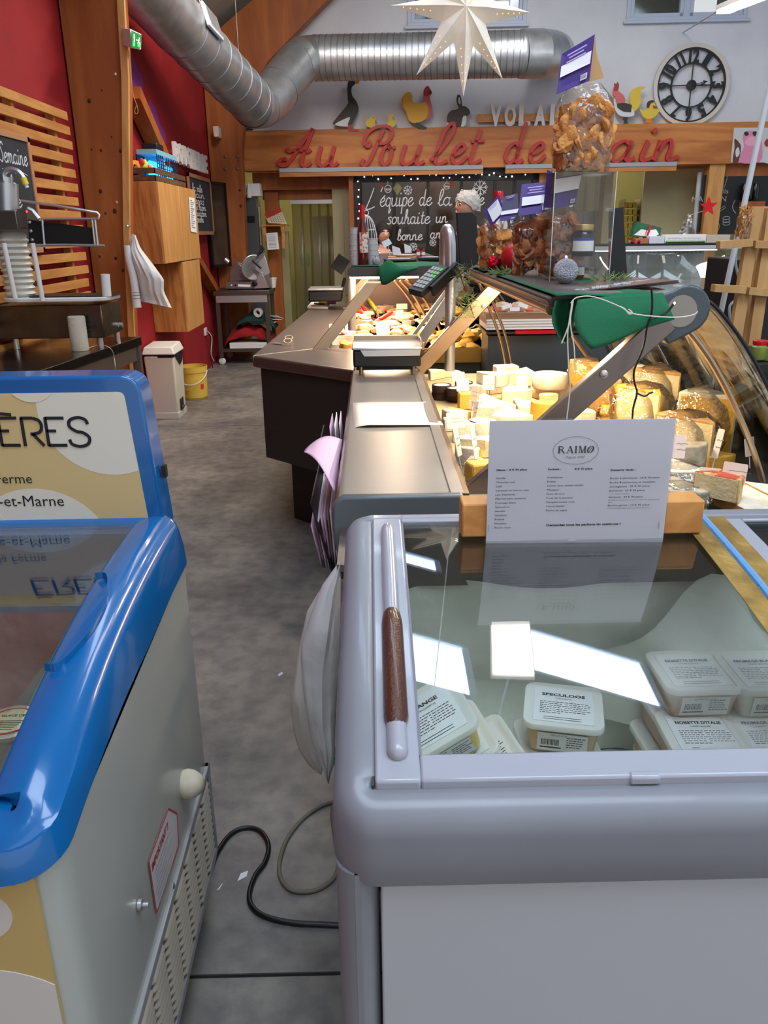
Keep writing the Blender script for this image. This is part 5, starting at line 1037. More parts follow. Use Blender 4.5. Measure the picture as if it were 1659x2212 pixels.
# shelf row of bags
def px_bag(x0, x1, yb, yt, y, lab, n, m, slab, sgrp, **k):
    p = Py((x0+x1)/2, yb, y); return bread_bag(V((p.x, y, SHZ)), (x1-x0)/1829*y, .08, (Py(x0, yt, y).z-SHZ), lab, n, m, slab, sgrp, **k)
bA = px_bag(1033, 1084, 588, 462, 3.0, 'rusk bag with cream diamond tag at the far end of the shelf', 12, m_rusk, 'rusk slice inside the bag with the cream tag', 'rusks in the cream-tagged bag', seed=6)
header(bA, [Py(1045, 455, 2.94), Py(1078, 421, 2.94), Py(1092, 458, 2.93), Py(1061, 491, 2.93)], m_purp, (.18, .86, .12, .88), 2, False)
bB = px_bag(1079, 1112, 590, 470, 2.88, 'narrow bag of mixed rusks between the cream-tagged bag and red bauble', 9, m_rusk, 'rusk slice inside the narrow bag', 'rusks in the narrow bag', seed=8)
header(bB, [Py(1086, 425, 2.86), Py(1118, 417, 2.86), Py(1120, 452, 2.83), Py(1083, 458, 2.83)], m_purpd, None, 2, False); header(bB, [Py(1083, 458, 2.83), Py(1120, 452, 2.83), Py(1112, 474, 2.82), Py(1079, 478, 2.82)], m_purp, (0, 1, 0, .4), 0)
bC = px_bag(1106, 1170, 604, 458, 2.55, 'broad rusk bag under the wide purple header card', 15, m_ruskd, 'dark rusk slice inside the broad bag', 'rusks in the broad bag', seed=9)
header(bC, [Py(1127, 398, 2.53), Py(1186, 392, 2.53), Py(1190, 456, 2.49), Py(1120, 467, 2.49)], m_purp, (.06, .93, .45, .72), 3)
bD = px_bag(1160, 1196, 611, 440, 2.38, 'slim rusk bag pressed against the acrylic stand', 12, m_ruskd, 'dark rusk slice inside the slim bag by the stand', 'rusks in the slim bag', seed=10)
header(bD, [Py(1182, 367, 2.36), Py(1194, 372, 2.36), Py(1194, 448, 2.33), Py(1174, 448, 2.33)], m_purp, None, 0, False)
m_glit = mat('silver_glitter', '#c2c2c8', .35, .9, bump=1, bs=320); m_redb = mat('red_foil', '#c4102a', .18, .8, bump=1.2, bs=90)
def bauble(px, py, y, rpx, m, lab, z=None):
    r = rpx/1829*y; p = Py(px, py, y); p.z = SHZ+r+.001 if z is None else z; t = T('bauble', lab, 'bauble', p-V((0, 0, r)))
    O('ball', MB().ball(p, r, 24), m, t); O('cap', MB().cyl(p+V((.0, .3*r, .93*r)), p+V((0, .4*r, 1.12*r)), r*.2, n=10), m_alu, t)
bauble(1222, 590, 2.12, 27, m_glit, 'silver glitter bauble before the acrylic stand')
bauble(1066, 562, 2.88, 16, m_redb, 'small shiny red bauble in front of the cream-tagged bag')
bauble(1112, 530, 2.78, 30, mat('red_matt', '#b01a1e', .35), 'large plain red bauble half hidden behind the broad bag')
bt = Py(1077, 425, 3.15); t = T('bottle', 'white bottle with a red cap behind the cream-tagged bag', 'bottle', V((bt.x, 3.15, SHZ)))
O('bottle_body', MB().lathe([(.035, 0), (.037, .02), (.037, bt.z-SHZ-.09), (.015, bt.z-SHZ-.05), (.014, bt.z-SHZ-.01)], (bt.x, 3.15, SHZ), 18), m_white, t); O('cap', MB().lathe([(.017, 0), (.017, .028), (.014, .032), (0, .032)], (bt.x, 3.15, bt.z-.012), 16), m_redp, t)
# black card stands behind
cs = T('card_stand', 'black upright card panel beside the acrylic stand', 'stand', on_sh(1337, 2.3))
mb = MB(); q_ = [Py(x, y, 2.3) for x, y in ((1318, 598), (1355, 597), (1346, 447), (1316, 452))]; mb.hexa([q_[0], q_[1], q_[1]+V((.0, .02, 0)), q_[0]+V((0, .02, 0)), q_[3], q_[2], q_[2]+V((0, .004, 0)), q_[3]+V((0, .004, 0))]); O('panel', mb, m_black, cs)
mb = MB(); q_ = [Py(x, y, 2.26) for x, y in ((1277, 590), (1318, 592), (1318, 452), (1274, 455))]; q_ = [V((p.x, p.y+.155, p.z)) for p in q_]
O('panel', mb.hexa([q_[0], q_[1], q_[1]+V((0, .003, 0)), q_[0]+V((0, .003, 0)), q_[3], q_[2], q_[2]+V((0, .003, 0)), q_[3]+V((0, .003, 0))]), mat('smoky_panel', '#3a2c24', .15, coat=.5), cs)
# fir sprigs
m_fir = mat('fir_needles', '#3f5a2a', .7, col2='#8aa05a', vs=30)
def sprig(p, n, r, lab, drop=0):
    t = T('fir_sprig', lab, 'sprig', p); mb = MB(); r_ = random.Random(n)
    for i in range(n):
        a = r_.uniform(0, 2*pi); q0 = V(p)+V((r_.uniform(-r, r)*.6, r_.uniform(-r, r)*.6, -drop*r_.random()+.004)); q1 = q0+V((cos(a)*r*.5, sin(a)*r*.5, r_.uniform(-.3, .9)*r*.5)); mb.tube([q0, q1], [.0014, .0005], 4)
    o = O('needles', mb, m_fir, t); o['kind'] = 'stuff'; O('twig', MB().tube([V(p)+V((-r*.6, 0, .003)), V(p)+V((r*.6, 0, .003-drop))], .0025, 6), mat('twig', '#4a3320', .8), t)
sprig(on_sh(1098, 2.6), 90, .06, 'pale fir sprig on the shelf before the broad bag'); sprig(on_sh(1335, 2.12), 110, .06, 'fir sprig at the foot of the black card panel')
sprig(V((Py(1010, 590, 3.2).x, 3.24, SHZ)), 160, .06, 'fir garland end hanging over the far edge of the shelf', .2)
# green card draped over the shelf end
gc = T('green_card', 'large curled green card sheet draped over the near end of the gantry', 'card', Py(1330, 690, yN-.05))
top = [(1248, 648), (1300, 641), (1370, 636), (1432, 632)]; bot = [(1284, 755), (1325, 742), (1385, 712), (1457, 690)]
def lerpl(L_, u):
    u *= len(L_)-1; i = min(int(u), len(L_)-2); f = u-i; return (L_[i][0]*(1-f)+L_[i+1][0]*f, L_[i][1]*(1-f)+L_[i+1][1]*f)
def gfn(u, v):
    a = lerpl(top, u); b = lerpl(bot, u); k = 1.0*sin(pi*v*.9)
    return Py(a[0]*(1-v)+b[0]*v-(24*sin(pi*v*.9)*(1-u)**3), a[1]*(1-v)+b[1]*v, yN-.05-.028*sin(pi*v*.55)-.02*v*(1-u))
O('front_flap', MB().grid(gfn, 14, 12), m_green, gc, solid=.0018)
def gfn2(u, v):
    a = (1200+50*u, 650-6*u); b = (1210+22*u, 742-20*abs(u-.4)); return Py(a[0]*(1-v)+b[0]*v-12*sin(pi*v)*(1-u), a[1]*(1-v)+b[1]*v, yN-.02+.05*sin(pi*u)-.01)
O('side_curl', MB().grid(gfn2, 10, 10), m_green, gc, solid=.0018)
O('top_flap', MB().grid(lambda u, v: V((gx[0]+.0+(.22)*u, yN-.035+.9*v, SHZ-.001+.002*sin(9*u))), 8, 6), m_green, gc, solid=.0012)
# second green sheet lying on shelf along the left edge
g2 = T('green_card', 'green card strip lying along the shelf edge under the rusk bags', 'card', on_sh(1120, 2.6))
O('strip', MB().grid(lambda u, v: V((gx[0]-.004+.12*u, 2.75+.5*v, SHZ+.0002+.003*sin(12*v))), 4, 10), m_green, g2, solid=.0012)
# black fairy light cable and white twine
fc = T('fairy_light_cable', 'black fairy light cable dangling from the gantry end over the cheese', 'lights', Py(1370, 900, yN-.07))
yc = yN-.085; O('cable', MB().tube([Py(x, y, yc) for x, y in ((1407, 622), (1409, 650), (1407, 680), (1398, 705), (1392, 740), (1384, 765), (1370, 800), (1370, 825), (1376, 848), (1368, 880), (1366, 906))], .0022, 6, sp=4), m_black, fc)
O('cable', MB().tube([Py(x, y, yc-.002) for x, y in ((1404, 690), (1425, 683), (1443, 672), (1455, 656))], .0024, 6, sp=4), m_black, fc); O('cable', MB().tube([Py(x, y, yc-.002) for x, y in ((1374, 848), (1392, 856), (1402, 850), (1411, 847))], .0022, 6, sp=4), m_black, fc)
for x, y in ((1457, 655), (1413, 845)): O('bulb', MB().ball(Py(x, y, yc-.004), (.002, .002, .003), 8), m_lamp_b, fc)
tw = T('twine', 'white twine tied round the green card and hanging in loose ends', 'string', Py(1228, 905, yN-.08)); yt = yN-.095
for pts in (((1233, 655), (1245, 643), (1275, 640), (1310, 650), (1342, 664), (1365, 677), (1420, 684), (1470, 685), (1500, 679), (1507, 672)), ((1340, 662), (1350, 668), (1358, 678), (1366, 676), (1358, 668)), ((1236, 652), (1230, 690), (1226, 725), (1228, 790), (1231, 840), (1224, 906)), ((1238, 650), (1229, 700), (1213, 742)), ((1235, 655), (1232, 700), (1240, 750), (1243, 810))):
    O('strand', MB().tube([Py(x, y, yt) for x, y in pts], .0014, 6, sp=4), mat('twine_white', '#d9d4c4', .9), tw)
# ================================================================== deli counter
A_, B_, Cq, Dq = V((-.565, 3.82, 0)), V((-.075, 3.358, 0)), V((-.075, 4.02, 0)), V((-.255, 4.06, 0))
FL, FR = V((-.45, 6.65, 0)), V((-.15, 6.65, 0))
dc = T('deli_counter', 'steel-topped deli counter with slanted corner and lit glass case', 'counter', (0, 5.2, 0))
def slab_poly(pts, z0, z1): return MB().prism([(p[0], p[1]) for p in pts], XY((0, 0, 0)), z0, z1)
O('worktop', slab_poly([A_, Dq, FR, FL], WZ-.055, WZ), m_steel_d, dc, bev=.006); O('corner_top', slab_poly([A_+V((.002, 0, 0)), B_, Cq, Dq], WZ-.055, WZ-.0006), m_steel_d, dc, bev=.008)
e = .035; O('body', slab_poly([A_+V((e, .01, 0)), B_+V((-.0, .02, 0)), V((-.07, 6.6, 0)), FL+V((e, 0, 0))], .40, WZ-.055), m_dark, dc)
O('plinth', slab_poly([V((-.43, 4.05, 0)), V((-.14, 3.75, 0)), V((.6, 4.2, 0)), V((.6, 6.5, 0)), V((-.36, 6.5, 0))], 0, .40), mat('plinth_grey', '#22221f', .6), dc)
O('case_body', MB().box(-.07, .78, 4.02, 6.6, .40, WZ-.075), m_dark, dc)
O('case_lip', MB().box(-.20, .80, 4.00, 4.045, WZ-.075, WZ-.006).bar((-.24, 4.05, WZ-.005), (-.135, 6.6, WZ-.005), .02, .03), mat('brass_steel', '#b9924a', .35, .9), dc)
O('case_floor', MB().box(-.2, .78, 4.045, 6.5, WZ-.09, WZ-.075), mat('case_tray', '#b9a38a', .5, .3), dc)
O('case_back', MB().box(-.14, .62, 6.5, 6.53, WZ-.08, 1.16), mat('rosy_steel', '#7d6a62', .35, .9), dc)
# temperature display on the slanted face
f0 = A_.lerp(B_, .62)+V((0, 0, .66)); fu = (B_-A_).normalized(); fn = V((fu.y, -fu.x, 0)); fn = fn if fn.y < 0 else -fn
fo = Py(690, 878, 3.60); 
def onface(px, py, off=.0):   # ray meets slanted face
    d = _ray(px, py); o = V((0, 0, CAM_H)); P0 = A_+V((e, .01, 0))+fn*off; return o+d*((P0-o).dot(fn)/d.dot(fn))
ff = (onface(693, 893, .001), fu, BZ, fn); fw = (onface(757, 878, .001)-ff[0]).length
td = O('thermostat', MB().prism([(0, 0), (fw, 0), (fw, .045), (.01, .045)], ff, 0, .008), m_blackg, dc, 'black thermostat with red digits and small lamps', bev=.002)
mb = MB(); text(mb, '75', (onface(722, 880, .012), fu, BZ, fn), .018, depth=0, bold=.02); O('digits', mb, mat('red_digits', '#ff2a10', emit=4), td, flat=True)
for i, (x, y, c_) in enumerate(((742, 871, '#ffb020'), (748, 871, '#ffb020'), (741, 877, '#30c040'), (747, 878, '#ffb020'), (752, 875, '#30c040'))): O('indicator', MB().lathe([(.003, 0), (.003, .001), (0, .001)], onface(x, y, .0095), 8, axis=tuple(fn)), mat('indicator', c_, emit=2.5), td)
# gantry
dx0, dx1, dyn, dyf = Py(750, 590, 4.0).x, Py(1000, 590, 4.0).x, 4.0, 6.4
dzt, dzb = Py(850, 576, 4.0).z, Py(850, 597, 4.0).z
dg = O('gantry_shelf', MB().prism(rrect(dx0, dx1, dzb, dzt, .018, 4), ((0, dyn, 0), (1, 0, 0), (0, 0, 1), (0, 1, 0)), 0, dyf-dyn), mat('gantry_dark', '#4a423e', .4), dc)
for a_, b_ in ((755, 820), (850, 905)): O('lamp_strip', MB().box(Py(a_, 600, 4.02).x, Py(b_, 600, 4.02).x, 4.04, 6.2, dzb-.012, dzb-.002), mat('warm_strip', '#ffe2bd', emit=4), dg)
def barx(a, b, w, t, m, nm='support_arm'): return O(nm, bar2(a, b, w, t), m, dc, bev=.002)
barx(Py(822, 590, 4.08), Py(682, 765, 4.03), .055, .03, m_champ); barx(Py(800, 590, 6.3), Py(757, 640, 6.3), .05, .03, m_champ)
barx(Py(985, 600, 4.06), Py(878, 745, 4.06), .018, .02, m_alu); barx(Py(1000, 604, 4.10), Py(905, 742, 4.10), .05, .01, m_alu); O('bolt', MB().lathe([(.008, 0), (.008, .004), (0, .006)], Py(776, 632, 4.06), 12, axis=(0, -1, 0)), m_steel_d, dc)
O('post', MB().cyl(Py(759, 590, 4.3), Py(759, 650, 4.3)+V((0, 0, -.15)), .022, n=14), m_alu, dc)
dcrv = cr_spline([(dx1-.01, dzb+.02, 0), (.60, 1.18, 0), (.70, 1.05, 0), (.77, .93, 0), (.80, .83, 0)], 5)
O('front_glass', MB().grid(lambda u, v: V((dcrv[int(round(u*(len(dcrv)-1)))].x, 4.03+2.45*v, dcrv[int(round(u*(len(dcrv)-1)))].y)), len(dcrv)-1, 3), m_frontglass, dc, solid=.005)
for k, pts in enumerate((((852, 606), (880, 640), (905, 680), (922, 722)), ((864, 606), (895, 640), (922, 690), (938, 730)), ((876, 604), (905, 630), (935, 676), (950, 712)))): O('arc_trim', MB().tube([Py(x, y, 5.2-.35*k) for x, y in pts], .008, 8, sp=4), m_champ, dc)
# food in the case
DF = WZ-.073
food = {'sausage': (cm('red_sausage', '#a83a1e', '#c95a2c'), 'red-brown sausage in the deli case'), 'ham': (cm('pink_ham', '#c98a72', '#e0b89a'), 'pinkish slice of ham in the deli case'),
 'pate': (cm('beige_pate', '#c3a888', '#a88a68'), 'beige pâté slab in the deli case'), 'blanc': (cm('white_sausage', '#ded2bc', '#c9b898'), 'pale white sausage in the deli case'), 'gratin': (cm('golden_gratin', '#e0a83c', '#c9842a'), 'golden baked piece in the deli case'), 'cheesy': (cm('pale_dumpling', '#e6d8a0', '#d6c078'), 'pale yellow dumpling in the deli case')}
def blob(kind, p, s, rot):
    m, lab = food[kind]; grp = kind+' pieces heaped in the deli case' if kind != 'cheesy' else 'dumplings heaped in the deli case'
    if kind in ('sausage', 'blanc'):
        mb = MB().tube([V((-s, 0, 0)), V((-s*.8, 0, .002)), V((0, s*.25, .006)), V((s*.8, 0, .002)), V((s, 0, 0))], [s*.12, s*.34, s*.4, s*.34, s*.12], 8, sp=2)
    elif kind in ('ham', 'pate'): mb = MB().prism(rrect(-s, s, -s*.6, s*.6, s*.3, 3), XY((0, 0, 0)), -s*.25, s*.3)
    else: mb = MB().ball((0, 0, 0), (s, s*.75, s*.5), 8)
    mb.v = [v+V((noise.noise(v*40+p*9), noise.noise(v*40+p*5+V((3, 1, 2))), noise.noise(v*30+p*7)))*s*.25 for v in mb.v]
    mb.xf(TR(p, rx=R(rnd.uniform(-15, 25)), rz=rot)); O(kind if kind in ('sausage', 'ham') else {'pate': 'pate_slab', 'blanc': 'white_sausage', 'gratin': 'baked_piece', 'cheesy': 'dumpling'}[kind], mb, m, None, lab, {'sausage': 'sausage', 'ham': 'ham', 'pate': 'pâté', 'blanc': 'sausage', 'gratin': 'baked dish', 'cheesy': 'dumpling'}[kind], grp, bev=.002 if kind in ('ham', 'pate') else 0)
for i in range(17):
    for j in range(9):
        y = 4.16+i*.135+rnd.uniform(-.02, .02); x = -.13+j*.095+rnd.uniform(-.02, .02)-.02*(i % 2)
        if x > .66 or y > 6.4: continue
        hgt = .03+.05*noise.noise(V((x*6, y*3, 2)))+.02*j/9*i/17
        if x < .0 and y < 5: k = rnd.choice(['sausage', 'ham', 'sausage', 'gratin'])
        elif y < 4.75: k = rnd.choice(['gratin', 'gratin', 'cheesy', 'cheesy'])
        elif x < .25: k = rnd.choice(['sausage', 'pate', 'ham', 'pate'])
        else: k = rnd.choice(['blanc', 'blanc', 'cheesy', 'pate', 'gratin'])
        blob(k, V((x, y, DF+.03+max(0, hgt))), rnd.uniform(.04, .058), rnd.uniform(0, 3))
for px, py, z, w, h, rz_, lab in ((728, 722, .06, .085, .06, 10, 'square white price card stuck in the red sausages near the case corner'), (742, 745, .05, .12, .05, 0, 'wide white price card at the near lip of the deli case'), (768, 665, .07, .07, .05, -5, 'white price card behind the knife handles'), (828, 722, .07, .08, .07, 20, 'white price card above the golden baked pieces'), (868, 668, .08, .08, .04, 0, 'grey price card by the white sausages'), (813, 655, .08, .05, .07, 30, 'pointed white card near the yellow knife'), (862, 690, .07, .05, .06, -20, 'small grey card between the white sausages'), (752, 715, .06, .04, .07, 40, 'narrow card leaning beside the square one')):
    card(px, py, DF+z, w, h, lab, rz_, mk='price cards in the deli case')
def knife(a, b, y0_, z, m, lab):
    pa_, pb_ = Pz(*a, z+.03), Pz(*b, z); d = (pb_-pa_).normalized(); t = T('knife', lab, 'knife', (pa_+pb_)/2)
    O('handle', MB().tube([pa_, pa_.lerp(pb_, .5), pb_], [.012, .015, .011], 8), m, t); O('blade', MB().bar(pb_, pb_+d*.16-V((0, 0, .02)), .002, .03), m_alu, t)
m_yh = mat('yellow_handle', '#e0cc1e', .4); m_rh = mat('red_handle', '#c8281c', .4)
knife((794, 645), (812, 668), 0, DF+.10, m_yh, 'yellow-handled knife lying in the deli case'); knife((846, 675), (820, 690), 0, DF+.09, m_rh, 'red-handled knife pointing left among the white sausages')
knife((780, 658), (794, 676), 0, DF+.09, m_rh, 'upper red-handled knife behind the pâté'); knife((770, 672), (788, 680), 0, DF+.08, m_rh, 'lower red-handled knife behind the pâté')
# things on the deli gantry
DT = dzt+.002
m_plate = mat('clear_plastic_cup', '#d8d5d6', .4)
gcd = T('green_card', 'green card spread over the deli gantry with a flap hanging in front', 'card', (.1, 4.2, DT))
O('top_sheet', MB().grid(lambda u, v: V((dx0+.02+(dx1-dx0-.03)*u, 4.0+.5*v, DT+.003*sin(8*u+3*v))), 10, 6), m_green, gcd, solid=.0015)
ft = [(815, 578), (840, 560), (865, 576), (905, 576)]; fbm = [(824, 615), (835, 615), (862, 598), (900, 582)]
O('hanging_flap', MB().grid(lambda u, v: Py(lerpl(ft, u)[0]*(1-v)+lerpl(fbm, u)[0]*v, lerpl(ft, u)[1]*(1-v)+lerpl(fbm, u)[1]*v, 3.97-.02*sin(pi*v)), 10, 8), m_green, gcd, solid=.0015)
bx_ = Py(783, 500, 4.12).x; t = T('wine_bottle', 'rosé wine bottle with red capsule on the deli gantry', 'bottle', (bx_, 4.12, DT)); bh = Py(783, 443, 4.12).z-DT
m_wine = mat('rose_wine', '#5a0f16', .08, coat=.8)
O('bottle_body', MB().lathe([(.026, 0), (.028, .005), (.028, bh*.5), (.024, bh*.62), (.012, bh*.75), (.0115, bh*.8)], (bx_, 4.12, DT), 22), m_wine, t); O('capsule', MB().lathe([(.013, bh*.78), (.0128, bh), (0, bh)], (bx_, 4.12, DT), 18), m_redp, t)
O('label', MB().grid(lambda u, v: V((bx_, 4.12, DT))+V((.0286*cos(R(-120+100*u)), .0286*sin(R(-120+100*u)), bh*(.22+.34*v))), 8, 1), mat('orange_label', '#b5512c', .6, col2='#d8cfc4', vs=70, lo=.45, hi=.52), t)
m_cup = mat('cup_plastic', '#cfc9ca', .35, alpha=.85)
for k, (px, y, n_, r_) in enumerate(((767, 4.14, 3, .030), (803, 4.16, 4, .030))):
    for i in range(n_*2 if k == 0 else 4):
        z = DT+.0005+i*.0255; x = Py(px, 500, y).x; O('plastic_cup', MB().lathe([(r_*.8, 0), (r_, .045), (r_*1.05, .046), (r_*1.05, .049), (r_*.96, .049), (r_*.76, .004), (0, .004)], (x, y, z), 16), m_cup, None, 'clear plastic cup in the stack %s the wine bottle' % ('left of', 'right of')[k], 'cup', 'plastic cups stacked %s the wine bottle' % ('left of', 'right of')[k])
cgx = Py(792, 500, 4.32).x; cg = T('wire_cloche', 'white wire dome cage behind the wine bottle', 'cage', (cgx, 4.32, DT)); ch_ = Py(792, 465, 4.32).z-DT
for k in range(9): a = pi*k/9; O('wire', MB().tube([V((cgx, 4.32, DT))+V((cos(a)*.058*cos(pi*s_/12), sin(a)*.058*cos(pi*s_/12), ch_*sin(pi*s_/12)**.7+.001)) for s_ in range(13)], .0016, 5), m_white, cg)
for zz in (.02, .35, .7): O('hoop', MB().tube([V((cgx+.058*math.sqrt(1-zz**2.8)*cos(2*pi*i/20), 4.32+.058*math.sqrt(1-zz**2.8)*sin(2*pi*i/20), DT+ch_*zz+.001)) for i in range(20)], .0016, 5, closed=True), m_white, cg)
O('top_loop', MB().tube([V((cgx+.012*cos(2*pi*i/12), 4.32, DT+ch_+.012+.012*sin(2*pi*i/12))) for i in range(12)], .002, 5, closed=True), m_white, cg)
sb = Py(812, 560, 4.1); t = T('bauble', 'small silver bauble beside the plastic cups on the deli gantry', 'bauble', (sb.x, 4.1, DT)); O('ball', MB().ball((sb.x, 4.1, DT+.021), .02, 16), m_glit, t); O('cap', MB().cyl((sb.x, 4.1, DT+.04), (sb.x, 4.1, DT+.046), .005, n=8), m_alu, t)
wb = T('serving_board', 'small wooden tray of samples with white signs on the deli gantry', 'tray', (Py(868, 545, 4.9).x, 4.9, DT))
O('board', MB().box(Py(838, 550, 4.9).x, Py(897, 550, 4.9).x, 4.8, 5.0, DT+.001, DT+.018).xf(Matrix.Identity(4)), m_pine, wb, bev=.003); O('plate', MB().lathe([(.05, .018), (.065, .026), (.066, .028), (.04, .022), (0, .022)], (Py(875, 545, 4.9).x, 4.9, DT), 20), m_white, wb)
cd_ = T('tasting_card', 'white card with coloured hem on a stick above the deli gantry', 'price tag', (Py(838, 530, 4.6).x, 4.6, DT)); q_ = [Py(x, y, 4.6) for x, y in ((827, 529), (842, 538), (846, 520), (836, 513))]; cc0 = [Py(x, y, 4.6) for x, y in ((824, 523), (840, 515), (847, 526), (830, 536))]
mb = MB(); mb.v = cc0+[p+V((0, .001, 0)) for p in cc0]; mb.f = [(0, 1, 2, 3), (7, 6, 5, 4)]+[(i, (i+1) % 4, 4+(i+1) % 4, 4+i) for i in range(4)]; O('card', mb, m_whiten, cd_, flat=True); O('stick', MB().cyl(Py(838, 530, 4.605), (Py(845, 530, 4.6).x, 4.605, DT), .0015, n=5), m_white, cd_)
for i, (px, py, w, lab) in enumerate(((858, 547, .05, 'folded white tent card on the deli gantry beside the tasting card'), (882, 543, .04, 'small white sign propped on the sample tray'))):
    t = T('tent_card', lab, 'sign', Py(px, py, 4.85)); p = Py(px, py+3, 4.82); O('card', MB().prism([(-w/2, 0), (w/2, 0), (w*.3, .035), (-w*.6, .05)], XZ(p), 0, .001), m_whiten, t, flat=True)
for px0, px1, y, h_, lab, m in ((830, 900, 4.45, .012, 'black flat tray on the deli gantry behind the green flap', m_black), (905, 960, 4.55, .016, 'black tray holding white labels on the deli gantry', m_black)):
    t = T('tray', lab, 'tray', (Py((px0+px1)/2, 560, y).x, y, DT)); O('tray_body', MB().box(Py(px0, 560, y).x, Py(px1, 560, y).x, y, y+.25, DT+.004, DT+.004+h_), m, t, bev=.003)
    O('label_strip', MB().box(Py(px0+8, 560, y).x, Py(px1-12, 560, y).x, y+.05, y+.10, DT+.005+h_, DT+.007+h_), m_whiten, t)
t = T('gift_box', 'little red and white gift box on the deli gantry', 'box', (Py(909, 545, 4.9).x, 4.9, DT)); x = Py(909, 545, 4.9).x; O('box', MB().box(x-.024, x+.024, 4.88, 4.92, DT+.001, DT+.04), m_whiten, t); O('ribbon', MB().box(x-.025, x+.025, 4.879, 4.921, DT+.016, DT+.024).box(x-.004, x+.004, 4.879, 4.921, DT, DT+.041), m_redp, t); O('bow', MB().tube([(x, 4.9, DT+.041), (x-.018, 4.9, DT+.058), (x-.02, 4.9, DT+.046), (x, 4.9, DT+.041), (x+.018, 4.9, DT+.058), (x+.02, 4.9, DT+.046), (x, 4.9, DT+.041)], .003, 5, sp=3), m_redp, t)
# black till display seen from behind
t = T('till_display', 'tall black till screen turned away, beside the silver post', 'screen', (Py(1012, 560, 4.2).x, 4.25, DT)); q_ = [Py(x, y, 4.2) for x, y in ((993, 585), (1034, 585), (1030, 468), (1020, 457), (986, 459))]
O('back_shell', MB().prism([(p.x, p.z) for p in q_], ((0, 4.2, 0), (1, 0, 0), (0, 0, 1), (0, 1, 0)), 0, .05), m_black, t, bev=.004)
# on the far worktop: small scale, tape, markers, tray; scissors near
sc2 = T('shop_scale', 'small black scale with steel pan at the far end of the deli worktop', 'scale', (-.2, 6.3, WZ)); a_, b_ = Py(666, 640, 6.1), Py(738, 640, 6.1)
O('body', MB().box(a_.x, b_.x, 6.1, 6.4, Py(700, 652, 6.1).z, Py(700, 628, 6.1).z), m_black, sc2, bev=.01); O('pan', MB().box(a_.x+.0, b_.x+.01, 6.09, 6.4, Py(700, 628, 6.1).z+.002, Py(700, 628, 6.1).z+.014), m_alu, sc2, bev=.003)
O('display', MB().obox(Py(735, 570, 6.3), (.10, .02, .12), Matrix.Rotation(R(35), 4, 'Y')), m_black, sc2, bev=.003); O('stem', MB().cyl(Py(745, 600, 6.3), Py(735, 640, 6.3), .012, n=8), m_black, sc2)
tr = T('paper_tray', 'white paper tray with a black pen at the far end of the deli worktop', 'tray', Pz(690, 662, WZ)); q_ = [Pz(x, y, WZ+.001) for x, y in ((664, 666), (708, 667), (716, 656), (674, 655))]; mb = MB(); mb.hexa(q_+[p+V((0, 0, .014)) for p in q_]); O('tray', mb, m_white, tr)
O('pen', MB().cyl(q_[0].lerp(q_[3], .4)+V((.04, 0, .02)), q_[1].lerp(q_[2], .4)+V((-.04, 0, .02)), .006, n=8), m_black, tr)
for nm, px, m, lab in (('marker_pen', 698, m_yh, 'yellow marker pen in front of the far scale'), ('marker_pen', 716, mat('pink_marker', '#e86a9a', .5), 'pink-capped marker pen in front of the far scale')): p = Pz(px, 654, WZ+.027); O(nm, MB().cyl(p-V((.035, 0, 0)), p+V((.035, 0, 0)), .012, n=10), m, None, lab, 'pen')
p = Pz(700, 645, WZ+.04); O('tape_dispenser', MB().lathe([(.02, -.02), (.045, -.018), (.045, .018), (.02, .02)], p+V((0, -.06, .02)), 18, axis=(.3, 1, 0)), m_white, None, 'white roll of tape on the far deli worktop', 'tape')
sz = T('scissors', 'pair of steel scissors lying on the deli worktop corner', 'scissors', Pz(615, 744, WZ)); p0, p1, p2 = Pz(588, 741, WZ+.006), Pz(612, 743, WZ+.006), Pz(622, 737, WZ+.012)
O('blade', MB().bar(p0, p1, .012, .002), m_alu, sz); O('blade', MB().bar(p0+V((.01, .02, 0)), p1, .012, .002), m_alu, sz)
for q_, dz_ in ((Pz(622, 742, WZ+.01), 0), (Pz(624, 735, WZ+.01), .0)): O('finger_ring', MB().tube([q_+V((.020*cos(2*pi*i/14), .014*sin(2*pi*i/14), .012+.010*sin(2*pi*i/14))) for i in range(14)], .0035, 6, closed=True), m_champ, sz)
# refrigerated meat shelf seen through the cheese case
ms = T('meat_case', 'chilled display with wrapped meats above a striped and red rail', 'display', (.75, 4.1, 0)); my = 3.75
def mp(x0, x1, y0_, y1_, m, nm, d=.24, off=0, lab=None): a_, b_ = Py(x0, y1_, my), Py(x1, y0_, my); return O(nm, MB().box(a_.x, b_.x, my+off, my+d, a_.z, b_.z), m, ms, lab)
mp(1050, 1420, 672, 700, mat('meat_tray', '#7c5a40', .5), 'meat_shelf'); mp(1050, 1215, 688, 712, m_white, 'rail', off=-.01)
for k in range(3): mp(1050, 1215, 692+6*k, 694+6*k, m_black, 'rail_stripe', off=-.013, d=.02)
mp(1050, 1420, 712, 722, mat('dark_rail', '#2b2622', .4), 'lower_rail', off=-.005); mp(1112, 1206, 712, 721, m_redp, 'red_rail', off=-.02, d=.02); mp(1050, 1420, 722, 905, mat('case_skirt', '#3b4042', .35), 'skirt', off=.02)
a_ = Py(1050, 905, my); O('case_base', MB().box(a_.x, Py(1420, 900, my).x, my+.04, my+.23, 0, a_.z), m_dark, ms)
for i in range(14):
    px = 1062+i*11.5; p = Py(px, 678-6*(i % 3), my+.10); kk = ('ham', 'sausage', 'pate')[i % 3]; m, lab = food[kk]
    O('wrapped_meat', MB().ball(p, (.045, .05, .032), 10), m, None, 'film-wrapped cut of meat on the chilled display', 'meat', 'wrapped meats on the chilled display')
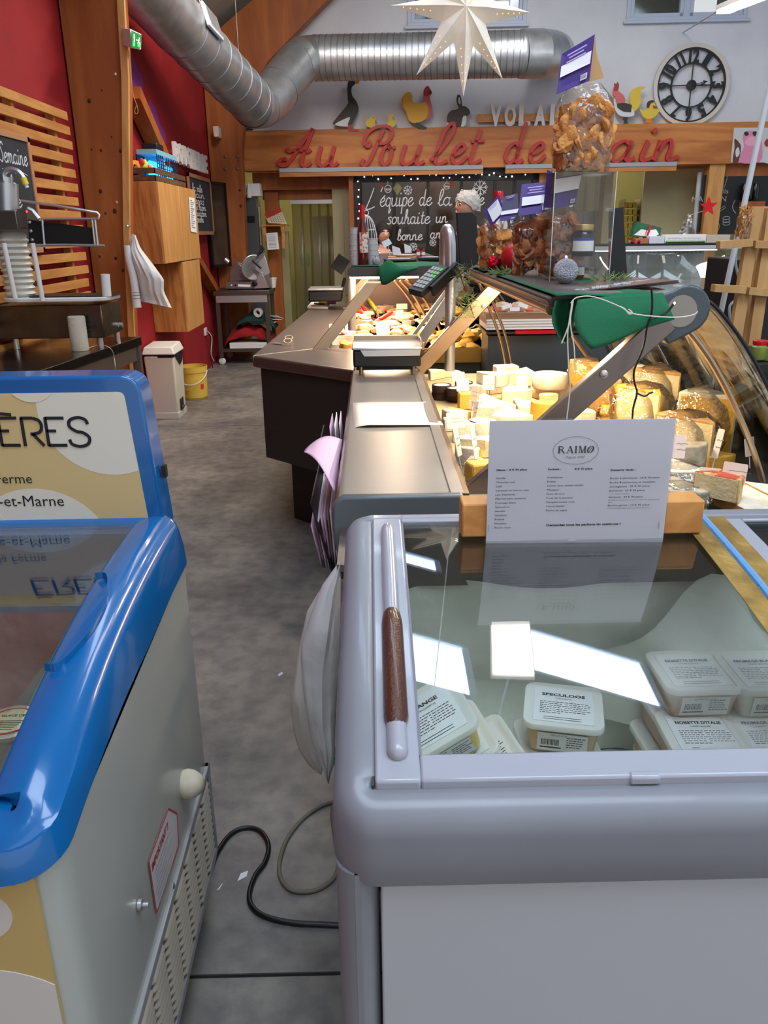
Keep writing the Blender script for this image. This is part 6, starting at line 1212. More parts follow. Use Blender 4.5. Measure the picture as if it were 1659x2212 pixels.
for i, (px, py) in enumerate(((1095, 662), (1112, 668), (1130, 660), (1108, 683), (1130, 681))): t = T('price_card', 'white card lying over the wrapped meats', 'price tag', Py(px, py, my+.03), group='white cards on the chilled display'); O('card', MB().obox(Py(px, py, my+.03), (.045, .002, .018), Matrix.Rotation(R(20*(i % 3)-20), 4, 'Y')), m_whiten, t)
# ================================================================== left side: work table and press machine
TZ = .93; tF, tN = Pz(305, 727, TZ), Pz(50, 812, TZ); td_ = (tF-tN).normalized(); tN2 = tN-td_*.7
st = T('work_table', 'steel work table with a dark front rail against the slatted red wall', 'table', (-1.5, 3.4, 0))
O('tabletop', MB().prism([(tF.x, tF.y), (XL+.095, tF.y), (XL+.095, tN2.y), (tN2.x, tN2.y)], XY((0, 0, 0)), TZ-.045, TZ), mat('table_steel', '#55504b', .18, .9, rvar=.05), st, bev=.003)
O('front_rail', MB().bar(tF+V((-.03, -.02, -.085)), tN2+V((-.03, 0, -.085)), .03, .07), m_steel_d, st)
for q_ in (tF+V((-.025, -.03, 0)), tN2+V((-.03, .05, 0)), V((XL+.13, tF.y-.05, 0)), V((XL+.13, tN2.y+.05, 0))): O('leg', MB().box(q_.x-.02, q_.x+.02, q_.y-.02, q_.y+.02, 0, TZ-.045), m_steel_d, st)
my_ = 3.90
def mx(px, py=560, y=my_): return Py(px, py, y)
pm = T('press_machine', 'steel press machine with white bellows and black guard on the work table', 'machine', (mx(110).x, my_+.15, TZ))
a_, b_ = mx(2, 733), mx(217, 658)
O('base_housing', MB().box(a_.x-.02, b_.x, my_, my_+.30, a_.z, b_.z), mat('machine_steel', '#6d655b', .28, .9, col2='#5c554c', vs=6, rvar=.05), pm, bev=.004)
mb = MB(); text(mb, 'ORY', (mx(184, 711, my_-.002), (1, 0, 0), (0, 0, 1), (0, -1, 0)), .016, bold=.02, depth=0); mb.ribbon([[(mx(190+18*cos(t/8), 706+10*sin(t/8)).x, mx(190+18*cos(t/8), 706+10*sin(t/8)).z) for t in range(-14, 15)]], XZ((0, my_-.002, 0)), .002, 0, .0005, sp=0)
O('badge', mb, m_ink, pm, flat=True)
for px, y in ((28, my_+.03), (212, my_+.03), (250, my_+.25)): q_ = mx(px, 700, y); O('foot', MB().cyl((q_.x, y, TZ+.001), (q_.x, y, a_.z), .014, n=10), m_alu, pm)
for px, py in ((251, 702), (260, 702)): 
    d_ = _ray(px, py); p = V((0, 0, CAM_H))+d_*(b_.x/d_.x); O('knob', MB().cyl(p, p+V((.012, 0, 0)), .012, n=12), m_alu, pm)
pz = Py(120, 646, 3.85).z; p0, p1 = mx(8, 640, 3.9).x, mx(240, 640, 3.9).x
O('base_plate', MB().prism(rrect(p0, p1, 3.82, 4.12, .09, 8), XY((0, 0, 0)), pz-.012, pz+.006), m_white, pm, bev=.004)
O('black_mat', MB().prism(rrect(mx(50).x, mx(236).x, 3.86, 4.08, .05, 6), XY((0, 0, 0)), pz+.0065, pz+.011), m_black, pm)
for (x0, y0_, x1, y1_, r) in ((8, 525, 33, 645, .011), (70, 525, 92, 650, .011), (227, 592, 231, 640, .020)):
    O('guide_post', MB().cyl(Py(x0, y0_, 3.78), Py(x1, y1_, 3.78), r, n=14), m_white, pm)
bp0, bp1 = Py(24, 500, 3.95), Py(45, 640, 3.95); n = 11; pts, rs = [], []
for i in range(n*4+1): pts.append(bp0.lerp(bp1, i/(n*4))); rs.append((.060 if i % 4 == 0 else (.072 if i % 4 == 2 else .066))*(1 if i > 2 else .85))
O('bellows', MB().tube(pts, rs, 20), mat('bellows_white', '#cfccc0', .4), pm, ang=20)
O('head_cylinder', MB().cyl(Py(14, 395, 3.95), Py(17, 458, 3.95), .050, n=20), m_alu, pm); O('head_box', MB().box(Py(-30, 480, 3.9).x, Py(47, 480, 3.9).x, 3.85, 4.02, Py(20, 497, 3.9).z, Py(20, 455, 3.9).z), mat('head_steel', '#7b746a', .3, .9), pm, bev=.004)
O('head_side', MB().box(Py(47, 480, 3.9).x, Py(65, 480, 3.9).x, 3.87, 4.0, Py(20, 492, 3.9).z, Py(20, 452, 3.9).z), m_steel_d, pm)
O('collar', MB().cyl(Py(13, 382, 3.95), Py(14, 400, 3.95), .030, n=16), m_alu, pm)
ho = O('hose', MB().tube([Py(x, y, 3.93) for x, y in ((10, 392), (8, 375), (20, 366), (38, 370), (50, 384), (56, 400))], .012, 10, sp=4), m_alu, pm); O('yellow_tag', MB().tube([Py(50, 384, 3.93), Py(56, 399, 3.93)], [.0135, .0145], 10), m_yh, ho); O('nozzle', MB().cyl(Py(56, 400, 3.93), Py(59, 406, 3.93), .009, n=8), m_white, ho)
O('led', MB().ball(Py(58, 457, 3.86), .005, 8), mat('red_led', '#ff3040', emit=4), pm)
gq = [Py(x, y, 3.82) for x, y in ((60, 474), (200, 492), (205, 528), (63, 528))]
mb = MB(); mb.v = gq+[p+V((0, .01, 0)) for p in gq]; mb.f = [(0, 1, 2, 3), (7, 6, 5, 4)]+[(i, (i+1) % 4, 4+(i+1) % 4, 4+i) for i in range(4)]; O('guard_panel', mb, mat('guard_black', '#050505', .6), pm, flat=True)
O('guard_frame', MB().tube([Py(x, y, 3.80) for x, y in ((46, 434), (120, 444), (210, 459), (214, 464), (212, 472), (199, 473), (90, 473))], .006, 8).tube([Py(x, y, 3.80) for x, y in ((60, 530), (140, 529), (226, 531))], .006, 8).tube([Py(91, 474, 3.8), Py(96, 529, 3.8)], .0055, 8).tube([Py(199, 474, 3.8), Py(205, 529, 3.8)], .005, 8).tube([Py(205, 474, 3.8), Py(211, 529, 3.8)], .005, 8).tube([Py(60, 450, 3.8), Py(70, 455, 3.8), Py(84, 473, 3.8)], .009, 8), m_alu, pm)
for x, y in ((64, 480), (67, 499), (70, 518)): O('screw', MB().lathe([(.007, 0), (.007, .003), (0, .005)], Py(x, y, 3.815), 10, axis=(0, -1, 0)), m_alu, pm)
ts = T('twine_spool', 'tall spool of cream twine standing on the table before the machine', 'spool', Pz(172, 757, TZ)); p = Pz(174, 757, TZ+.001); hh = Py(172, 683, p.y).z-TZ
O('wound_twine', MB().lathe([(.038, 0), (.040, .004), (.0405, hh*.5), (.040, hh-.004), (.036, hh), (.012, hh+.001), (.012, hh-.01), (0, hh-.01)], p, 26), mat('spool_twine', '#ddd3bf', .8, bump=.6, bs=90, stretch=(1, 1, 8)), ts)
O('loose_strand', MB().tube([p+V((.035, -.01, .01)), Pz(215, 745, TZ+.01), Pz(238, 752, TZ+.004), Pz(246, 770, TZ-.05), Pz(249, 800, TZ-.12), Pz(246, 850, TZ-.3)], .0018, 6, sp=4), mat('strand', '#ddd3bf', .8), ts)
# slatted rack on the wall
rk = T('slat_rack', 'wall rack of horizontal pine slats behind the press machine', 'rack', (XL+.04, 3.9, .9)); zt1 = Px(186, 253, XL+.06).z; ye = 5.28
p_top, p_bot = Py(186, 251, ye), Py(229, 581, ye); n_s = 11; pitch = (p_top.z-p_bot.z)/n_s
for i in range(18):
    z = p_top.z-pitch*i; o = O('slat', MB().box(XL+.045, XL+.07, 2.4+.0*i, ye+.012*((i*7) % 3), z-.024, z+.024), m_pine, rk, bev=.002)
for y in (5.12, 4.55, 3.95, 3.3, 2.7): O('batten', MB().box(XL+.002, XL+.044, y-.02, y+.02, p_top.z-pitch*17-.03, p_top.z+.03), m_pine_v, rk)
bb = T('chalkboard', 'wood-framed chalkboard hanging on the slat rack with handwriting', 'board', (XL+.1, 3.9, 1.4)); xb = XL+.085
r1, r2 = Px(60, 296, xb), Px(96, 545, xb); yr = r1.y; y0_ = 2.9
O('slate', MB().box(xb-.010, xb, y0_, yr-.02, r2.z+.02, r1.z-.02), m_board, bb)
mb = MB().box(xb-.012, xb+.008, y0_, yr, r1.z-.028, r1.z).box(xb-.012, xb+.008, y0_, yr, r2.z, r2.z+.028).box(xb-.012, xb+.008, yr-.03, yr, r2.z, r1.z); O('board_frame', mb, mat('frame_wood', '#b9845a', .6), bb, bev=.002)
mb = MB(); o_ = Px(-28, 343, xb); hand(mb, 'la Semaine', (V((xb+.0006, yr-.50, o_.z)), V((0, 1, 0)), V((0, .0, 1)), V((1, 0, 0))), .045, .006, wd=.44)
mb.ribbon([[(0, 0), (.05, -.012), (.1, 0), (.16, -.014), (.22, -.002), (.3, -.016)]], (V((xb+.0006, yr-.38, o_.z-.03)), V((0, 1, 0)), V((0, 0, 1)), V((1, 0, 0))), .003, 0, .001)
for i, s_ in enumerate(('des la', 'sale', 'et du')): hand(mb, s_, (V((xb+.0006, yr-.44+.03*i, Px(20, 410+36*i, xb).z)), V((0, 1, 0)), V((0, 0, 1)), V((1, 0, 0))), .035, .005, wd=.20)
O('chalk_writing', mb, m_chalk, bb, flat=True)
# exit sign
q0, q1 = Py(264, 62, 5.42), Py(287, 100, 5.42); ex = T('exit_light', 'emergency exit light glowing green on the timber column', 'sign', (q0.x+.08, 5.42, q1.z))
O('housing', MB().hexa([Py(265, 98, 5.50), Py(284, 104, 5.40), Py(305, 108, 5.56), Py(285, 104, 5.6), Py(263, 60, 5.50), Py(281, 62, 5.40), Py(306, 74, 5.56), Py(286, 66, 5.6)]), m_white, ex, bev=.004)
fq = [Py(284, 103, 5.394), Py(302, 106, 5.55), Py(305, 77, 5.55), Py(283, 66, 5.394)]
O('green_face', MB().add([p+V((.004, -.004, 0)) for p in fq], [(0, 1, 2, 3)]), mat('exit_green', '#127a30', .4, emit=.55), ex, flat=True)
mb = MB(); L_ = lambda x, y: fq[0].lerp(fq[1], x).lerp(fq[3].lerp(fq[2], x), y)+V((.007, -.007, 0))
def fr(x0, x1, y0, y1): mb.add([L_(x0, y0), L_(x1, y0), L_(x1, y1), L_(x0, y1)], [(0, 1, 2, 3)])
fr(.18, .30, .35, .85); fr(.42, .6, .50, .56); fr(.72, .80, .65, .76); fr(.66, .78, .42, .62); fr(.60, .68, .28, .42); fr(.78, .88, .30, .44); O('pictogram', mb, mat('exit_white', '#d8ffe0', emit=1.2), ex, flat=True)
mb = MB()
for x in (.2, .75): mb.add([L_(x-.1, .1), L_(x+.12, .1), L_(x+.12, .3), L_(x-.1, .3)], [(0, 1, 2, 3)])
O('glow_lamp', mb, mat('exit_glow', '#30ff50', emit=3), ex, flat=True)
O('cord_loop', MB().tube([Py(x, y, 5.5) for x, y in ((278, 110), (282, 160), (288, 205), (296, 228), (298, 242), (293, 246), (291, 238), (296, 226))], .0022, 6, sp=4), mat('jute', '#b89a6a', .9), None, 'thin jute cord loop hanging from the column top', 'cord')
# wall cabinets
def cabinet(y0, y1, z0, z1, xf, ndoor, lab):
    t = T('wall_cabinet', lab, 'cabinet', ((XL+xf)/2, (y0+y1)/2, z0)); O('carcass', MB().box(XL+.002, xf-.02, y0, y1, z0, z1), m_oak, t, bev=.002)
    for k in range(ndoor): a = y0+(y1-y0)*k/ndoor; b = y0+(y1-y0)*(k+1)/ndoor; O('door', MB().box(xf-.019, xf, a+.002, b-.002, z0+.001, z1-.001), m_pine_v, t, bev=.002)
    return t
cabinet(6.4, 7.75, Px(352, 571, -1.56).z, Px(352, 394, -1.56).z, -1.56, 2, 'upper plywood wall cabinet with two doors under the blue lamp crate'); cz1 = Px(352, 571, -1.56).z-.006
cabinet(6.98, 7.68, Px(390, 727, -1.56).z, cz1, -1.56, 1, 'lower plywood wall cabinet hanging below the two-door one')
q_ = [Px(x, y, -1.555) for x, y in ((408, 426), (420, 428), (425, 503), (412, 500))]; mb = MB(); mb.v = q_+[p+V((.001, 0, 0)) for p in q_]; mb.f = [(0, 1, 2, 3), (7, 6, 5, 4)]+[(i, (i+1) % 4, 4+(i+1) % 4, 4+i) for i in range(4)]
pn = T('notice', 'white paper notice taped on the upper cabinet door', 'notice', q_[3]); O('paper', mb, m_whiten, pn, flat=True)
mb = MB()
for i in range(14): a = q_[0].lerp(q_[3], .08+.06*i); b = q_[1].lerp(q_[2], .08+.06*i); mb.bar(a.lerp(b, .15)+V((.0025, 0, 0)), a.lerp(b, .5+.3*((i*5) % 3)/2)+V((.0025, 0, 0)), .0008, .005)
O('print', mb, m_inkg, pn, flat=True)
ctz = Px(352, 394, -1.56).z+.002
cr_ = T('wooden_crate', 'low dark wooden crate on top of the upper cabinet', 'crate', (-1.66, 6.9, ctz))
for i in range(2): O('slat', MB().box(-1.585, -1.575, 6.42, 7.45, ctz+.002+.05*i, ctz+.042+.05*i), mat('crate_wood', '#4a3322', .7, col2='#6b4a30', vs=40, stretch=(1, .3, 2)), cr_, bev=.002); O('slat', MB().box(-1.80, -1.575, 6.42, 6.43, ctz+.002+.05*i, ctz+.042+.05*i), mat('crate_wood', '#4a3322', .7, col2='#6b4a30', vs=40), cr_, bev=.002)
O('bottom', MB().box(-1.80, -1.585, 6.43, 7.45, ctz+.001, ctz+.01), m_timber, cr_)
lk = T('insect_lamp', 'insect lamp glowing cyan behind a dark grid above the crate', 'lamp', (-1.66, 7.2, ctz+.1)); ia, ib = Px(326, 350, -1.60), Px(376, 388, -1.60)
la, lb_ = 6.62, 7.30; lz0, lz1 = ctz+.012, ctz+.20
O('casing', MB().box(-1.75, -1.60, la, lb_, lz1, lz1+.035).box(-1.75, -1.60, la, lb_, lz0, lz0+.02).box(-1.75, -1.60, la+.22, la+.25, lz0, lz1), mat('cyan_glow_casing', '#7fb6cc', .4), lk); O('back_plate', MB().box(-1.76, -1.75, la, lb_, lz0, lz1), m_black, lk)  # casing coloured pale cyan to carry the glow of the tubes
for k in range(2): O('glow_tube', MB().cyl((-1.66, la+.01, lz0+.055+.07*k), (-1.66, lb_-.01, lz0+.055+.07*k), .020, n=12), mat('cyan_tube', '#25b4ff', emit=3.5), lk)
mb = MB()
for i in range(7): mb.box(-1.602, -1.598, la, lb_, lz0+.02+.025*i, lz0+.024+.025*i)
for i in range(12): mb.box(-1.604, -1.598, la+(lb_-la)*i/11-.002, la+(lb_-la)*i/11+.002, lz0, lz1)
O('grid', mb, m_black, lk, kind='stuff')
O('speaker_box', MB().box(-1.74, -1.62, 6.75, 6.95, lz1+.037, lz1+.09), m_black, None, 'small black box sitting on the cyan insect lamp', 'box', bev=.01)
def soft(name, px, py, y, r, m, lab, cat='toy'): p = Py(px, py, y); return O(name, MB().ball(p, r, 12), m, None, lab, cat)
m_or = mat('pumpkin_orange', '#d8761c', .6)
pk = T('pumpkin', 'orange paper pumpkin with black marks in the crate', 'pumpkin', Py(291, 368, 6.52)); pc = Py(291, 360, 6.52)
mb = MB(); mb.grid(lambda u, v: pc+V(((.052+.008*abs(cos(4*2*pi*u)))*cos(2*pi*u)*sin(pi*v), (.052+.008*abs(cos(4*2*pi*u)))*sin(2*pi*u)*sin(pi*v), .045*cos(pi*v))), 32, 10); O('pumpkin_body', mb, m_or, pk)
mb = MB()
for dx_, dz_ in ((-.012, .008), (.016, .006), (.004, -.012)): mb.ball(pc+V((dx_, -.056, dz_)), (.008, .004, .008), 6)
O('marks', mb, m_black, pk)
for nm, px, py, y, r, c_, lab in (('paper_flower', 306, 350, 6.50, (.022, .01, .028), '#c8352a', 'red pointed paper decoration in the crate'), ('paper_flower', 308, 360, 6.52, (.026, .02, .02), '#86b32c', 'lime green toy in the crate'), ('toy_block', 314, 356, 6.56, (.018, .02, .04), '#e8c020', 'yellow toy standing in the crate'), ('toy_ball', 303, 371, 6.47, .026, '#e0a0b8', 'pale pink ball in the crate'), ('toy_block', 318, 370, 6.52, (.018, .02, .014), '#20489c', 'blue toy block in the crate'), ('toy_pig', 325, 362, 6.6, (.022, .02, .024), '#d88a80', 'salmon pink toy pig face in the crate')):
    O(nm, MB().ball(Py(px, py, y), r, 10), mat('toy_'+c_[1:], c_, .6), None, lab, 'toy')
# hanging white carrier bag + hook + roll
hk = Py(281, 489, 5.5); hg = T('carrier_bag', 'white plastic carrier bag full and hanging from a hook on the column', 'bag', Py(320, 660, 5.42)); m_pb = mat('white_polythene', '#d6d3d2', .35, bump=.8, bs=12, sss=.1)
O('hook', MB().cyl(hk, hk+V((.0, -.06, 0)), .006, n=8).ball(hk+V((0, -.06, 0)), .010, 8), m_alu, hg)
left = [(284, 505), (276, 545), (290, 590), (297, 620), (302, 650)]; right = [(293, 508), (303, 535), (330, 570), (354, 603), (354, 630), (371, 665)]
def bagfn(u, v):
    a, b = lerpl(left, v), lerpl(right, v); th = u*2*pi; s_ = (1-cos(th))/2; px, py = a[0]*(1-s_)+b[0]*s_, a[1]*(1-s_)+b[1]*s_; w = .02+.075*sin(pi*min(1, v*1.05)); f = .012*noise.noise(V((u*9, v*4, 1)))+.006*sin(26*s_+4*v)
    return Py(px, py, 5.44-(w+f)*sin(th))
O('bag_body', MB().grid(bagfn, 30, 18), m_pb, hg)
rl = T('bag_roll', 'bundle of folded white bags with green print hanging beside the column', 'bag', Py(294, 665, 5.40)); O('roll', MB().tube([Py(x, y, 5.38) for x, y in ((274, 530), (278, 560), (288, 600), (293, 640), (296, 664))], [.02, .03, .036, .034, .03], 12, sp=3), m_pb, rl)
mb = MB(); 
for i in range(3): q_ = Py(287, 632+7*i, 5.343); mb.box(q_.x, q_.x+.05, q_.y-.002, q_.y, q_.z, q_.z+.003)
O('print', mb, mat('green_ink', '#2c6b4a', .8), rl, flat=True)
# pedal bin
by_ = 6.5; ax, bxx = Py(312, 800, by_).x, Py(378, 800, by_).x; bzt = Py(345, 770, by_).z
bn = T('pedal_bin', 'cream plastic pedal bin with black liner standing against the red wall', 'bin', ((ax+bxx)/2, by_+.15, 0)); m_bin = mat('bin_plastic', '#c9c2b2', .4)
O('bin_body', MB().hexa([(ax+.02, by_+.02, .0), (bxx-.01, by_+.02, 0), (bxx-.01, by_+.30, 0), (ax+.02, by_+.30, 0), (ax, by_, bzt), (bxx, by_, bzt), (bxx, by_+.32, bzt), (ax, by_+.32, bzt)]), m_bin, bn, bev=.015, seg=3)
O('lid', MB().hexa([(ax-.012, by_-.012, bzt+.012), (bxx+.014, by_-.012, bzt+.012), (bxx+.014, by_+.335, bzt+.012), (ax-.012, by_+.335, bzt+.012), (ax+.01, by_+.01, bzt+.075), (bxx-.01, by_+.01, bzt+.075), (bxx-.01, by_+.31, bzt+.085), (ax+.01, by_+.31, bzt+.085)]), mat('bin_lid', '#dcd8cf', .4), bn, bev=.012, seg=3)
O('liner', MB().prism([(.0, bzt+.014), (.30, bzt+.014), (.24, bzt-.075), (.16, bzt-.09), (.08, bzt-.04)], ((bxx+.0005, by_+.01, 0), (0, 1, 0), (0, 0, 1), (1, 0, 0)), 0, .006).box(ax+.12, bxx+.004, by_-.004, by_+.0, bzt-.01, bzt+.013), m_black, bn)
O('base_skirt', MB().box(ax+.012, bxx-.004, by_+.012, by_+.305, 0, .055), m_bin, bn, bev=.004); O('pedal', MB().box(bxx-.01, bxx+.015, by_+.12, by_+.18, .07, .09), m_steel_d, bn, bev=.004)
O('pedal_recess', MB().box(bxx-.012, bxx-.003, by_+.09, by_+.21, .055, .15), m_black, bn)
# bucket
bk = Pz(421, 860, 0); bkh = Py(421, 790, bk.y).z; bu = T('bucket', 'yellow plastic bucket with white handle beside the pedal bin', 'bucket', bk); m_bk = mat('bucket_yellow', '#d9b24a', .5)
O('bucket_body', MB().lathe([(.108, 0), (.112, .004), (.126, bkh*.83), (.134, bkh*.83), (.136, bkh-.01), (.137, bkh), (.131, bkh), (.12, .02), (0, .02)], bk, 30), m_bk, bu)
O('handle', MB().tube([bk+V((.137*cos(R(a)), .137*sin(R(a))*1.0-.012, bkh*.86-.11*sin(R(a+180-0))*1)) for a in range(180, 361, 15)], .004, 6, sp=3), m_white, bu)
mb = MB(); 
for i in range(4): a0 = R(228+3*i); mb.grid(lambda u, v: bk+V((.1225*cos(a0+.5*u*(1-.2*(i % 2))), .1225*sin(a0+.5*u*(1-.2*(i % 2))), .06+.013*i+.0025*v)), 6, 1)
O('print', mb, mat('brown_ink', '#6b4a1c', .8), bu, flat=True); O('red_mark', MB().grid(lambda u, v: bk+V(((.1255+.0005)*cos(R(-48+16*u)), (.1255+.0005)*sin(R(-48+16*u)), .10+.045*v)), 5, 1), mat('red_print', '#c43a24', .7), bu, flat=True)
# socket with leads
sk = Px(446, 716, XL+.02); so = T('wall_socket', 'white double socket with plug leads on the red wall', 'socket', sk); O('plate', MB().box(XL+.001, XL+.02, sk.y-.05, sk.y+.05, sk.z-.04, sk.z+.04), m_white, so, bev=.003)
for k, m in ((0, m_black), (1, m_white)): O('lead', MB().tube([(XL+.03, sk.y-.02+.04*k, sk.z), (XL+.06, sk.y+.01+.06*k, sk.z-.08), (XL+.04, sk.y+.05*k, sk.z-.25), (XL+.05, sk.y+.04+.1*k, .01 if k == 0 else sk.z-.35)], .005, 6, sp=5), m, so)
# BOUCHERIE letters along the wall
bo = T('shop_sign', 'white cut-out letters BOUCHERIE mounted along the red wall', 'sign', (-1.74, 8.6, 2.06)); ya, yb = 7.83, 9.38; lz = Px(392, 354, -1.74).z; lh = Px(392, 314, -1.74).z-lz
O('batten', MB().box(XL, -1.76, ya, yb, lz+lh*.4, lz+lh*.6), m_red, bo)
for i, c_ in enumerate('BOUCHERIE'):
    mb = MB(); text(mb, c_, (V((0, 0, 0)), V((0, 1, 0)), V((0, 0, 1)), V((1, 0, 0))), lh, width=(.118 if c_ != 'I' else .035), bold=.035, align='CENTER', depth=0); y = ya+.09+(yb-ya-.16)*i/8
    n0 = len(mb.v); vs, fs = list(mb.v), list(mb.f); edges = {}
    for f in fs:
        for a, b in zip(f, f[1:]+f[:1]): edges[(a, b)] = 1
    mb2 = MB(); mb2.v = [v+V((-1.728, y, lz)) for v in vs]+[v+V((-1.758, y, lz)) for v in vs]; mb2.f = fs+[tuple(n0+q for q in reversed(f)) for f in fs]+[(a, n0+a, n0+b, b) for (a, b) in edges if (b, a) not in edges]
    O('letter', mb2, m_plush_w, bo, flat=True)
def poster(pa_, pb_, z00, z01, fr, m, mf, lab, name='chalkboard', cat='board', thick=.02, marks=0):
    """framed board standing on a vertical line from ground point pa to pb"""
    a, b = V((pa_.x, pa_.y, 0)), V((pb_.x, pb_.y, 0)); u = (b-a).normalized(); n = V((u.y, -u.x, 0)); L_ = (b-a).length; F = (a, u, V((0, 0, 1)), n); t = T(name, lab, cat, (a+b)/2+V((0, 0, z00)))
    O('panel', MB().prism([(fr, z00+fr), (L_-fr, z00+fr), (L_-fr, z01-fr), (fr, z01-fr)], F, 0, thick*.5), m, t, flat=True)
    mb = MB()
    for p in ([(0, z00), (L_, z00), (L_, z00+fr), (0, z00+fr)], [(0, z01-fr), (L_, z01-fr), (L_, z01), (0, z01)], [(0, z00), (fr, z00), (fr, z01), (0, z01)], [(L_-fr, z00), (L_, z00), (L_, z01), (L_-fr, z01)]): mb.prism(p, F, 0, thick)
    O('board_frame', mb, mf, t, flat=True)
    if marks:
        mb = MB(); r_ = random.Random(marks); words = ['saucisson', 'planche', 'poulet', 'la sale', 'pain', 'repas', 'du lapin']
        for i in range(6): hand(mb, words[(i+marks) % 7], (a+u*(fr+L_*.12)+V((0, 0, z01-fr-.12-(z01-z00-.2)*i/6.3))+n*(thick*.5+.001), u, V((0, 0, 1)), n), .035, .006, wd=L_*(.35+.3*r_.random()))
        O('chalk_writing', mb, m_chalk, t, flat=True)
    return t
q0, q1 = Px(402, 371, -1.76), Px(452, 398, -1.76); poster(q0, q1, Px(404, 508, -1.76).z, Px(402, 372, -1.76).z, .035, m_board, mat('frame_wood2', '#9b6a48', .6), 'tall narrow wood-framed chalkboard under the white wall letters', marks=3)
pa_, pb_ = Py(446, 450, 9.62), Py(487, 450, 10.02); m_pic = mat('dim_picture', '#2a211c', .3, col2='#5a4438', vs=3, stretch=(1, 1, .6), coat=.3); poster(pa_, pb_, Py(465, 580, 9.4).z, Py(465, 388, 9.4).z, .03, m_pic, m_black, 'tall black-framed dim portrait picture beside the narrow chalkboard', 'framed_picture', 'picture', .03)
bc = Py(466, 283, 9.9); be = T('alarm_box', 'small white alarm box with a red light on the rear column', 'alarm', bc); O('box', MB().box(bc.x-.03, bc.x+.03, bc.y, 10.09, bc.z-.06, bc.z+.05), m_white, be, bev=.006); O('red_lamp', MB().ball(bc+V((0.0, -.004, -.045)), .010, 8), mat('alarm_red', '#d84a30', emit=1.5), be)
# ================================================================== slicer on its table
ty0, ty1 = 9.35, 9.95; tl_, tr_ = Py(460, 636, ty0).x, Py(582, 636, ty0).x; tz = Py(520, 628, ty0).z
sb_ = T('slicer_table', 'small steel table on wheels with an open lower shelf near the doorway', 'table', ((tl_+tr_)/2, ty0+.3, 0)); m_tst = mat('rosy_table_steel', '#6e625c', .35, .85)
O('tabletop', MB().box(tl_, tr_, ty0, ty1, tz-.05, tz), m_tst, sb_, bev=.004)
shz = Py(520, 757, ty0).z
for x in (tl_+.04, tr_-.04):
    for y in (ty0+.04, ty1-.04):
        O('leg', MB().box(x-.022, x+.022, y-.022, y+.022, .08, tz-.05), m_tst, sb_); O('caster', MB().lathe([(.03, -.012), (.04, -.006), (.04, .006), (.03, .012)], (x, y, .0405), 14, axis=(0, 1, 0)).box(x-.012, x+.012, y-.015, y+.015, .05, .085), m_white, sb_)
O('shelf', MB().box(tl_+.02, tr_-.02, ty0+.02, ty1-.02, shz-.02, shz+.015), m_tst, sb_); O('apron', MB().box(tl_+.03, tr_-.03, ty0+.01, ty0+.02, tz-.13, tz-.05), m_alu, sb_)
sy_ = 9.5; sl = T('meat_slicer', 'rosy grey meat slicer with clear guard on the small steel table', 'slicer', (Py(535, 600, sy_).x, sy_+.1, tz)); m_sl = mat('slicer_metal', '#8f8282', .3, .7)
def pxp(pts, y, d, m, nm, par=sl, bev=.004, lab=None): return O(nm, MB().prism([(Py(a, b, y).x, Py(a, b, y).z) for a, b in pts], ((0, y, 0), (1, 0, 0), (0, 0, 1), (0, 1, 0)), 0, d), m, par, lab, bev=bev)
pxp([(487, 624), (487, 608), (540, 610), (580, 590), (583, 622), (560, 624)], sy_, .28, m_sl, 'base'); pxp([(495, 609), (496, 582), (512, 566), (530, 580), (542, 606)], sy_+.12, .14, m_sl, 'motor_hump', bev=.01)
pxp([(548, 624), (560, 588), (566, 588), (579, 622)], sy_-.03, .03, mat('slicer_light', '#b5abab', .3, .7), 'side_plate'); pxp([(535, 566), (570, 545), (582, 585), (582, 606), (572, 606), (560, 590)], sy_+.06, .02, m_alu, 'blade_cover')
bc_ = Py(548, 578, sy_+.05); O('blade', MB().lathe([(.14, 0), (.145, .004), (.14, .008), (0, .008)], bc_, 28, axis=(-.45, 1, .3)), m_alu, sl)
q_ = [Py(x, y, sy_+.0) for x, y in ((503, 550), (522, 535), (548, 590), (538, 602))]; mb = MB(); mb.v = q_+[p+V((.0, .18, 0)) for p in q_]; mb.f = [(0, 1, 2, 3), (0, 4, 5, 1), (1, 5, 6, 2), (2, 6, 7, 3), (3, 7, 4, 0)]; O('clear_guard', mb, m_acryl, sl, flat=True)
O('carriage', MB().bar(Py(536, 580, sy_+.03), Py(572, 545, sy_+.08), .12, .012), m_sl, sl); O('handle', MB().cyl(Py(556, 552, sy_-.02), Py(570, 536, sy_-.0), .014, n=10), m_black, sl); O('handle', MB().cyl(Py(545, 562, sy_-.05), Py(564, 580, sy_-.05), .012, n=10), m_black, sl)
O('pusher_knob', MB().cyl(Py(486, 560, sy_), Py(494, 567, sy_), .028, n=12), m_alu, sl); O('dial', MB().lathe([(.034, 0), (.034, .03), (.02, .035), (0, .035)], Py(551, 612, sy_), 14, axis=(0, -1, 0)), m_black, sl)
pxp([(514, 614), (541, 615), (541, 620), (514, 619)], sy_-.004, .004, m_whiten, 'badge', bev=0)
for x in (500, 509): O('button', MB().lathe([(.010, 0), (.010, .006), (0, .006)], Py(x, 616, sy_), 10, axis=(0, -1, 0)), m_white if x == 500 else m_black, sl)
for x in (492, 566, 576): O('foot', MB().cyl(V((Py(x, 624, sy_).x, sy_+.05, tz+.001)), V((Py(x, 624, sy_).x, sy_+.05, Py(x, 622, sy_).z)), .014, n=8), m_black, sl)
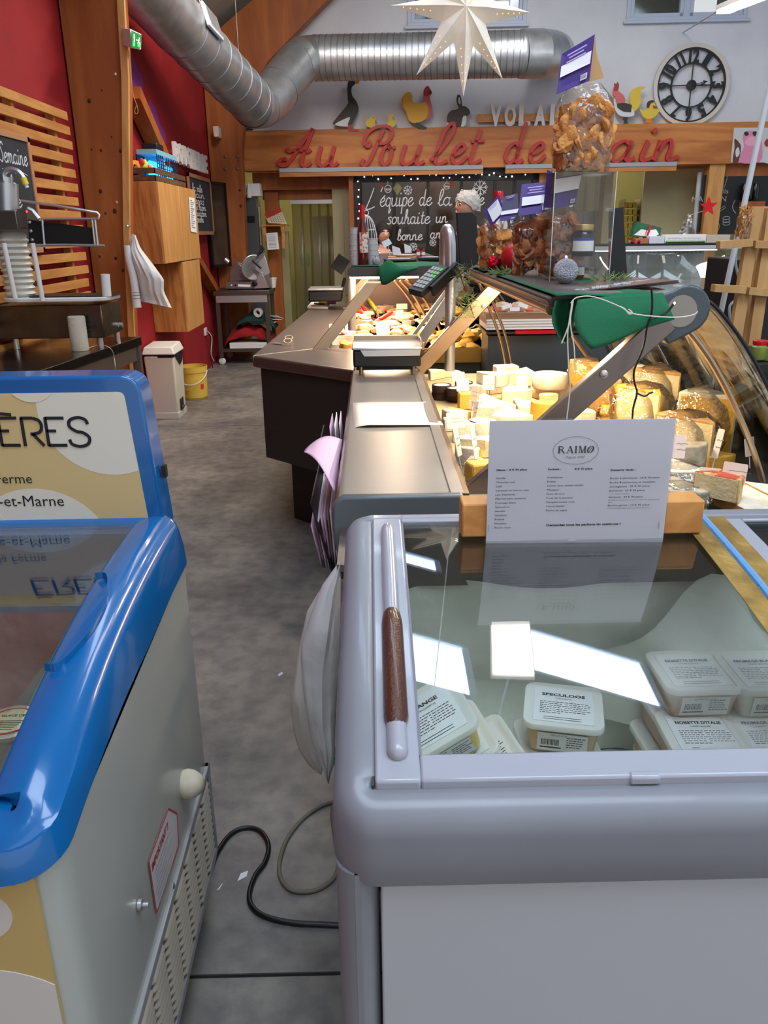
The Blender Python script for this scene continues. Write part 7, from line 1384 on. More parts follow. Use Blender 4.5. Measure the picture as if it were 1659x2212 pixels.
q_ = Py(594, 612, 9.8); t = T('white_tub', 'white plastic tub at the back corner of the slicer table', 'tub', (q_.x-.04, 9.8, tz)); O('tub_body', MB().lathe([(.055, 0), (.07, .10), (.074, .10), (.074, .112), (.06, .10), (0, .01)], (q_.x-.05, 9.82, tz+.001), 18), m_white, t)
def cloth(px0, px1, py0, py1, y, m, lab, seed, dep=.4):
    a, b = Py(px0, py1, y), Py(px1, py0, y); c_ = V(((a.x+b.x)/2, y+dep/2, 0)); w, h = (b.x-a.x), (b.z-a.z)
    mb = MB().grid(lambda u, v: V((a.x+w*u, y+dep*v, a.z+h*(sin(pi*u)**.5)*(.55+.45*sin(pi*v)**.5)*(1+.35*noise.noise(V((u*6, v*5, seed)))))), 20, 10); b0 = len(mb.v); return O('folded_cloth', mb, m, None, lab, 'cloth', solid=.006)
cloth(484, 590, 706, 752, ty0+.05, m_redcloth, 'crumpled red cloth on the slicer table lower shelf', 3); cloth(508, 592, 678, 712, ty0+.08, m_darkgreen, 'dark green cloth heaped over the red one under the slicer', 5)
rg = Py(558, 675, ty0+.1); O('tape_roll', MB().lathe([(.028, -.02), (.052, -.02), (.052, .02), (.028, .02), (.028, -.02)], rg, 20, axis=(.3, 1, .1)), m_white, None, 'white roll of tape leaning on the cloths', 'tape')
t = T('flat_box', 'flat white tray standing at the bottom of the lower shelf', 'tray', Py(540, 750, ty0+.04)); a, b = Py(496, 750, ty0+.03), Py(584, 740, ty0+.03); O('tray', MB().box(a.x, b.x, ty0+.03, ty0+.4, shz+.016, b.z), m_white, t, bev=.004)
t = T('papers', 'loose white and red papers on the shelf behind the cloths', 'papers', Py(590, 690, ty0+.2)); q_ = Py(590, 695, ty0+.2)
for k in range(4): O('sheet', MB().obox(q_+V((.02*k-.03, .04*k, .02*k-.02)), (.14, .1, .004), Matrix.Rotation(.4*k, 4, 'Z') @ Matrix.Rotation(.2*k-.3, 4, 'Y')), (m_whiten, mat('red_paper', '#b8342c', .7), m_whiten, m_whiten)[k], t)
# ================================================================== shop sign on the beam
m_signred = mat('sign_red', '#b12a26', .45); m_signgrey = mat('sign_edge', '#6b5a52', .6)
SO = .145
def bwz(px, py, off=SO): return BW(px, py, off)
sg = T('shop_sign', 'large red script letters fixed along the wooden beam over the doorways', 'sign', BW(1000, 340, .18))
BIG = {'A': [[(-.12, .42), (-.2, .22), (-.06, .05), (.12, .08), (.28, .35), (.5, 1.0), (.72, 1.7), (.86, 1.98)], [(.88, 2.0), (.8, 1.2), (.74, .5), (.78, .12), (.95, 0), (1.15, .2)], [(.0, 1.02), (.1, .82), (.35, .9), (.6, .86), (.9, .8), (1.0, .9)], [(-.12, .42), (.0, .45), (.02, .32)]],
 'P': [[(.75, 1.85), (.6, 1.3), (.45, .6), (.3, .15), (.1, .0), (-.05, .15), (.02, .35)], [(-.02, 1.05), (-.15, 1.3), (-.05, 1.7), (.3, 1.98), (.8, 2.05), (1.15, 1.9), (1.25, 1.55), (1.05, 1.2), (.75, 1.15), (.62, 1.35)], [(-.02, 1.05), (.12, 1.0), (.2, 1.15), (.1, 1.3)]],
 'G': [[(1.0, 1.7), (.7, 2.0), (.3, 1.7), (.1, 1.0), (.3, .3), (.7, .1), (.95, .5), (.95, .9)], [(.6, .9), (1.1, .9)], [(.95, .9), (.9, 0), (.6, -.4)]]}
def letter(ch, x0, x1, yb, xh, big=False):
    st = BIG[ch] if big else G[ch][1]; xs_ = [p[0] for s_ in st for p in s_]; lo, hi = min(xs_), max(xs_)
    sh = .38; xs2 = [p[0]+p[1]*sh*.6 for s_ in st for p in s_]; lo, hi = min(xs2), max(xs2)
    o_ = BW(x0, yb, SO); e_ = BW(x1, yb, SO); w = (e_-o_).length-.035; k = xh*10.6/1829
    ss = [[((p[0]+p[1]*sh*.6-lo)/(hi-lo)*w+.017, p[1]*k) for p in s_] for s_ in st]
    return O('letter', MB().ribbon(ss, (o_, BU, BZ, BN), .042, .0, .05, sp=6, taper=.72), m_signred, sg)
base = lambda x: 361-(x-600)*.0165
for ch, a, b, big in (('A', 601, 684, 1), ('u', 686, 735, 0), ('P', 779, 850, 1), ('o', 821, 858, 0), ('u', 865, 920, 0), ('l', 927, 981, 0), ('e', 972, 1012, 0), ('t', 1013, 1048, 0), ('d', 1088, 1136, 0), ('e', 1139, 1180, 0), ('G', 1192, 1250, 1), ('r', 1262, 1300, 0), ('a', 1314, 1372, 0), ('i', 1380, 1414, 0), ('n', 1407, 1466, 0)):
    letter(ch, a, b, base(a), 37 if not big else 35, bool(big))
m_ledge = mat('ledge_grey', '#9a9fa8', .5)
for k, (a, b) in enumerate(((605, 1043), (1091, 1200), (1290, 1459))):
    p0, p1 = BW(a, base(a)+8, SO), BW(b, base(b)+8, SO); O('trim_%d' % (k+1), MB().bar(p0+BN*.03, p1+BN*.03, .06, .045), m_ledge, kind='structure'); O('trim_%d' % (k+4), MB().bar(p0+BN*.028-BZ*.05, p1+BN*.028-BZ*.05, .055, .045), m_beam, kind='structure')
# block letters VOLAILLES on a pine strip
vo = T('shop_sign', 'white block letters on a pine strip above the beam, beside the rabbit', 'sign', BW(1120, 250, .02)); a, b = BW(1031, 256, .06), BW(1312, 252, .06); O('pine_strip', MB().bar(a+BN*.012, b+BN*.012, .02, .085), m_pine, vo)
def solid_text(mb, s, F, h, w, t, bold=.05, align='CENTER'):
    m_ = MB(); text(m_, s, (F[0], F[1], F[2], F[3]), h, width=w, bold=bold, align=align, depth=0); n0 = len(mb.v); k = len(m_.v); ed = {}
    for f in m_.f:
        for p, q_ in zip(f, f[1:]+f[:1]): ed[(p, q_)] = 1
    mb.v += [v+V(F[3])*t for v in m_.v]+list(m_.v); mb.f += [tuple(n0+i for i in f) for f in m_.f]+[(n0+p, n0+k+p, n0+k+q_, n0+q_) for (p, q_) in ed if (q_, p) not in ed]; return mb
for ch, px in zip('VOLAILLES', (1070, 1101, 1132, 1165, 1191, 1212, 1240, 1268, 1296)): O('letter', solid_text(MB(), ch, (BW(px, 272, .09), BU, BZ, BN), 37*10.6/1829, .05 if ch == 'I' else .135, .03), m_plush_w, vo, flat=True)
# painted wooden animals standing on the beam
def cut(name, label, cat, parts, off=.115):
    xs_ = [p[0] for q_ in parts for p in q_[1]]; ys_ = [p[1] for q_ in parts for p in q_[1]]; t = T(name, label, cat, BW((min(xs_)+max(xs_))/2, max(ys_), off)); k = 0
    for nm, pts, m, sp_ in parts:
        w = [BW(x, y, off) for x, y in pts]; q_ = [((p-BO).dot(BU), p.z) for p in w]
        if sp_: q_ = [(p.x, p.y) for p in cr_spline([(a_, b_, 0) for a_, b_ in q_], 3, True)]
        O(nm, MB().prism(q_, (BO+BN*off, BU, BZ, BN), .0+.004*k, .018+.004*k), m, t, flat=True); k += 1
P = lambda L_, s=2.9625, ox=500, oy=0: [(ox+x/s, oy+y/s) for x, y in L_]
m_gsd, m_wht, m_ylw, m_redw, m_orw, m_pk, m_brn = mat('goose_black', '#232420', .5), mat('paint_white', '#cfcfd2', .5), mat('paint_yellow', '#d9a428', .5), mat('paint_red', '#9c2a24', .5), mat('paint_orange', '#c9771e', .5), mat('paint_pink', '#c96462', .5), mat('rabbit_brown', '#33261f', .5)
m_ly = mat('chick_yellow', '#d4b83a', .5)
cut('goose_figure', 'tall dark painted wooden goose standing on the beam', 'figure', [('body', P([(648, 795), (690, 735), (745, 668), (745, 640), (742, 560), (750, 520), (775, 506), (800, 515), (790, 540), (770, 560), (772, 610), (800, 650), (814, 695), (800, 740), (770, 795), (745, 800), (700, 790)]), m_gsd, 1), ('beak', P([(792, 515), (818, 524), (815, 536), (790, 538)]), m_orw, 0), ('belly', P([(665, 795), (720, 765), (760, 752), (745, 798), (758, 812), (690, 808)]), m_wht, 1), ('feet', P([(740, 812), (760, 800), (775, 805), (782, 825), (816, 832), (812, 845), (750, 842)]), m_redw, 0)])
for k, (dx, lab, L_) in enumerate(((0, 'left painted wooden chick between the goose and the hen', [(858, 800), (865, 770), (888, 755), (895, 740), (915, 740), (925, 760), (918, 780), (922, 800), (905, 822), (880, 815)]), (0, 'right painted wooden chick close to the hen', [(992, 775), (1005, 785), (1002, 745), (1018, 730), (1036, 742), (1034, 770), (1052, 768), (1048, 800), (1030, 820), (1008, 815)]))):
    cut('chick_figure', lab, 'figure', [('body', P(L_), m_ly, 1), ('feet', P([(L_[-1][0]+8, 818), (L_[-1][0]+28, 818), (L_[-1][0]+50, 836), (L_[-1][0]+6, 840)]), m_redw, 0), ('eye', P([((L_[4][0]-6), 752), (L_[4][0]-1, 752), (L_[4][0]-1, 757), (L_[4][0]-6, 757)]), m_ink, 0)])
cut('hen_figure', 'yellow and pink painted wooden hen on the beam', 'figure', [('neck', P([(1215, 665), (1228, 630), (1228, 590), (1245, 562), (1258, 552), (1272, 572), (1284, 600), (1270, 625), (1284, 690), (1278, 740), (1240, 770), (1210, 740)]), m_pk, 1), ('comb', P([(1228, 590), (1240, 562), (1256, 552), (1272, 570), (1282, 594), (1262, 612), (1240, 618)]), m_redw, 1), ('body', P([(1088, 640), (1105, 605), (1140, 590), (1158, 615), (1160, 650), (1200, 665), (1240, 655), (1260, 700), (1250, 750), (1215, 780), (1160, 788), (1128, 760), (1120, 720), (1095, 690)]), m_ylw, 1), ('tail_edging', P([(1090, 640), (1096, 630), (1104, 690), (1124, 725), (1134, 765), (1126, 758), (1116, 720), (1094, 690)]), m_orw, 0), ('feet', P([(1170, 795), (1190, 785), (1215, 800), (1252, 818), (1245, 830), (1200, 828), (1175, 812)]), m_gsd, 0), ('eye', P([(1264, 588), (1272, 584), (1278, 596), (1268, 600)]), m_ink, 0)])  # orange strip runs down the edge of the hen's tail
cut('rabbit_figure', 'dark brown painted wooden rabbit with white tail on the beam', 'figure', [('ear', P([(1455, 690), (1440, 650), (1444, 612), (1458, 608), (1470, 630), (1474, 665), (1475, 690)]), m_brn, 1), ('body', P([(1380, 790), (1382, 740), (1405, 710), (1445, 700), (1462, 684), (1490, 680), (1518, 700), (1526, 728), (1500, 745), (1480, 750), (1470, 790), (1480, 822), (1400, 826)]), m_brn, 1), ('ear_lining', P([(1458, 668), (1450, 645), (1456, 622), (1463, 640), (1465, 668)]), m_wht, 1), ('tail', P([(1376, 790), (1386, 786), (1398, 800), (1396, 822), (1382, 826), (1374, 808)]), m_wht, 1), ('chest', P([(1482, 748), (1500, 745), (1502, 780), (1490, 808), (1468, 812), (1474, 785)]), m_wht, 1)])
P3 = lambda L_: P(L_, 2.7696, 1060, 0)
cut('rooster_figure', 'painted wooden rooster with yellow tail beside the clock', 'figure', [('tail', P3([(835, 640), (832, 570), (850, 535), (890, 520), (928, 524), (895, 545), (898, 600), (885, 640), (855, 668)]), m_ly, 1), ('body', P3([(735, 600), (755, 590), (800, 610), (850, 660), (852, 695), (800, 700), (765, 690), (740, 655)]), m_wht, 1), ('neck', P3([(728, 565), (735, 520), (752, 510), (765, 550), (790, 570), (802, 612), (750, 620), (742, 585)]), m_pk, 1), ('comb', P3([(738, 520), (736, 500), (750, 505), (754, 492), (764, 510), (758, 540), (735, 545)]), m_redw, 1), ('wing', P3([(752, 622), (800, 618), (840, 630), (835, 672), (790, 668), (755, 645)]), m_brn, 0), ('legs', P3([(795, 702), (815, 704), (812, 730), (820, 740), (790, 742), (798, 728), (786, 712)]), m_gsd, 0)])
cut('duckling_figure', 'painted wooden duckling with a dark crest next to the clock', 'figure', [('body', P3([(888, 650), (905, 660), (930, 655), (935, 625), (950, 605), (975, 615), (985, 640), (975, 655), (1012, 652), (990, 690), (960, 710), (920, 708), (898, 680)]), m_ly, 1), ('crest', P3([(932, 640), (938, 610), (965, 600), (975, 612), (955, 620), (942, 648)]), m_brn, 1), ('beak', P3([(970, 632), (986, 640), (982, 652), (968, 644)]), m_redw, 0), ('feet', P3([(925, 712), (940, 712), (958, 712), (968, 735), (945, 740), (920, 736)]), m_orw, 0)])
# clock
cc = BW(1493, 184.5, .04); crd = 76/1829*10.25; ck = T('wall_clock', 'large openwork wall clock with black numerals and white rim', 'clock', cc-BZ*crd); FC = (cc, BU, BZ, BN)
ring = lambda r0, r1, d0, d1, n=48: MB().lathe([(r0, d0), (r1, d0), (r1, d1), (r0, d1), (r0, d0)], cc, n, axis=tuple(BN))
O('outer_rim', ring(crd*.90, crd*1.0, -.02, .02), mat('clock_rim', '#cdc8be', .5), ck); O('inner_ring', ring(crd*.86, crd*.90, -.01, .012), m_black, ck); O('inner_ring', ring(crd*.51, crd*.55, -.01, .012), m_black, ck)
O('hub', MB().lathe([(crd*.13, 0), (crd*.13, .02), (0, .025)], cc, 20, axis=tuple(BN)), m_black, ck)
rU = lambda a: (BU*cos(a)+BZ*sin(a)).normalized()
for i in range(1, 13):
    a = pi/2-i*pi/6; c_ = cc+rU(a)*crd*.705; up = rU(a); rt = V((BU*sin(a)-BZ*cos(a))).normalized(); mb = MB(); hh = crd*.33
    solid_text(mb, str(i), (c_-up*hh/2, rt, up, BN), hh, crd*(.15 if i == 1 else (.17 if i < 10 else (.20 if i == 11 else .27))), .008, bold=.05); O('numeral', mb, m_black, ck, flat=True)
for a in (0, pi/2, pi, -pi/2): O('spoke', MB().bar(cc+rU(a)*crd*.1, cc+rU(a)*crd*.51, .012, .006, BN), m_black, ck)
for a, L_ in ((R(12), .36), (R(1), .30)): O('hand', MB().bar(cc+BN*.02, cc+rU(a)*crd*L_*.9+BN*.02, .006, .02, BN).prism([(0, -.02), (.05, 0), (0, .02)], (cc+rU(a)*crd*(L_*.85)+BN*.018, rU(a), rU(a+pi/2), BN), 0, .004), m_black, ck)
# ================================================================== ventilation duct
dp = [Py(120, -260, 5.0), Py(380, 47, 7.2), Py(548, 224, 8.75)]; dr = .222
dpb = [Py(562, 226, 8.9), Py(602, 190, 9.2), Py(642, 140, 9.45), Py(672, 126, 9.6)]; dpc = [Py(676, 126, 9.6), Py(1128, 117, 9.35), Py(1160, 117, 9.35)]
du_ = T('ventilation_duct', 'large galvanised spiral duct running along the red wall and across the back', 'duct', dp[1]-V((0, 0, .3)))
O('long_pipe', MB().tube([dp[0], dp[1]], dr, 40), m_duct, du_); O('long_pipe', MB().tube([dp[1], dp[2]], dr*.985, 40), m_duct, du_)
O('elbow', MB().tube([dp[2]]+dpb[:1]+[Py(582, 214, 9.05)]+dpb[1:3]+[Py(656, 128, 9.5)]+[dpc[0]], [dr*.98]*2+[dr*1.0]+[dr*.98]*2+[dr*.97]*2, 40), m_duct, du_, ang=14)
O('cross_pipe', MB().tube([dpc[0], dpc[1]], dr*.98, 40), m_duct, du_)
O('end_elbow', MB().tube([dpc[1], Py(1165, 116, 9.38), Py(1188, 118, 9.52), Py(1196, 120, 9.75), Py(1197, 121, 9.95)], dr*1.03, 40), m_duct, du_, ang=14)
def seam(a, b, r, lab=None, w=.006):
    d = (b-a).normalized(); return O('seam', MB().lathe([(r-.002, -w), (r+.004, -w*.6), (r+.004, w*.6), (r-.002, w), (r-.002, -w)], a, 40, axis=tuple(d)), m_duct if lab else m_ductd, du_, lab)
for k in range(34): t_ = (k+.5)/34; seam(dpc[0].lerp(dpc[1], t_), dpc[1], dr*.98)
for k in range(7): t_ = (k+.5)/7; seam(dp[1].lerp(dp[2], t_), dp[2], dr*.985, w=.003)
for a, b, w in ((dp[1], dp[2], .03), (dp[2], dpb[0], .05), (dpc[1], dpc[2], .03)): seam(a, b, dr*1.0, 'wide joint collar', w)
for a, b in ((dpb[0], dpb[1]), (dpb[1], dpb[2]), (dpb[2], dpb[3])): seam(a, b, dr*.98)
hp = dp[1].lerp(dp[2], .12); dd = (dp[2]-dp[1]).normalized(); nn = V((.75, -.35, .35)); nn = (nn-dd*nn.dot(dd)).normalized(); tt = dd.cross(nn)
O('access_hatch', MB().prism([(-.14, -.10), (.14, -.10), (.14, .10), (-.14, .10)], (hp+nn*(dr*.955), dd, tt, nn), 0, .03), m_upvc, du_, bev=.008); O('hatch_cover', MB().prism([(-.11, -.08), (.11, -.08), (.11, .08), (-.11, .08)], (hp+nn*(dr*.955), dd, tt, nn), .03, .036), m_duct, du_)
for k in (.3, .8): q_ = dp[1].lerp(dp[2], k); O('hanger', MB().cyl(q_+V((0, 0, dr)), V((q_.x, q_.y, rz(q_.x)-.02)), .006, n=6), m_steel_d, du_)
# ================================================================== paper star lantern
m_paper = mat('star_paper', '#e6dccb', .8, sss=.0, emit=.16); m_hole = mat('star_hole', '#ffb84a', emit=2)
sc_ = Py(1003, 22, 3.38); star = T('star_lantern', 'white paper star lantern with pierced points hanging overhead', 'lantern', sc_-V((0, 0, .35)))
tips = [(843, 12), (899, 163), (1001, 209), (1086, 172), (1146, 27), (1120, -95), (1003, -175), (890, -95)]
for i, (x, y) in enumerate(tips):
    tp = Py(x, y, 3.38); d = tp-sc_; d.y = 0; L_ = d.length; d.normalize(); s_ = V((d.z, 0, -d.x)); rb = .085; f = V((0, -.055, 0)); o_ = sc_+d*rb*.9
    q_ = [o_-s_*rb*.50, o_-d*0+f*1.0, o_+s_*rb*.50, o_-f*1.0]; mb = MB(); mb.v = q_+[tp, sc_+f*1.1, sc_-f*1.1]; mb.f = [(0, 1, 4), (1, 2, 4), (2, 3, 4), (3, 0, 4), (0, 5, 1), (1, 5, 2), (2, 6, 3), (3, 6, 0)]
    pt = O('star_point', mb, m_paper, star, flat=True)
    mb = MB()
    for k in range(2, 7):
        for sgn in (-1, 1):
            e0 = q_[1].lerp(tp, k/8); e1 = (q_[0] if sgn < 0 else q_[2]).lerp(tp, k/8); c_ = e0.lerp(e1, .42); n_ = (q_[1]-tp).cross((q_[0] if sgn < 0 else q_[2])-tp).normalized(); n_ = n_ if n_.y < 0 else -n_; mb.lathe([(.0022, .0006), (0, .0008)], c_, 6, axis=tuple(n_))
    O('pierced_holes', mb, m_hole, pt, kind='stuff', flat=True)
O('hanging_cord', MB().cyl(sc_, V((sc_.x, sc_.y, rz(sc_.x)-.01)), .003, n=6), m_white, star)
# ================================================================== openings under the beam
def bsx(px, py=450): return bs(BW(px, py))[0]
zB = zb0
O('column_3', bwbox(bsx(756), bsx(765), 0, zB, -.1, .1), m_timber, kind='structure'); O('column_4', bwbox(bsx(1160), bsx(1177), 0, zB, -.1, .1), m_beam, kind='structure')
O('column_5', bwbox(bsx(1523, 400), bsx(1556, 400), 0, zB, -.10, .1), m_pine_v, kind='structure')
O('lintel', bwbox(bsx(545), bsx(757), zB-.20, zB, .12, .24), m_timber, kind='structure'); O('lintel', bwbox(bsx(1310), bsx(1525), zB-.02, zB, .12, .3), m_timber, kind='structure')
m_bkw = mat('back_wall_yellow', '#9a9368', .8, col2='#8a835c', vs=2); m_grdoor = mat('grey_door', '#a39c84', .6)
O('wall_rear', MB().box(-3.2, 8.2, 13.9, 14.05, 0, 3.4), m_bkw, kind='structure'); O('wall_side', MB().box(-3.3, -3.2, 10.7, 14, 0, 3.4), m_bkw, kind='structure'); O('wall_partition', MB().box(3.0, 3.1, 10.9, 13.9, 0, 3.4), mat('partition_wall', '#b4ae86', .7), kind='structure')
O('ceiling_rear', MB().box(-3.3, 8.2, 10.75, 14.05, 2.9, 3.0), mat('back_ceiling', '#8d8668', .8), kind='structure'); O('floor_rear', MB().box(-3.3, 8.2, 10.7, 14.05, -.05, -.001), m_floor, kind='structure')
# window wall with black frame, muntins and writing
wx0, wx1, wz1, wz0 = bsx(765), bsx(1160), zB-.005, BW(900, 552).z
wf = T('window_frame', 'black framed shop window with chalk pen greeting under the beam', 'window', BW(960, 552, .0)); z_l = BW(900, 392).z
m_fr = mat('frame_black', '#0c0c0d', .4)
mb = MB(); bwbox(wx0, wx1, z_l, wz1, -.02, .06, mb); bwbox(wx0, bsx(779), 0, wz1, -.02, .06, mb); bwbox(bsx(1148), wx1, 0, wz1, -.02, .06, mb); bwbox(wx0, wx1, wz0-.08, wz0, -.03, .06, mb); O('outer_frame', mb, m_fr, wf); O('lower_panel', bwbox(wx0, wx1, 0, wz0-.08, .0, .05), m_fr, wf)
mun = [851, 924, 996, 1068, 1110]
for x in mun: O('muntin', bwbox(bsx(x-3.5), bsx(x+3.5), wz0, z_l, -.01, .04), m_fr, wf)
xs_ = [779]+mun+[1148]
for a, b in zip(xs_, xs_[1:]): O('pane', bwbox(bsx(a+3), bsx(b-3), wz0, z_l, .018, .022), m_glass_w, wf)
O('interior_curtain', bwbox(wx0-.1, wx1+.2, 0, zB, 1.3, 1.32), mat('brown_cloth', '#6d594c', .9, col2='#5b483d', vs=3), None, 'brown partition cloth hanging inside the shop window room', 'curtain')
WO = .025; tx = MB()
def wline(s, x0, yb, x1, xh, w=.012): a, b = BW(x0, yb, WO), BW(x1, yb, WO); hand(tx, s, (a, BU, BZ, BN), xh*10.5/1829, w, 0, .002, .15, wd=(b-a).length)
wline("L'", 790, 450, 824, 20); wline('equipe', 820, 446, 892, 17); wline('de', 905, 444, 932, 16); wline('la', 945, 444, 976, 16); wline('f', 984, 443, 998, 15); wline('erme', 1000, 443, 1045, 14)
wline('souhaite', 836, 484, 928, 14); wline('un', 941, 481, 967, 12); wline('tres', 984, 480, 1010, 12); wline('bonne', 858, 519, 912, 11); wline('annee', 929, 515, 985, 11)
a = BW(823, 432, WO); tx.bar(a, a+V((.05, 0, .05)), .004, .012)
wt = O('chalk_pen_writing', tx, m_chalk, wf, 'white handwriting: L\'équipe de la ferme, souhaite un, bonne année', flat=True)
def flake(px, py, r, par): 
    c_ = BW(px, py, WO); mb = MB(); r = r*10.5/1829
    for k in range(8):
        a = k*pi/4+.1; d = rU(a); mb.ribbon([[(0, 0), (r*cos(a), r*sin(a))], [(r*.6*cos(a), r*.6*sin(a)), (r*.9*cos(a+.3), r*.9*sin(a+.3))], [(r*.6*cos(a), r*.6*sin(a)), (r*.9*cos(a-.3), r*.9*sin(a-.3))]], (c_, BU, BZ, BN), r*.10, 0, .002, sp=0)
    return O('snowflake', mb, m_chalk, par, flat=True)
for x, y, r in ((881, 411, 10), (1037, 406, 16), (935, 524, 8), (893, 533, 9)): flake(x, y, r, wf)
m_rchalk = mat('red_chalk', '#b0483c', .9)
for x, y, r, m in ((838, 408, 7, m_chalk), (965, 402, 6, m_chalk), (976, 399, 5, m_rchalk), (826, 401, 3, m_rchalk)):
    c_ = BW(x, y, WO); r = r*10.5/1829; mb = MB().ribbon([[(r*cos(t/3), r*sin(t/3)) for t in range(20)], [(0, r), (0, r*2.2)], [(-r*.8, 0), (r*.8, 0)], [(-r*.7, -r*.3), (r*.7, -r*.3)]], (c_, BU, BZ, BN), .007, 0, .002, sp=0); O('drawn_bauble', mb, m, wf, flat=True)
c_ = BW(858, 407, .01); O('folded_star', MB().add([c_+BU*(-.05), c_+BZ*.08, c_+BU*.06, c_-BZ*.08, c_+BN*.02], [(0, 1, 4), (1, 2, 4), (2, 3, 4), (3, 0, 4)]), mat('khaki_paper', '#8f8a66', .8), wf, flat=True)
# fairy lights
fl_ = T('fairy_lights', 'string of tiny white lights along the black window frame', 'lights', BW(960, 383, .04)); pts = [(775, 374), (787, 382), (805, 379), (817, 387), (830, 378), (845, 385), (859, 377), (873, 379), (888, 387), (902, 386), (916, 376), (928, 377), (942, 377), (958, 384), (971, 384), (985, 376), (999, 383), (1014, 383), (1028, 375), (1041, 377), (1057, 378), (1067, 374), (1080, 381), (1093, 382), (1106, 381), (1120, 372), (1135, 377), (1150, 371)]
pv = [(773, 392), (775, 410), (774, 425), (776, 441), (776, 456), (774, 472), (776, 488), (775, 505), (776, 522)]
m_fb = mat('fairy_bulb', '#f4f2ff', emit=14)
for k, (x, y) in enumerate(pts+pv): O('bulb', MB().ball(BW(x, y, .035), (.0065 if k % 3 else .009), 6), m_fb, fl_)
O('wire', MB().tube([BW(x, y, .026) for x, y in reversed(pv)]+[BW(x, y, .026) for x, y in pts], .003, 4), m_black, fl_)
# strip curtain doorway on the left
sc2_ = T('strip_curtain', 'yellowish clear plastic strip curtain hanging in the left doorway', 'curtain', BW(690, 690, -.3)); zc = BW(690, 440, -.3).z
for k in range(7): a = bsx(622+19.5*k); b = bsx(622+19.5*(k+1))+.03; O('strip', MB().grid(lambda u, v: BO+BU*(a+(b-a)*u)-BN*(.3+.006*(k % 2))+BZ*(.02+(zc-.02)*v), 4, 2), m_pvc, sc2_, solid=.003)
O('rail', bwbox(bsx(620), bsx(760), zc, zc+.05, .28, .32), m_alu, sc2_); O('lintel', bwbox(bsx(560), bsx(760), zc+.052, zB, .26, .34), m_timber, kind='structure')
gd = T('cold_room_door', 'grey panelled door standing beyond the strip curtain', 'door', BW(700, 700, -1.2)); zd = BW(700, 467, -1.2).z
for k in range(5): a = bs(BW(676+17*k, 500, -1.2))[0]; b = bs(BW(676+17*(k+1), 500, -1.2))[0]; O('plank', bwbox(a+.004, b-.004, .01, zd, 1.2, 1.24), (m_grdoor, mat('pale_plank', '#a39a74', .6))[k in (1, 2)], gd)
O('wall_inner', bwbox(bs(BW(720, 500, -.15))[0], bs(BW(757, 500, -.15))[0], 0, zB-.2, .13, .2), mat('inner_jamb', '#9a9070', .7), kind='structure')
O('wall_inner', bwbox(bs(BW(575, 500, -.2))[0], bs(BW(605, 500, -.2))[0]-.0, 0, zB-.22, .2, .26), m_timber, kind='structure')
O('wall_inner', bwbox(bs(BW(606, 500, -.22))[0], bs(BW(622, 500, -.22))[0], 0, BW(610, 500, -.2).z, .22, .3), m_bkw, kind='structure')
br = BW(661, 600, -.45); bz1, bz0 = BW(661, 543, -.45).z, BW(661, 578, -.45).z
gb_ = T('green_broom', 'lime green brush with a black handle behind the strip curtain', 'broom', V((br.x, br.y, 0))); O('brush', MB().ball(V((br.x, br.y, (bz0+bz1)/2)), (.075, .03, (bz1-bz0)/2), 12), mat('lime', '#5fb81e', .6), gb_); O('handle', MB().cyl(V((br.x, br.y, .02)), V((br.x, br.y, bz0)), .012, n=8), m_black, gb_); O('hook', MB().cyl(V((br.x, br.y, bz1)), V((br.x, br.y, bz1+.07)), .006, n=6), m_redp, gb_)
# tall narrow objects at the doorway: grey post box, white box on shelf, calendar, clipboard shelf
def bwthing(name, lab, cat, px0, px1, py0, py1, off, d, m, part='body', **k):
    p0, p1 = BW(px0, py1, off), BW(px1, py0, off); t = T(name, lab, cat, (p0+p1)/2-BZ*(p1.z-p0.z)/2); s0, s1 = bs(p0)[0], bs(p1)[0]; O(part, bwbox(s0, s1, p0.z, p1.z, -off, -off+d), m, t, **k); return t
t = bwthing('locker', 'tall dark grey metal locker in the left doorway', 'locker', 529, 553, 422, 700, .0, .25, mat('locker_grey', '#4b4d4f', .5), bev=.005); O('upper_vent', bwbox(bsx(533), bsx(549), BW(540, 425).z-.3, BW(540, 425).z-.22, -.004, 0), m_black, t)
t = bwthing('white_box', 'white carton on top of the grey locker', 'box', 532, 560, 396, 424, .02, .2, m_whiten, 'carton', bev=.004); p = BW(537, 408, .06); O('spray_bottle', MB().lathe([(.03, -.10), (.03, -.02), (.012, .03), (.012, .06), (0, .06)], p, 12), m_white, None, 'white spray bottle beside the carton on the locker', 'bottle')
bwthing('fluorescent_board', 'tall pale yellow strip board beside the locker', 'board', 551, 560, 447, 530, -.1, .03, mat('pale_board', '#b9b490', .6), 'board')
ws = bwthing('wall_shelf', 'little pine wall shelf with side brackets in the doorway', 'shelf', 563, 620, 485, 489, .0, .2, m_pine, 'shelf_board'); O('bracket', bwbox(bsx(606), bsx(612), BW(609, 537).z, BW(609, 487).z, -.0, .03), m_pine, ws); O('bracket', bwbox(bsx(565), bsx(571), BW(609, 530).z, BW(609, 487).z, .02, .05), m_pine, ws)
ca = T('calendar', 'white calendar with a red heading leaning on the little wall shelf', 'calendar', BW(598, 484, .03)); q_ = [BW(x, y, .03) for x, y in ((580, 482), (620, 484), (605, 448), (571, 463))]; q2 = [BW(x, y, .032) for x, y in ((577, 472), (609, 457), (605, 448), (571, 463))]
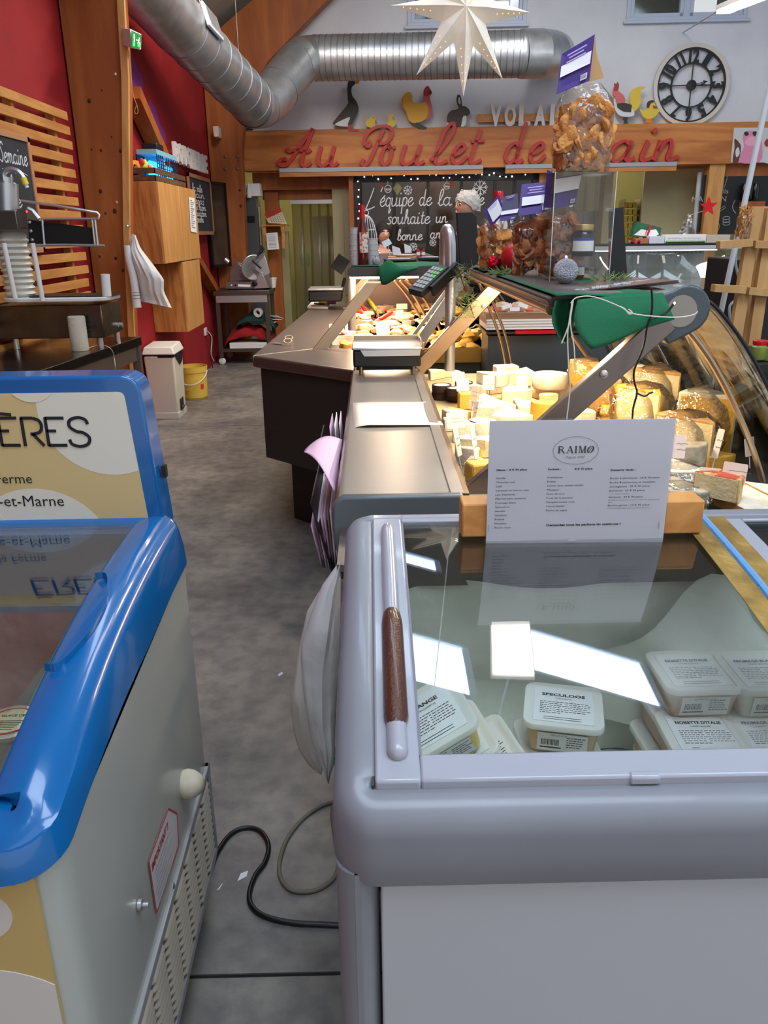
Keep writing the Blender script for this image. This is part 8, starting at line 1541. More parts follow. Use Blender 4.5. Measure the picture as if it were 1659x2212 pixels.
O('sheet', MB().add(q_+[p-BN*.002 for p in q_], [(0, 1, 2, 3), (7, 6, 5, 4), (0, 4, 5, 1), (1, 5, 6, 2), (2, 6, 7, 3), (3, 7, 4, 0)]), mat('calendar_paper', '#c9c0a2', .8), ca, flat=True); O('red_heading', MB().add([p+BN*.002 for p in q2], [(0, 1, 2, 3)]), mat('cal_red', '#a83228', .8), ca, flat=True)
mb = MB()
for i in range(5):
    for j in range(6): c_ = q_[3].lerp(q_[2], .2+.13*j).lerp(q_[0].lerp(q_[1], .2+.13*j), .38+.12*i)+BN*.002; mb.add([c_, c_+BU*.012, c_+BU*.012+BZ*.006, c_+BZ*.006], [(0, 1, 2, 3)])
O('dates', mb, m_ink, ca, flat=True)
cb_ = T('clipboard', 'clipboard with a printed list hanging under the little shelf', 'clipboard', BW(590, 540, .03)); q_ = [BW(x, y, .03) for x, y in ((578, 540), (603, 538), (599, 502), (575, 504))]; O('list_sheet', MB().add(q_+[p-BN*.008 for p in q_], [(0, 1, 2, 3), (7, 6, 5, 4), (0, 4, 5, 1), (1, 5, 6, 2), (2, 6, 7, 3), (3, 7, 4, 0)]), m_whiten, cb_, flat=True)
mb = MB()
for i in range(10): a_ = q_[3].lerp(q_[0], .1+.085*i).lerp(q_[2].lerp(q_[1], .1+.085*i), .1)+BN*.002; mb.add([a_, a_+BU*.10, a_+BU*.10+BZ*.004, a_+BZ*.004], [(0, 1, 2, 3)])
O('printed_rows', mb, m_inkg, cb_, flat=True)
p = BW(744, 450, -.1); O('whiteboard', bwbox(bsx(740), bsx(757), BW(744, 640).z, BW(744, 451).z, .11, .125), mat('memo_panel', '#8f8a70', .5), None, 'narrow pale memo panel on the jamb left of the shop window', 'board', bev=.01)
# right opening: egg racks, blackboard, counter
er = T('egg_tray_rack', 'tall rack of stacked yellow trays beyond the right doorway', 'rack', BW(1365, 560, -.8)); m_egg = mat('tray_yellow', '#b59c2e', .7)
for i in range(7):
    for j in range(3): a, b = BW(1347+10*j, 448+15*i, -.8), BW(1356+10*j, 437+15*i, -.8); O('tray', bwbox(bs(a)[0], bs(b)[0], a.z, b.z, .8, 1.1), m_egg, er)
O('rack_frame', bwbox(bs(BW(1344, 500, -.8))[0], bs(BW(1346, 500, -.8))[0], 0, BW(1350, 430, -.8).z, .8, 1.12, bwbox(bs(BW(1378, 500, -.8))[0], bs(BW(1380, 500, -.8))[0], 0, BW(1350, 430, -.8).z, .8, 1.12, bwbox(bs(BW(1344, 500, -.8))[0], bs(BW(1380, 500, -.8))[0], .05, .07, .8, 1.12))), m_steel_d, er)
O('wall_panel', bwbox(bs(BW(1382, 500, -.5))[0], bs(BW(1514, 500, -.5))[0], 0, zB, .5, .56), mat('olive_wall', '#b2ab84', .7, col2='#a8a07a', vs=2), None, 'large plain olive wall panel behind the right doorway', 'panel')
O('pipe', MB().cyl(BW(1512, 372, -.1), BW(1503, 490, -.1)-BZ*.4, .03, n=12), mat('pale_pipe', '#c4c8cc', .4), None, 'pale vertical pipe beside the timber post', 'pipe')
O('black_shutter', bwbox(bsx(1516, 420), bsx(1524, 420), BW(1520, 500).z, BW(1520, 378).z, -.02, .05), m_black, None, 'narrow black panel beside the right timber post', 'panel')
bbq = T('chalkboard', 'wide black chalkboard with drawn food to the right of the timber post', 'board', BW(1610, 500, .02)); O('slate', bwbox(bsx(1556, 400), bsx(1740, 400), BW(1600, 505).z, BW(1600, 381).z, -.02, .03), mat('black_slate', '#141517', .5), bbq)
O('header_wood', bwbox(bsx(1556, 400), bsx(1740, 400), BW(1600, 381).z, zB, -.03, .04), m_timber, bbq)
mb = MB(); text(mb, 'ssils', (BW(1549, 418, .024), BU, BZ, BN), .05, width=.13, depth=0); text(mb, 'MAGASIN', (BW(1568, 435, .024), BU, BZ, BN), .06, width=.40, align='RIGHT', depth=0)
mb.ribbon([[(0, 0), (.02, .09), (.03, .14)], [(.02, .15), (.04, .16)]], (BW(1562, 412, .024), BU, BZ, BN), .006, 0, .001)
for cx, cy in ((1569, 471), (1569, 477), (1569, 483)): mb.ribbon([[(.035*cos(t/2.5)*1.2, .018*sin(t/2.5)) for t in range(17)]], (BW(cx, cy, .024), BU, BZ, BN), .006, 0, .001, sp=0)
mb.ribbon([[(0, 0), (.12, .08), (.13, .06), (.02, -.02), (0, 0)], [(.03, .0), (.03, .03)], [(.06, .02), (.06, .05)]], (BW(1542, 460, .024), BU, BZ, BN), .006, 0, .001, sp=0); mb.ribbon([[(0, .12), (-.02, .05), (.0, 0), (.03, -.03)]], (BW(1585, 455, .024), BU, BZ, BN), .007, 0, .001)
mb.ribbon([[(.07*cos(t/3), .07*sin(t/3)) for t in range(-5, 8)]], (BW(1541, 490, .024), BU, BZ, BN), .006, 0, .001, sp=0)
O('chalk_drawings', mb, mat('faint_chalk', '#a8aaac', .9), bbq, flat=True)
p = BW(1620, 430, .03); t = T('glass_jars', 'pair of dark glass jars on a small shelf before the black chalkboard', 'jar', p)
for k in range(3): q_ = BW(1605+12*k, 432, .10); O('jar_body', MB().lathe([(.035, 0), (.04, .02), (.04, .14), (.03, .17), (.03, .18), (0, .18)], q_, 14), m_blackg, t)
O('shelf_board', bwbox(bsx(1594), bsx(1640), BW(1610, 448).z, BW(1610, 436).z, -.16, -.02), m_timber, t)
# farm animals poster (plain pig, cow and hen)
fa_ = T('poster', 'cartoon poster of a pink pig between a cow and a hen on the beam', 'poster', BW(1630, 350, .15)); PO = .145
def pc(pts, m, k=0, sp_=1): 
    w = [BW(x, y, PO) for x, y in pts]; q_ = [((p-BO).dot(BU), p.z) for p in w]; q_ = [(p.x, p.y) for p in cr_spline([(a_, b_, 0) for a_, b_ in q_], 3, True)] if sp_ else q_
    return O('print_shape', MB().prism(q_, (BO+BN*PO, BU, BZ, BN), .008+.0012*k, .009+.0012*k), m, fa_, flat=True)
O('canvas', MB().prism([((p-BO).dot(BU), p.z) for p in (BW(1578, 351, PO), BW(1700, 351, PO), BW(1700, 276, PO), BW(1585, 276, PO))], (BO+BN*PO, BU, BZ, BN), 0, .008), mat('poster_grey', '#c8c8ca', .6), fa_, flat=True)
m_pig = mat('pig_pink', '#d98aa8', .6)
pc([(1594, 350), (1606, 318), (1604, 292), (1620, 282), (1640, 290), (1646, 320), (1640, 350)], m_pig); pc([(1608, 308), (1620, 295), (1636, 300), (1634, 312), (1620, 316)], mat('snout', '#e6a8be', .6), 1); pc([(1606, 288), (1612, 284), (1617, 290), (1611, 294)], m_gsd, 2); pc([(1625, 286), (1632, 284), (1635, 290), (1628, 294)], m_gsd, 2)
pc([(1582, 350), (1586, 320), (1586, 300), (1596, 308), (1600, 320), (1594, 350)], mat('cow_brown', '#5b3a28', .6), 1); pc([(1588, 326), (1594, 318), (1597, 332), (1590, 340)], m_wht, 2); pc([(1648, 350), (1650, 320), (1658, 305), (1670, 320), (1672, 350)], m_wht, 1); pc([(1650, 310), (1656, 300), (1662, 308), (1656, 318)], m_redw, 2)
# camera dot and small bits on the white wall
p = BW(542, 272, .0); O('security_camera', MB().cyl(p, p+BN*.12, .045, n=16).cyl(p+BN*.12, p+BN*.13, .03, n=12), m_black, None, 'small dark round camera on the white wall by the duct', 'camera')
# ================================================================== white display case and right side
wy = 8.3; m_case = mat('case_white', '#b9bdc2', .4); wc = T('display_case', 'white refrigerated display case with curved glass at the back right', 'display', (Py(1460, 600, wy).x, wy+.3, 0))
def PX(x, y): return Py(x, y, wy)
a, b = PX(1345, 532), PX(1570, 532); x0, x1 = a.x-.5, b.x
O('top_shelf', MB().box(x0, PX(1605, 530).x, wy-.02, wy+.5, PX(1400, 540).z, PX(1400, 530).z), m_alu, wc, bev=.004); O('dark_edge', MB().box(x0, x1, wy-.03, wy+.5, PX(1400, 530).z, PX(1400, 527).z), m_black, wc)
O('back_panel', MB().box(x0, x1, wy+.55, wy+.6, PX(1400, 640).z, PX(1400, 541).z), mat('case_back_white', '#d4d8dc', .35), wc)
n = 34
for k in range(n): x = x0+(x1-x0)*k/n; O('vent_rib', MB().box(x, x+.03, wy+.52, wy+.55, PX(1400, 552).z, PX(1400, 541).z), m_case, wc)
O('lamp', MB().box(x0+.1, x1-.05, wy+.1, wy+.14, PX(1400, 543).z, PX(1400, 541).z), mat('cool_tube', '#eef4ff', emit=5), wc)
for k in range(2): z = PX(1400, 585+22*k).z; O('glass_shelf', MB().box(x0, x1-.03, wy+.2, wy+.52, z, z+.01), m_acryl, wc)
O('deck', MB().box(x0, x1, wy, wy+.55, PX(1400, 650).z, PX(1400, 640).z), m_case, wc); O('front_curve', MB().grid(lambda u, v: V((x0+(x1-x0)*v, wy+.05-.14*sin(pi*u*.5), PX(1400, 541).z+(PX(1400, 640).z-PX(1400, 541).z)*u)), 10, 1), m_glass, wc, solid=.004)
O('side_frame', MB().box(x1-.02, x1+.01, wy-.05, wy+.56, PX(1400, 640).z, PX(1400, 541).z), m_acryl, wc); O('lower_front', MB().box(x0, x1+.02, wy-.05, wy+.55, .3, PX(1400, 650).z), mat('case_front', '#6e7276', .4, .2), wc); O('plinth', MB().box(x0+.05, x1-.05, wy, wy+.5, 0, .3), m_black, wc)
for k in range(3): O('bright_divider', MB().box(PX(1367+62*k, 600).x, PX(1367+62*k, 600).x+.008, wy+.0, wy+.5, PX(1400, 630).z, PX(1400, 545).z), m_acryl, wc)
tz_ = PX(1400, 527).z+.001
def case_box(px0, px1, py0, nm, lab, m, part='carton', d=.22, cat='box'): p0, p1 = PX(px0, 527), PX(px1, 527); t = T(nm, lab, cat, ((p0.x+p1.x)/2, wy+.2, tz_)); O(part, MB().box(p0.x, p1.x, wy+.08, wy+.08+d, tz_, PX(px0, py0).z), m, t, bev=.003); return t
case_box(1378, 1406, 515, 'kraft_box', 'small brown and red box at the left on the display case', mat('kraft_red', '#a86a50', .7))
case_box(1408, 1441, 510, 'white_box', 'plain white box beside the grass-printed one on the display case', mat('bluish_white', '#ccd0dc', .7))
t = case_box(1442, 1531, 507, 'printed_box', 'long white box printed with green grass on the display case', m_whiten)
mb = MB(); g0 = PX(1443, 527); g1 = PX(1529, 527); n = 60
for k in range(n): x = g0.x+(g1.x-g0.x)*k/n; h_ = .018+.012*noise.noise(V((k*.7, 0, 0)))+.006*(k % 2); mb.add([(x, wy+.078, tz_+.003), (x+(g1.x-g0.x)/n, wy+.078, tz_+.003), (x+(g1.x-g0.x)/n*.5, wy+.078, tz_+.003+h_+.01), ], [(0, 1, 2)]); mb.add([(x, wy+.078, tz_+.003), (x+(g1.x-g0.x)/n, wy+.078, tz_+.003), (x+(g1.x-g0.x)/n, wy+.078, tz_+.016), (x, wy+.078, tz_+.016)], [(0, 1, 2, 3)])
O('grass_print', mb, mat('print_green', '#6aa82c', .7), t, flat=True); mb = MB(); text(mb, 'La fraicheur de nos fermes', (PX(1449, 516)+V((0, -.01+.088-.0, 0)), (1, 0, 0), (0, 0, 1), (0, -1, 0)), .012, width=.33, depth=.0); mb.v = [V((v.x, wy+.077, v.z)) for v in mb.v]; O('print', mb, m_inkg, t, flat=True)
case_box(1532, 1583, 508, 'beige_box', 'long beige box at the right end of the display case', mat('beige_carton', '#c0b4a4', .7))
gb2 = T('gift_hamper', 'green festive gift box with red ribbon tilted on the white box', 'box', PX(1410, 512)+V((0, .2, 0))); q_ = [PX(x, y)+V((0, .18, 0)) for x, y in ((1377, 511), (1438, 514), (1443, 492), (1388, 478))]
mb = MB(); mb.v = q_+[p+V((0, .10, 0)) for p in q_]; mb.f = [(0, 1, 2, 3), (7, 6, 5, 4)]+[(i, (i+1) % 4, 4+(i+1) % 4, 4+i) for i in range(4)]; O('box', mb, mat('festive_green', '#1f5a44', .5, col2='#2c6b4a', vs=30), gb2, flat=True)
f = lambda u, v, e=.002: q_[0].lerp(q_[1], u).lerp(q_[3].lerp(q_[2], u), v)+V((0, -e, 0))
O('white_print', MB().add([f(.05, .1), f(.25, .55), f(.5, .55), f(.8, .75), f(.95, .35), f(.8, .05)], [(0, 1, 2, 3, 4, 5)]), m_whiten, gb2, flat=True); O('ribbon', MB().add([f(.5, .0, .004), f(.57, 0, .004), f(.62, 1, .004), f(.52, 1, .004)], [(0, 1, 2, 3)]), m_redp, gb2, flat=True)
mb = MB(); text(mb, 'COFFRET', (f(.48, .1, .005), (q_[3]-q_[0]).normalized(), (q_[0]-q_[1]).normalized(), (0, -1, 0)), .012, depth=0, bold=.02); O('print', mb, m_ink, gb2, flat=True)
for k, (px, m, lab) in enumerate(((1368, m_redb, 'tiny red bauble on the display case ledge'), (1382, m_redb, 'second tiny red bauble near the kraft box'), (1366, m_glit, 'tiny silver bauble above the display case ledge'))): p = PX(px, 524); r_ = .018; O('ball', MB().ball((p.x, wy+.03+.05*(k == 2), tz_+r_+.001+(0)), r_, 10), m, None, lab, 'bauble')
# silver bauble tree with red star
bt_ = T('bauble_tree', 'little tree of silver balls topped by a red felt star', 'ornament', (PX(1520, 507).x, wy+.40, tz_)); cx0 = PX(1518, 507).x; zz0, zz1 = PX(1518, 508).z, PX(1518, 462).z; rr = random.Random(4)
O('cone', MB().lathe([(.10, 0), (.008, zz1-tz_)], (cx0, wy+.42, tz_), 16), mat('wire_dark', '#6a6460', .4, .6), bt_)
for k in range(64):
    f_ = rr.random()**1.3; z = tz_+.015+(zz1-tz_-.02)*f_; a = rr.uniform(0, 2*pi); r_ = .105*(1-f_)+.008; O('ball', MB().ball((cx0+r_*cos(a), wy+.42+r_*sin(a)*.8, z), rr.choice((.012, .016, .02)), 8), m_glit if k % 4 else m_plush_w, bt_)
ctr = PX(1529, 446)+V((.0, .38, 0)); ctr = Py(1530, 446, wy+.36); sr = 20/1829*(wy+.36)
O('red_star', MB().prism([((sr if k % 2 == 0 else sr*.42)*cos(pi/2+k*pi/5+.05), (sr if k % 2 == 0 else sr*.42)*sin(pi/2+k*pi/5+.05)) for k in range(10)], XZ(ctr), -.01, .01), mat('red_felt', '#c41a24', .9), bt_, 'red felt star', flat=True); O('star_pin', MB().cyl(V((cx0, wy+.42, zz1-.01)), ctr-V((0, 0, sr*.3)), .003, n=6), m_steel_d, bt_)
# leaning pale pole
a, b = Py(1608, 440, 3.9), Py(1662, 190, 3.9); O('pole', MB().cyl(a+(a-b)*1.2*0+(a-b).normalized()*1.0, b+(b-a)*.3, .013, n=10), mat('pale_pole', '#bfc3c6', .4), None, 'pale leaning pole rising past the beam at the right', 'pole')
# timber lattice shelf
ls = T('lattice_stand', 'light wooden lattice stand holding a bag of dried noodles', 'stand', (Py(1600, 600, 3.6).x, 3.6, 0)); ly = 3.6; m_lat = mat('raw_wood', '#c49a62', .6, col2='#b08450', vs=5, stretch=(3, 3, .5), wood=.8)
for (xa, ya), (xb, yb_), y in (((1633, 446), (1590, 715), ly), ((1668, 450), (1626, 740), ly), ):
    p0, p1 = Py(xa, ya, y), Py(xb, yb_, y); d = (p1-p0); e_ = p0+d*((.0-p0.z)/d.z); O('upright', MB().bar(p0, e_, .035, .05), m_lat, ls)
p0, p1 = Py(1652, 446, ly+.10), Py(1610, 715, ly+.10); d = p1-p0; O('upright', MB().bar(p0, p0+d*((.0-p0.z)/d.z), .035, .05), m_lat, ls)
for (xa, ya, xb, yb_, y) in ((1551, 529, 1622, 524, ly-.03), (1627, 528, 1700, 529, ly-.03), (1540, 622, 1608, 626, ly-.03), (1614, 628, 1700, 636, ly-.03)): O('shelf_slat', MB().bar(Py(xa, ya, y), Py(xb, yb_, y), .20 if 0 else .045, 16/1829*ly), m_lat, ls, bev=.001)
for (xa, ya, xb, yb_, y) in ((1551, 527, 1622, 522, ly+.06), (1540, 621, 1608, 625, ly+.06)): O('shelf_slat', MB().bar(Py(xa, ya, y), Py(xb, yb_, y), .045, 10/1829*ly), m_lat, ls)
nb = Py(1603, 517, ly-.01); nbz = nb.z; t = T('noodle_bag', 'clear bag of golden dried noodles standing on the lattice shelf', 'bag', nb); wN = 30/1829*ly; hN = Py(1603, 452, ly).z-nbz
O('clear_film', MB().grid(lambda u, v: nb+V((wN/2*cos(2*pi*u)*(1 if v < .75 else 1-.3*(v-.75)*4*.5)*(1+.05*sin(9*v+5*u)), .03*sin(2*pi*u)*(1 if v < .8 else .5), hN*v)), 18, 8), m_bagfilm, t)
mb = MB(); rr = random.Random(2)
for k in range(70): a_ = nb+V((rr.uniform(-.42, .42)*wN, rr.uniform(-.02, .02), rr.uniform(.03, .85)*hN)); mb.tube([a_, a_+V((rr.uniform(-.012, .012), rr.uniform(-.01, .01), .02)), a_+V((rr.uniform(-.02, .02), 0, .035))], .0028, 5)
O('noodles', mb, mat('noodle_gold', '#c98a35', .6), t, kind='stuff')
# jars at the far right, plants and cable behind the lattice
for k, (px, py) in enumerate(((1637, 776), (1658, 778))): p = Py(px, py, 3.0); jar(V((p.x, 3.0, p.z-.0)), .028, .055, mat('pickle_glass', '#7d8a3c', .15, coat=.5), ('jar of green pickles with red lid at the picture edge', 'second jar of green pickles partly out of view')[k], lid=m_redp, lb=False)
t = T('jar_shelf', 'dark shelf unit carrying the pickle jars', 'shelf', Py(1660, 830, 3.05)); z_ = Py(1650, 778, 3.0).z; xa = Py(1626, 780, 2.95).x; O('shelf_board', MB().box(xa, xa+.6, 2.9, 3.4, z_-.03, z_-.0015), m_black, t); O('side', MB().box(xa, xa+.02, 2.9, 3.4, 0, z_-.03).box(xa+.58, xa+.6, 2.9, 3.4, 0, z_-.03), m_black, t)
dk = T('tall_fridge', 'dark tall cabinet behind the lattice stand', 'cabinet', (Py(1640, 600, 4.6).x, 4.7, 0)); x_ = Py(1600, 600, 4.6).x; O('cabinet_body', MB().box(x_, x_+1.0, 4.6, 5.1, 0, Py(1600, 560, 4.6).z), m_black, dk, bev=.01)
O('door_edge', MB().box(x_, x_+.03, 4.57, 4.6, .05, Py(1600, 562, 4.6).z), m_steel_d, dk)
O('cable', MB().tube([Py(x, y, 4.2) for x, y in ((1591, 536), (1589, 570), (1596, 600), (1601, 612))]+[Py(x, y, 4.2) for x, y in ((1598, 640), (1577, 660), (1578, 690), (1588, 705), (1590, 880), (1592, 1000))], .007, 6, sp=4), mat('grey_cable', '#8a8f92', .5), None, 'grey cable looping down beside the lattice stand', 'cable')
pl = T('potted_plant', 'dark leafy plant on the far right behind the display case', 'plant', Py(1585, 640, 6.0)); mb = MB(); rr = random.Random(9); c0 = Py(1584, 600, 6.0)
for k in range(60): a_ = c0+V((rr.uniform(-.06, .08), rr.uniform(-.08, .08), rr.uniform(-.20, .15))); d = V((rr.uniform(-1, 1), rr.uniform(-1, 1), rr.uniform(-.3, 1))).normalized()*.06; s_ = d.cross(V((0, 0, 1))).normalized()*.02; mb.add([a_, a_+d*.5+s_, a_+d, a_+d*.5-s_], [(0, 1, 2, 3)])
O('foliage', mb, mat('leaf_dark', '#2c3a1e', .5), pl, kind='stuff'); O('pot', MB().lathe([(.06, 0), (.08, .14), (.085, .14), (.07, .12), (0, .12)], (c0.x, c0.y, c0.z-.36), 18), m_black, pl); O('stem', MB().cyl((c0.x, c0.y, c0.z-.26), (c0.x, c0.y, c0.z+.05), .01, n=6), m_fir, pl)
t = T('plant_stand', 'dark pedestal under the leafy plant', 'stand', (c0.x, c0.y, 0)); O('pedestal', MB().box(c0.x-.09, c0.x+.09, c0.y-.09, c0.y+.09, 0, c0.z-.361), m_black, t, bev=.005)
# shelf below the white case in front with blue tool and papers
sh2 = T('side_shelf', 'grey metal side shelf in front of the white display case', 'shelf', Py(1560, 640, 5.2)); z_ = Py(1560, 634, 5.2).z; xa, xb_ = Py(1490, 634, 5.2).x, Py(1600, 634, 5.2).x; O('shelf_board', MB().box(xa, xb_, 5.2, 5.5, z_-.03, z_), m_steel_d, sh2, bev=.003)
for x in (xa+.02, xb_-.02): O('leg', MB().box(x-.012, x+.012, 5.25, 5.274, 0, z_-.03).box(x-.012, x+.012, 5.45, 5.474, 0, z_-.03), m_steel_d, sh2)
O('blue_box', MB().box(Py(1508, 634, 5.25).x, Py(1535, 634, 5.25).x, 5.25, 5.29, z_+.001, z_+.022), mat('navy', '#1c2a66', .4), None, 'narrow navy blue box on the grey side shelf', 'box', bev=.002)
O('white_cloth', MB().grid(lambda u, v: V((Py(1542, 634, 5.3).x+.10*u, 5.25+.12*v, z_+.004+.02*sin(pi*u)*sin(pi*v)*(1+.5*sin(9*u+5*v)))), 10, 8), m_whiten, None, 'crumpled white paper on the grey side shelf', 'paper', solid=.002)
# ================================================================== people
m_skin = mat('skin', '#c68f78', .5, sss=.15); m_white_hair = mat('white_hair', '#bcb8b4', .9, bump=1, bs=200); m_dark_hair = mat('dark_hair', '#1c1412', .6, bump=1, bs=120); m_navy = mat('navy_jacket', '#141a2c', .8); m_apron = mat('dark_top', '#1e1a1c', .8); m_trs = mat('trousers', '#20242c', .8)
def skin_obj(nodes, edges, m, name, parent, sub=1, root=0, **k):
    me = bpy.data.meshes.new(name); me.from_pydata([tuple(n_[0]) for n_ in nodes], edges, []); me.materials.append(m)
    o = bpy.data.objects.new(name, me); COL.objects.link(o); o.parent = parent; W[o.name] = W[parent.name].copy()
    md = o.modifiers.new('skin', 'SKIN'); md.use_smooth_shade = True
    for i, n_ in enumerate(nodes):
        r_ = n_[1]; me.skin_vertices[0].data[i].radius = (r_, r_) if not hasattr(r_, '__len__') else r_; me.skin_vertices[0].data[i].use_root = (i == root)
    s_ = o.modifiers.new('sub', 'SUBSURF'); s_.levels = s_.render_levels = sub
    return o
def person(loc, face, H, lab, m_top, m_hair, bald=False, lean=0, hair='short'):
    t = T('person', lab, 'person', loc, face); W[t.name] = Matrix.Identity(4); k = H/1.75
    # local frame: facing -y, feet on z=0
    def n_(x, y, z, r): return (V((x*k, y*k, z*k)), r*k if not hasattr(r, '__len__') else (r[0]*k, r[1]*k))
    N_ = [n_(0, 0, .95, (.15, .12)), n_(0, 0, 1.12, (.135, .10)), n_(0, 0, 1.30, (.16, .11)), n_(0, 0, 1.42, (.12, .08)), n_(0, -.005, 1.50, .055), n_(0, -.02, 1.56, .06)]
    E = [(0, 1), (1, 2), (2, 3), (3, 4), (4, 5)]
    def chain(p, items):
        for it in items: N_.append(it); E.append((p, len(N_)-1)); p = len(N_)-1
        return p
    for s_ in (-1, 1):
        chain(0, [n_(s_*.09, 0, .86, .09), n_(s_*.10, -.01, .50, .058), n_(s_*.10, .02, .10, .04), n_(s_*.10, -.02, .045, (.045, .035)), n_(s_*.105, -.14, .035, (.04, .028))])
        w_ = chain(3, [n_(s_*.17, 0, 1.40, .055), n_(s_*.21, .01, 1.14, .042), n_(s_*.20, -.18, 1.02, .032), n_(s_*.18, -.23, 1.01, (.03, .02))])
        for f_ in range(4): chain(w_, [n_(s_*(.16+.018*f_), -.28, 1.01+.004*f_, .010), n_(s_*(.158+.019*f_), -.315-(.008 if f_ in (1, 2) else 0), .995, .009)])
        chain(w_, [n_(s_*.14, -.25, 1.0, .011), n_(s_*.128, -.275, .99, .010)])
    skin_obj(N_, E, m_skin, 'body', t)
    # head with face
    hc = V((0, -.035, 1.645))*k; mb = MB()
    def hp(u, v):
        a = 2*pi*u; b = pi*v; x, y, z = sin(b)*cos(a), sin(b)*sin(a), cos(b)
        X = x*.076; Y = y*.098; Z = z*.118
        if z < 0: X *= 1-.28*(-z)**1.5; Y *= 1-.12*(-z) if y < 0 else 1-.45*(-z)
        if y < 0:
            ny = math.exp(-(x/.22)**2)*math.exp(-((z+.12)/.22)**2)*.020; Y -= ny
            Y += math.exp(-((abs(x)-.42)/.18)**2)*math.exp(-((z-.08)/.12)**2)*.010; Y -= math.exp(-(x/.35)**2)*math.exp(-((z+.78)/.14)**2)*.008; Y -= math.exp(-(x/.3)**2)*math.exp(-((z+.48)/.07)**2)*.006
        return hc+V((X, Y, Z))*k
    hd_ = O('head', mb.grid(hp, 36, 26), m_skin, t, ang=90)
    for s_ in (-1, 1):
        O('eye', MB().ball(hc+V((s_*.030, -.084, .008))*k, .0105*k, 10), m_white, hd_); O('iris', MB().ball(hc+V((s_*.030, -.0925, .008))*k, .005*k, 8), m_ink, hd_)
        O('eyebrow', MB().tube([hc+V((s_*.046, -.082, .027))*k, hc+V((s_*.03, -.092, .033))*k, hc+V((s_*.014, -.094, .028))*k], .0035*k, 6), m_hair, hd_)
        O('ear', MB().ball(hc+V((s_*.076, .012, -.004))*k, V((.010, .018, .030))*k, 10), m_skin, hd_)
    O('lips', MB().tube([hc+V((-.022, -.083, -.052))*k, hc+V((0, -.094, -.052))*k, hc+V((.022, -.083, -.052))*k], [.003*k, .007*k, .003*k], 8), mat('lips', '#9a4a46', .5), hd_)
    # hair
    def hh_(u, v):
        a = 2*pi*u; x0_, y0_ = cos(a), sin(a); fr = max(0, -y0_); lim = (.60-.20*fr**.6) if hair == 'short' else (.86-.50*fr**.7); b = pi*lim*((.16+.84*v) if bald else v); x, y, z = sin(b)*x0_, sin(b)*y0_, cos(b)
        q_ = V((x*.076, y*.098, z*.118)); e_ = .012+(.018 if bald else .006)*noise.noise(q_*70)+(.010 if y > 0 else 0); e_ *= (.35 if (bald and z > .86) else 1)
        return hc+q_*k*(1+e_/.09*.9)+V((0, .004, 0))
    O('hair', MB().grid(hh_, 40, 18), m_hair, t, ang=90)
    if hair == 'long':
        for s_ in (-1, 1): O('hair_lock', MB().tube([hc+V((s_*.07, .02, .03))*k, hc+V((s_*.085, .01, -.06))*k, hc+V((s_*.075, .0, -.16))*k, hc+V((s_*.07, -.01, -.22))*k], [.03*k, .032*k, .028*k, .012*k], 8, sp=3), m_hair, t)
    # clothes
    Nt = [n_(0, 0, .93, (.185, .14)), n_(0, 0, 1.12, (.165, .125)), n_(0, 0, 1.30, (.185, .13)), n_(0, 0, 1.425, (.13, .09)), n_(0, .005, 1.485, (.075, .07))]; Et = [(0, 1), (1, 2), (2, 3), (3, 4)]
    for s_ in (-1, 1):
        b_ = len(Nt); Nt += [n_(s_*.18, 0, 1.40, .072), n_(s_*.215, .01, 1.14, .060), n_(s_*.205, -.15, 1.035, .050)]; Et += [(3, b_), (b_, b_+1), (b_+1, b_+2)]
    skin_obj(Nt, Et, m_top, 'jacket', t)
    Nt = [n_(0, 0, .95, (.165, .13))]; Et = []
    for s_ in (-1, 1):
        b_ = len(Nt); Nt += [n_(s_*.09, 0, .85, .105), n_(s_*.10, -.005, .50, .075), n_(s_*.10, .02, .12, .062)]; Et += [(0, b_), (b_, b_+1), (b_+1, b_+2)]
    skin_obj(Nt, Et, m_trs, 'trousers', t)
    for s_ in (-1, 1): O('shoe', MB().tube([V((s_*.10, .05, .05))*k, V((s_*.10, -.03, .05))*k, V((s_*.105, -.16, .035))*k], [.045*k, .05*k, .034*k], 10, sp=3), m_black, t)
    return t, hc, k
hm = Py(1016, 441, 7.2); H = (hm.z/1.655)*1.75
tm, hc, k = person((hm.x, 7.2+.02, 0), R(-62), H, 'white-haired balding man in a navy jacket and glasses behind the till screen', m_navy, m_white_hair, True)
O('glasses', MB().tube([hc+V((s_*.03+.018*cos(t_), -.102, .008+.014*sin(t_)))*k for s_ in (1,) for t_ in [2*pi*i/14 for i in range(14)]], .0018, 5, closed=True).tube([hc+V((-.03+.018*cos(t_), -.102, .008+.014*sin(t_)))*k for t_ in [2*pi*i/14 for i in range(14)]], .0018, 5, closed=True).tube([hc+V((.048, -.10, .01))*k, hc+V((.078, 0, .01))*k], .002, 5).tube([hc+V((-.048, -.10, .01))*k, hc+V((-.078, 0, .01))*k], .002, 5), m_black, tm)
hw = Py(824, 504, 8.3); H2 = (hw.z/1.655)*1.75
twm, hc2, k2 = person((hw.x, 8.32, 0), R(22), H2, 'dark-haired woman in a dark top with a red striped collar behind the deli case', m_apron, m_dark_hair, hair='long')
O('striped_collar', MB().tube([V((-.07, -.05, 1.47))*k2, V((-.05, -.12, 1.40))*k2, V((0, -.16, 1.33))*k2, V((.05, -.12, 1.40))*k2, V((.07, -.05, 1.47))*k2], .014, 8, sp=4), mat('striped_red', '#a8404a', .8, col2='#d8d0d0', vs=60, lo=.47, hi=.53), twm)
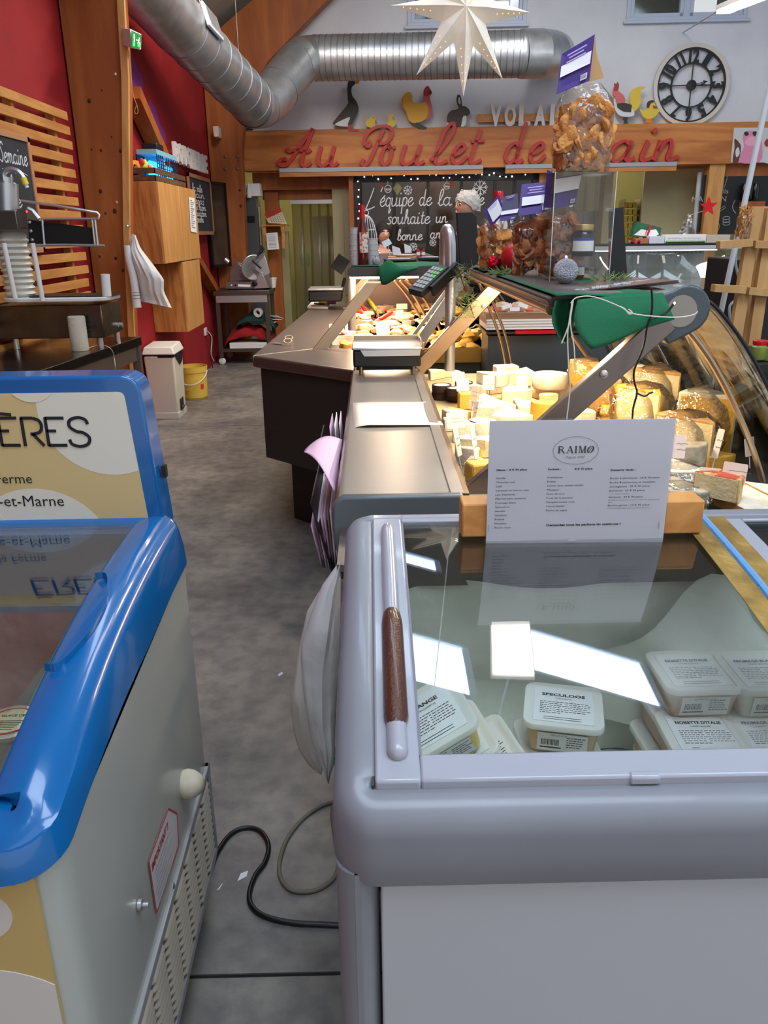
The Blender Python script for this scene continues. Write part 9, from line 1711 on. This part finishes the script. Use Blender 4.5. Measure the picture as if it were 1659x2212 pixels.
# ================================================================== floor clutter in the aisle
def floorpts(L_, z): return [Pz(x, y, z) for x, y in L_]
O('power_cable', MB().tube(floorpts([(455, 1878), (470, 1840), (498, 1802), (530, 1788), (562, 1795), (580, 1825), (572, 1862), (552, 1890), (540, 1922), (540, 1948), (556, 1970), (590, 1985), (640, 1994), (700, 1997), (800, 2003)], .0062), .006, 10, sp=5), m_black, None, 'thick black power cable snaking across the aisle floor', 'cable')
O('power_cable', MB().tube(floorpts([(800, 1722), (745, 1730), (700, 1738), (655, 1768), (620, 1812), (604, 1860), (606, 1895), (625, 1920), (655, 1927), (690, 1920), (722, 1895), (731, 1860), (724, 1810), (718, 1760), (722, 1735), (735, 1715)], .0052), .005, 10, sp=5), mat('dusty_cable', '#6e6858', .6), None, 'dusty grey cable looped on the floor beside the white freezer', 'cable')
for k, (pts, lab) in enumerate((([(513, 1905), (520, 1888), (536, 1882), (533, 1894), (520, 1901)], 'torn white paper scrap on the floor between the freezers'), ([(468, 1925), (478, 1912), (482, 1908), (474, 1922)], 'shredded pale paper bits beside the blue freezer'), ([(600, 1458), (609, 1452), (612, 1456), (604, 1462)], 'tiny pale scrap on the floor beside the hanging white bag'))):
    O('paper_scrap', MB().prism([(p.x, p.y) for p in floorpts(pts, 0)], XY((0, 0, 0)), .0005, .002), m_whiten, None, lab, 'scrap')
# white bags hanging beside the cheese counter end
def hang(nm, lab, L1, L2, y, w, m, seed): 
    def fn(u, v):
        a, b = lerpl(L1, v), lerpl(L2, v); th = 2*pi*u; s_ = (1-cos(th))/2; px, py = a[0]*(1-s_)+b[0]*s_, a[1]*(1-s_)+b[1]*s_; f = .012*noise.noise(V((s_*6, v*5, seed)))+.0015*sin(14*s_+3*v)
        return Py(px, py, y-(.008+w*sin(pi*min(1, .1+v*.9))+f)*sin(th))
    t = T(nm, lab, 'bag', Py((L1[-1][0]+L2[-1][0])/2, L1[-1][1], y)); O('bag_body', MB().grid(fn, 32, 22), m, t); return t
m_bag = mat('glossy_white_bag', '#d2d0cf', .22, bump=.8, bs=9, sss=.1)
b0 = hang('plastic_bag', 'long white plastic bag hanging beside the freezer with pointed lower end', [(733, 1212), (695, 1265), (670, 1330), (648, 1400), (655, 1500), (672, 1600), (695, 1655), (708, 1692)], [(737, 1215), (736, 1300), (733, 1400), (728, 1500), (723, 1600), (726, 1640), (716, 1668), (710, 1694)], 1.46, .035, m_bag, 1)
hang('plastic_bag', 'cream paper bag hanging behind the long white plastic bag', [(734, 1216), (665, 1312), (645, 1400), (634, 1470), (627, 1510), (632, 1570), (645, 1620), (668, 1655), (690, 1672)], [(737, 1218), (700, 1315), (702, 1400), (705, 1470), (705, 1520), (705, 1570), (702, 1620), (700, 1650), (694, 1674)], 1.56, .02, mat('cream_bag', '#c9c2b8', .6, bump=.5, bs=8), 3)
hang('plastic_bag', 'crumpled white bag squeezed against the freezer side', [(738, 1300), (735, 1340), (731, 1400), (738, 1450), (742, 1480)], [(756, 1300), (757, 1340), (757, 1400), (757, 1450), (757, 1482)], 1.52, .015, m_bag, 5)
O('hook_bracket', MB().box(-.075, -.05, 1.44, 1.66, Py(735, 1210, 1.5).z, Py(735, 1210, 1.5).z+.015), m_steel_d, None, 'dark steel hook bracket carrying the hanging white bags', 'hook')
O('green_tag', MB().obox(Py(727, 1643, 1.42), (.012, .003, .02)), mat('green_tag', '#1d6b48', .5), None, 'small green tag at the foot of the long white bag', 'tag')
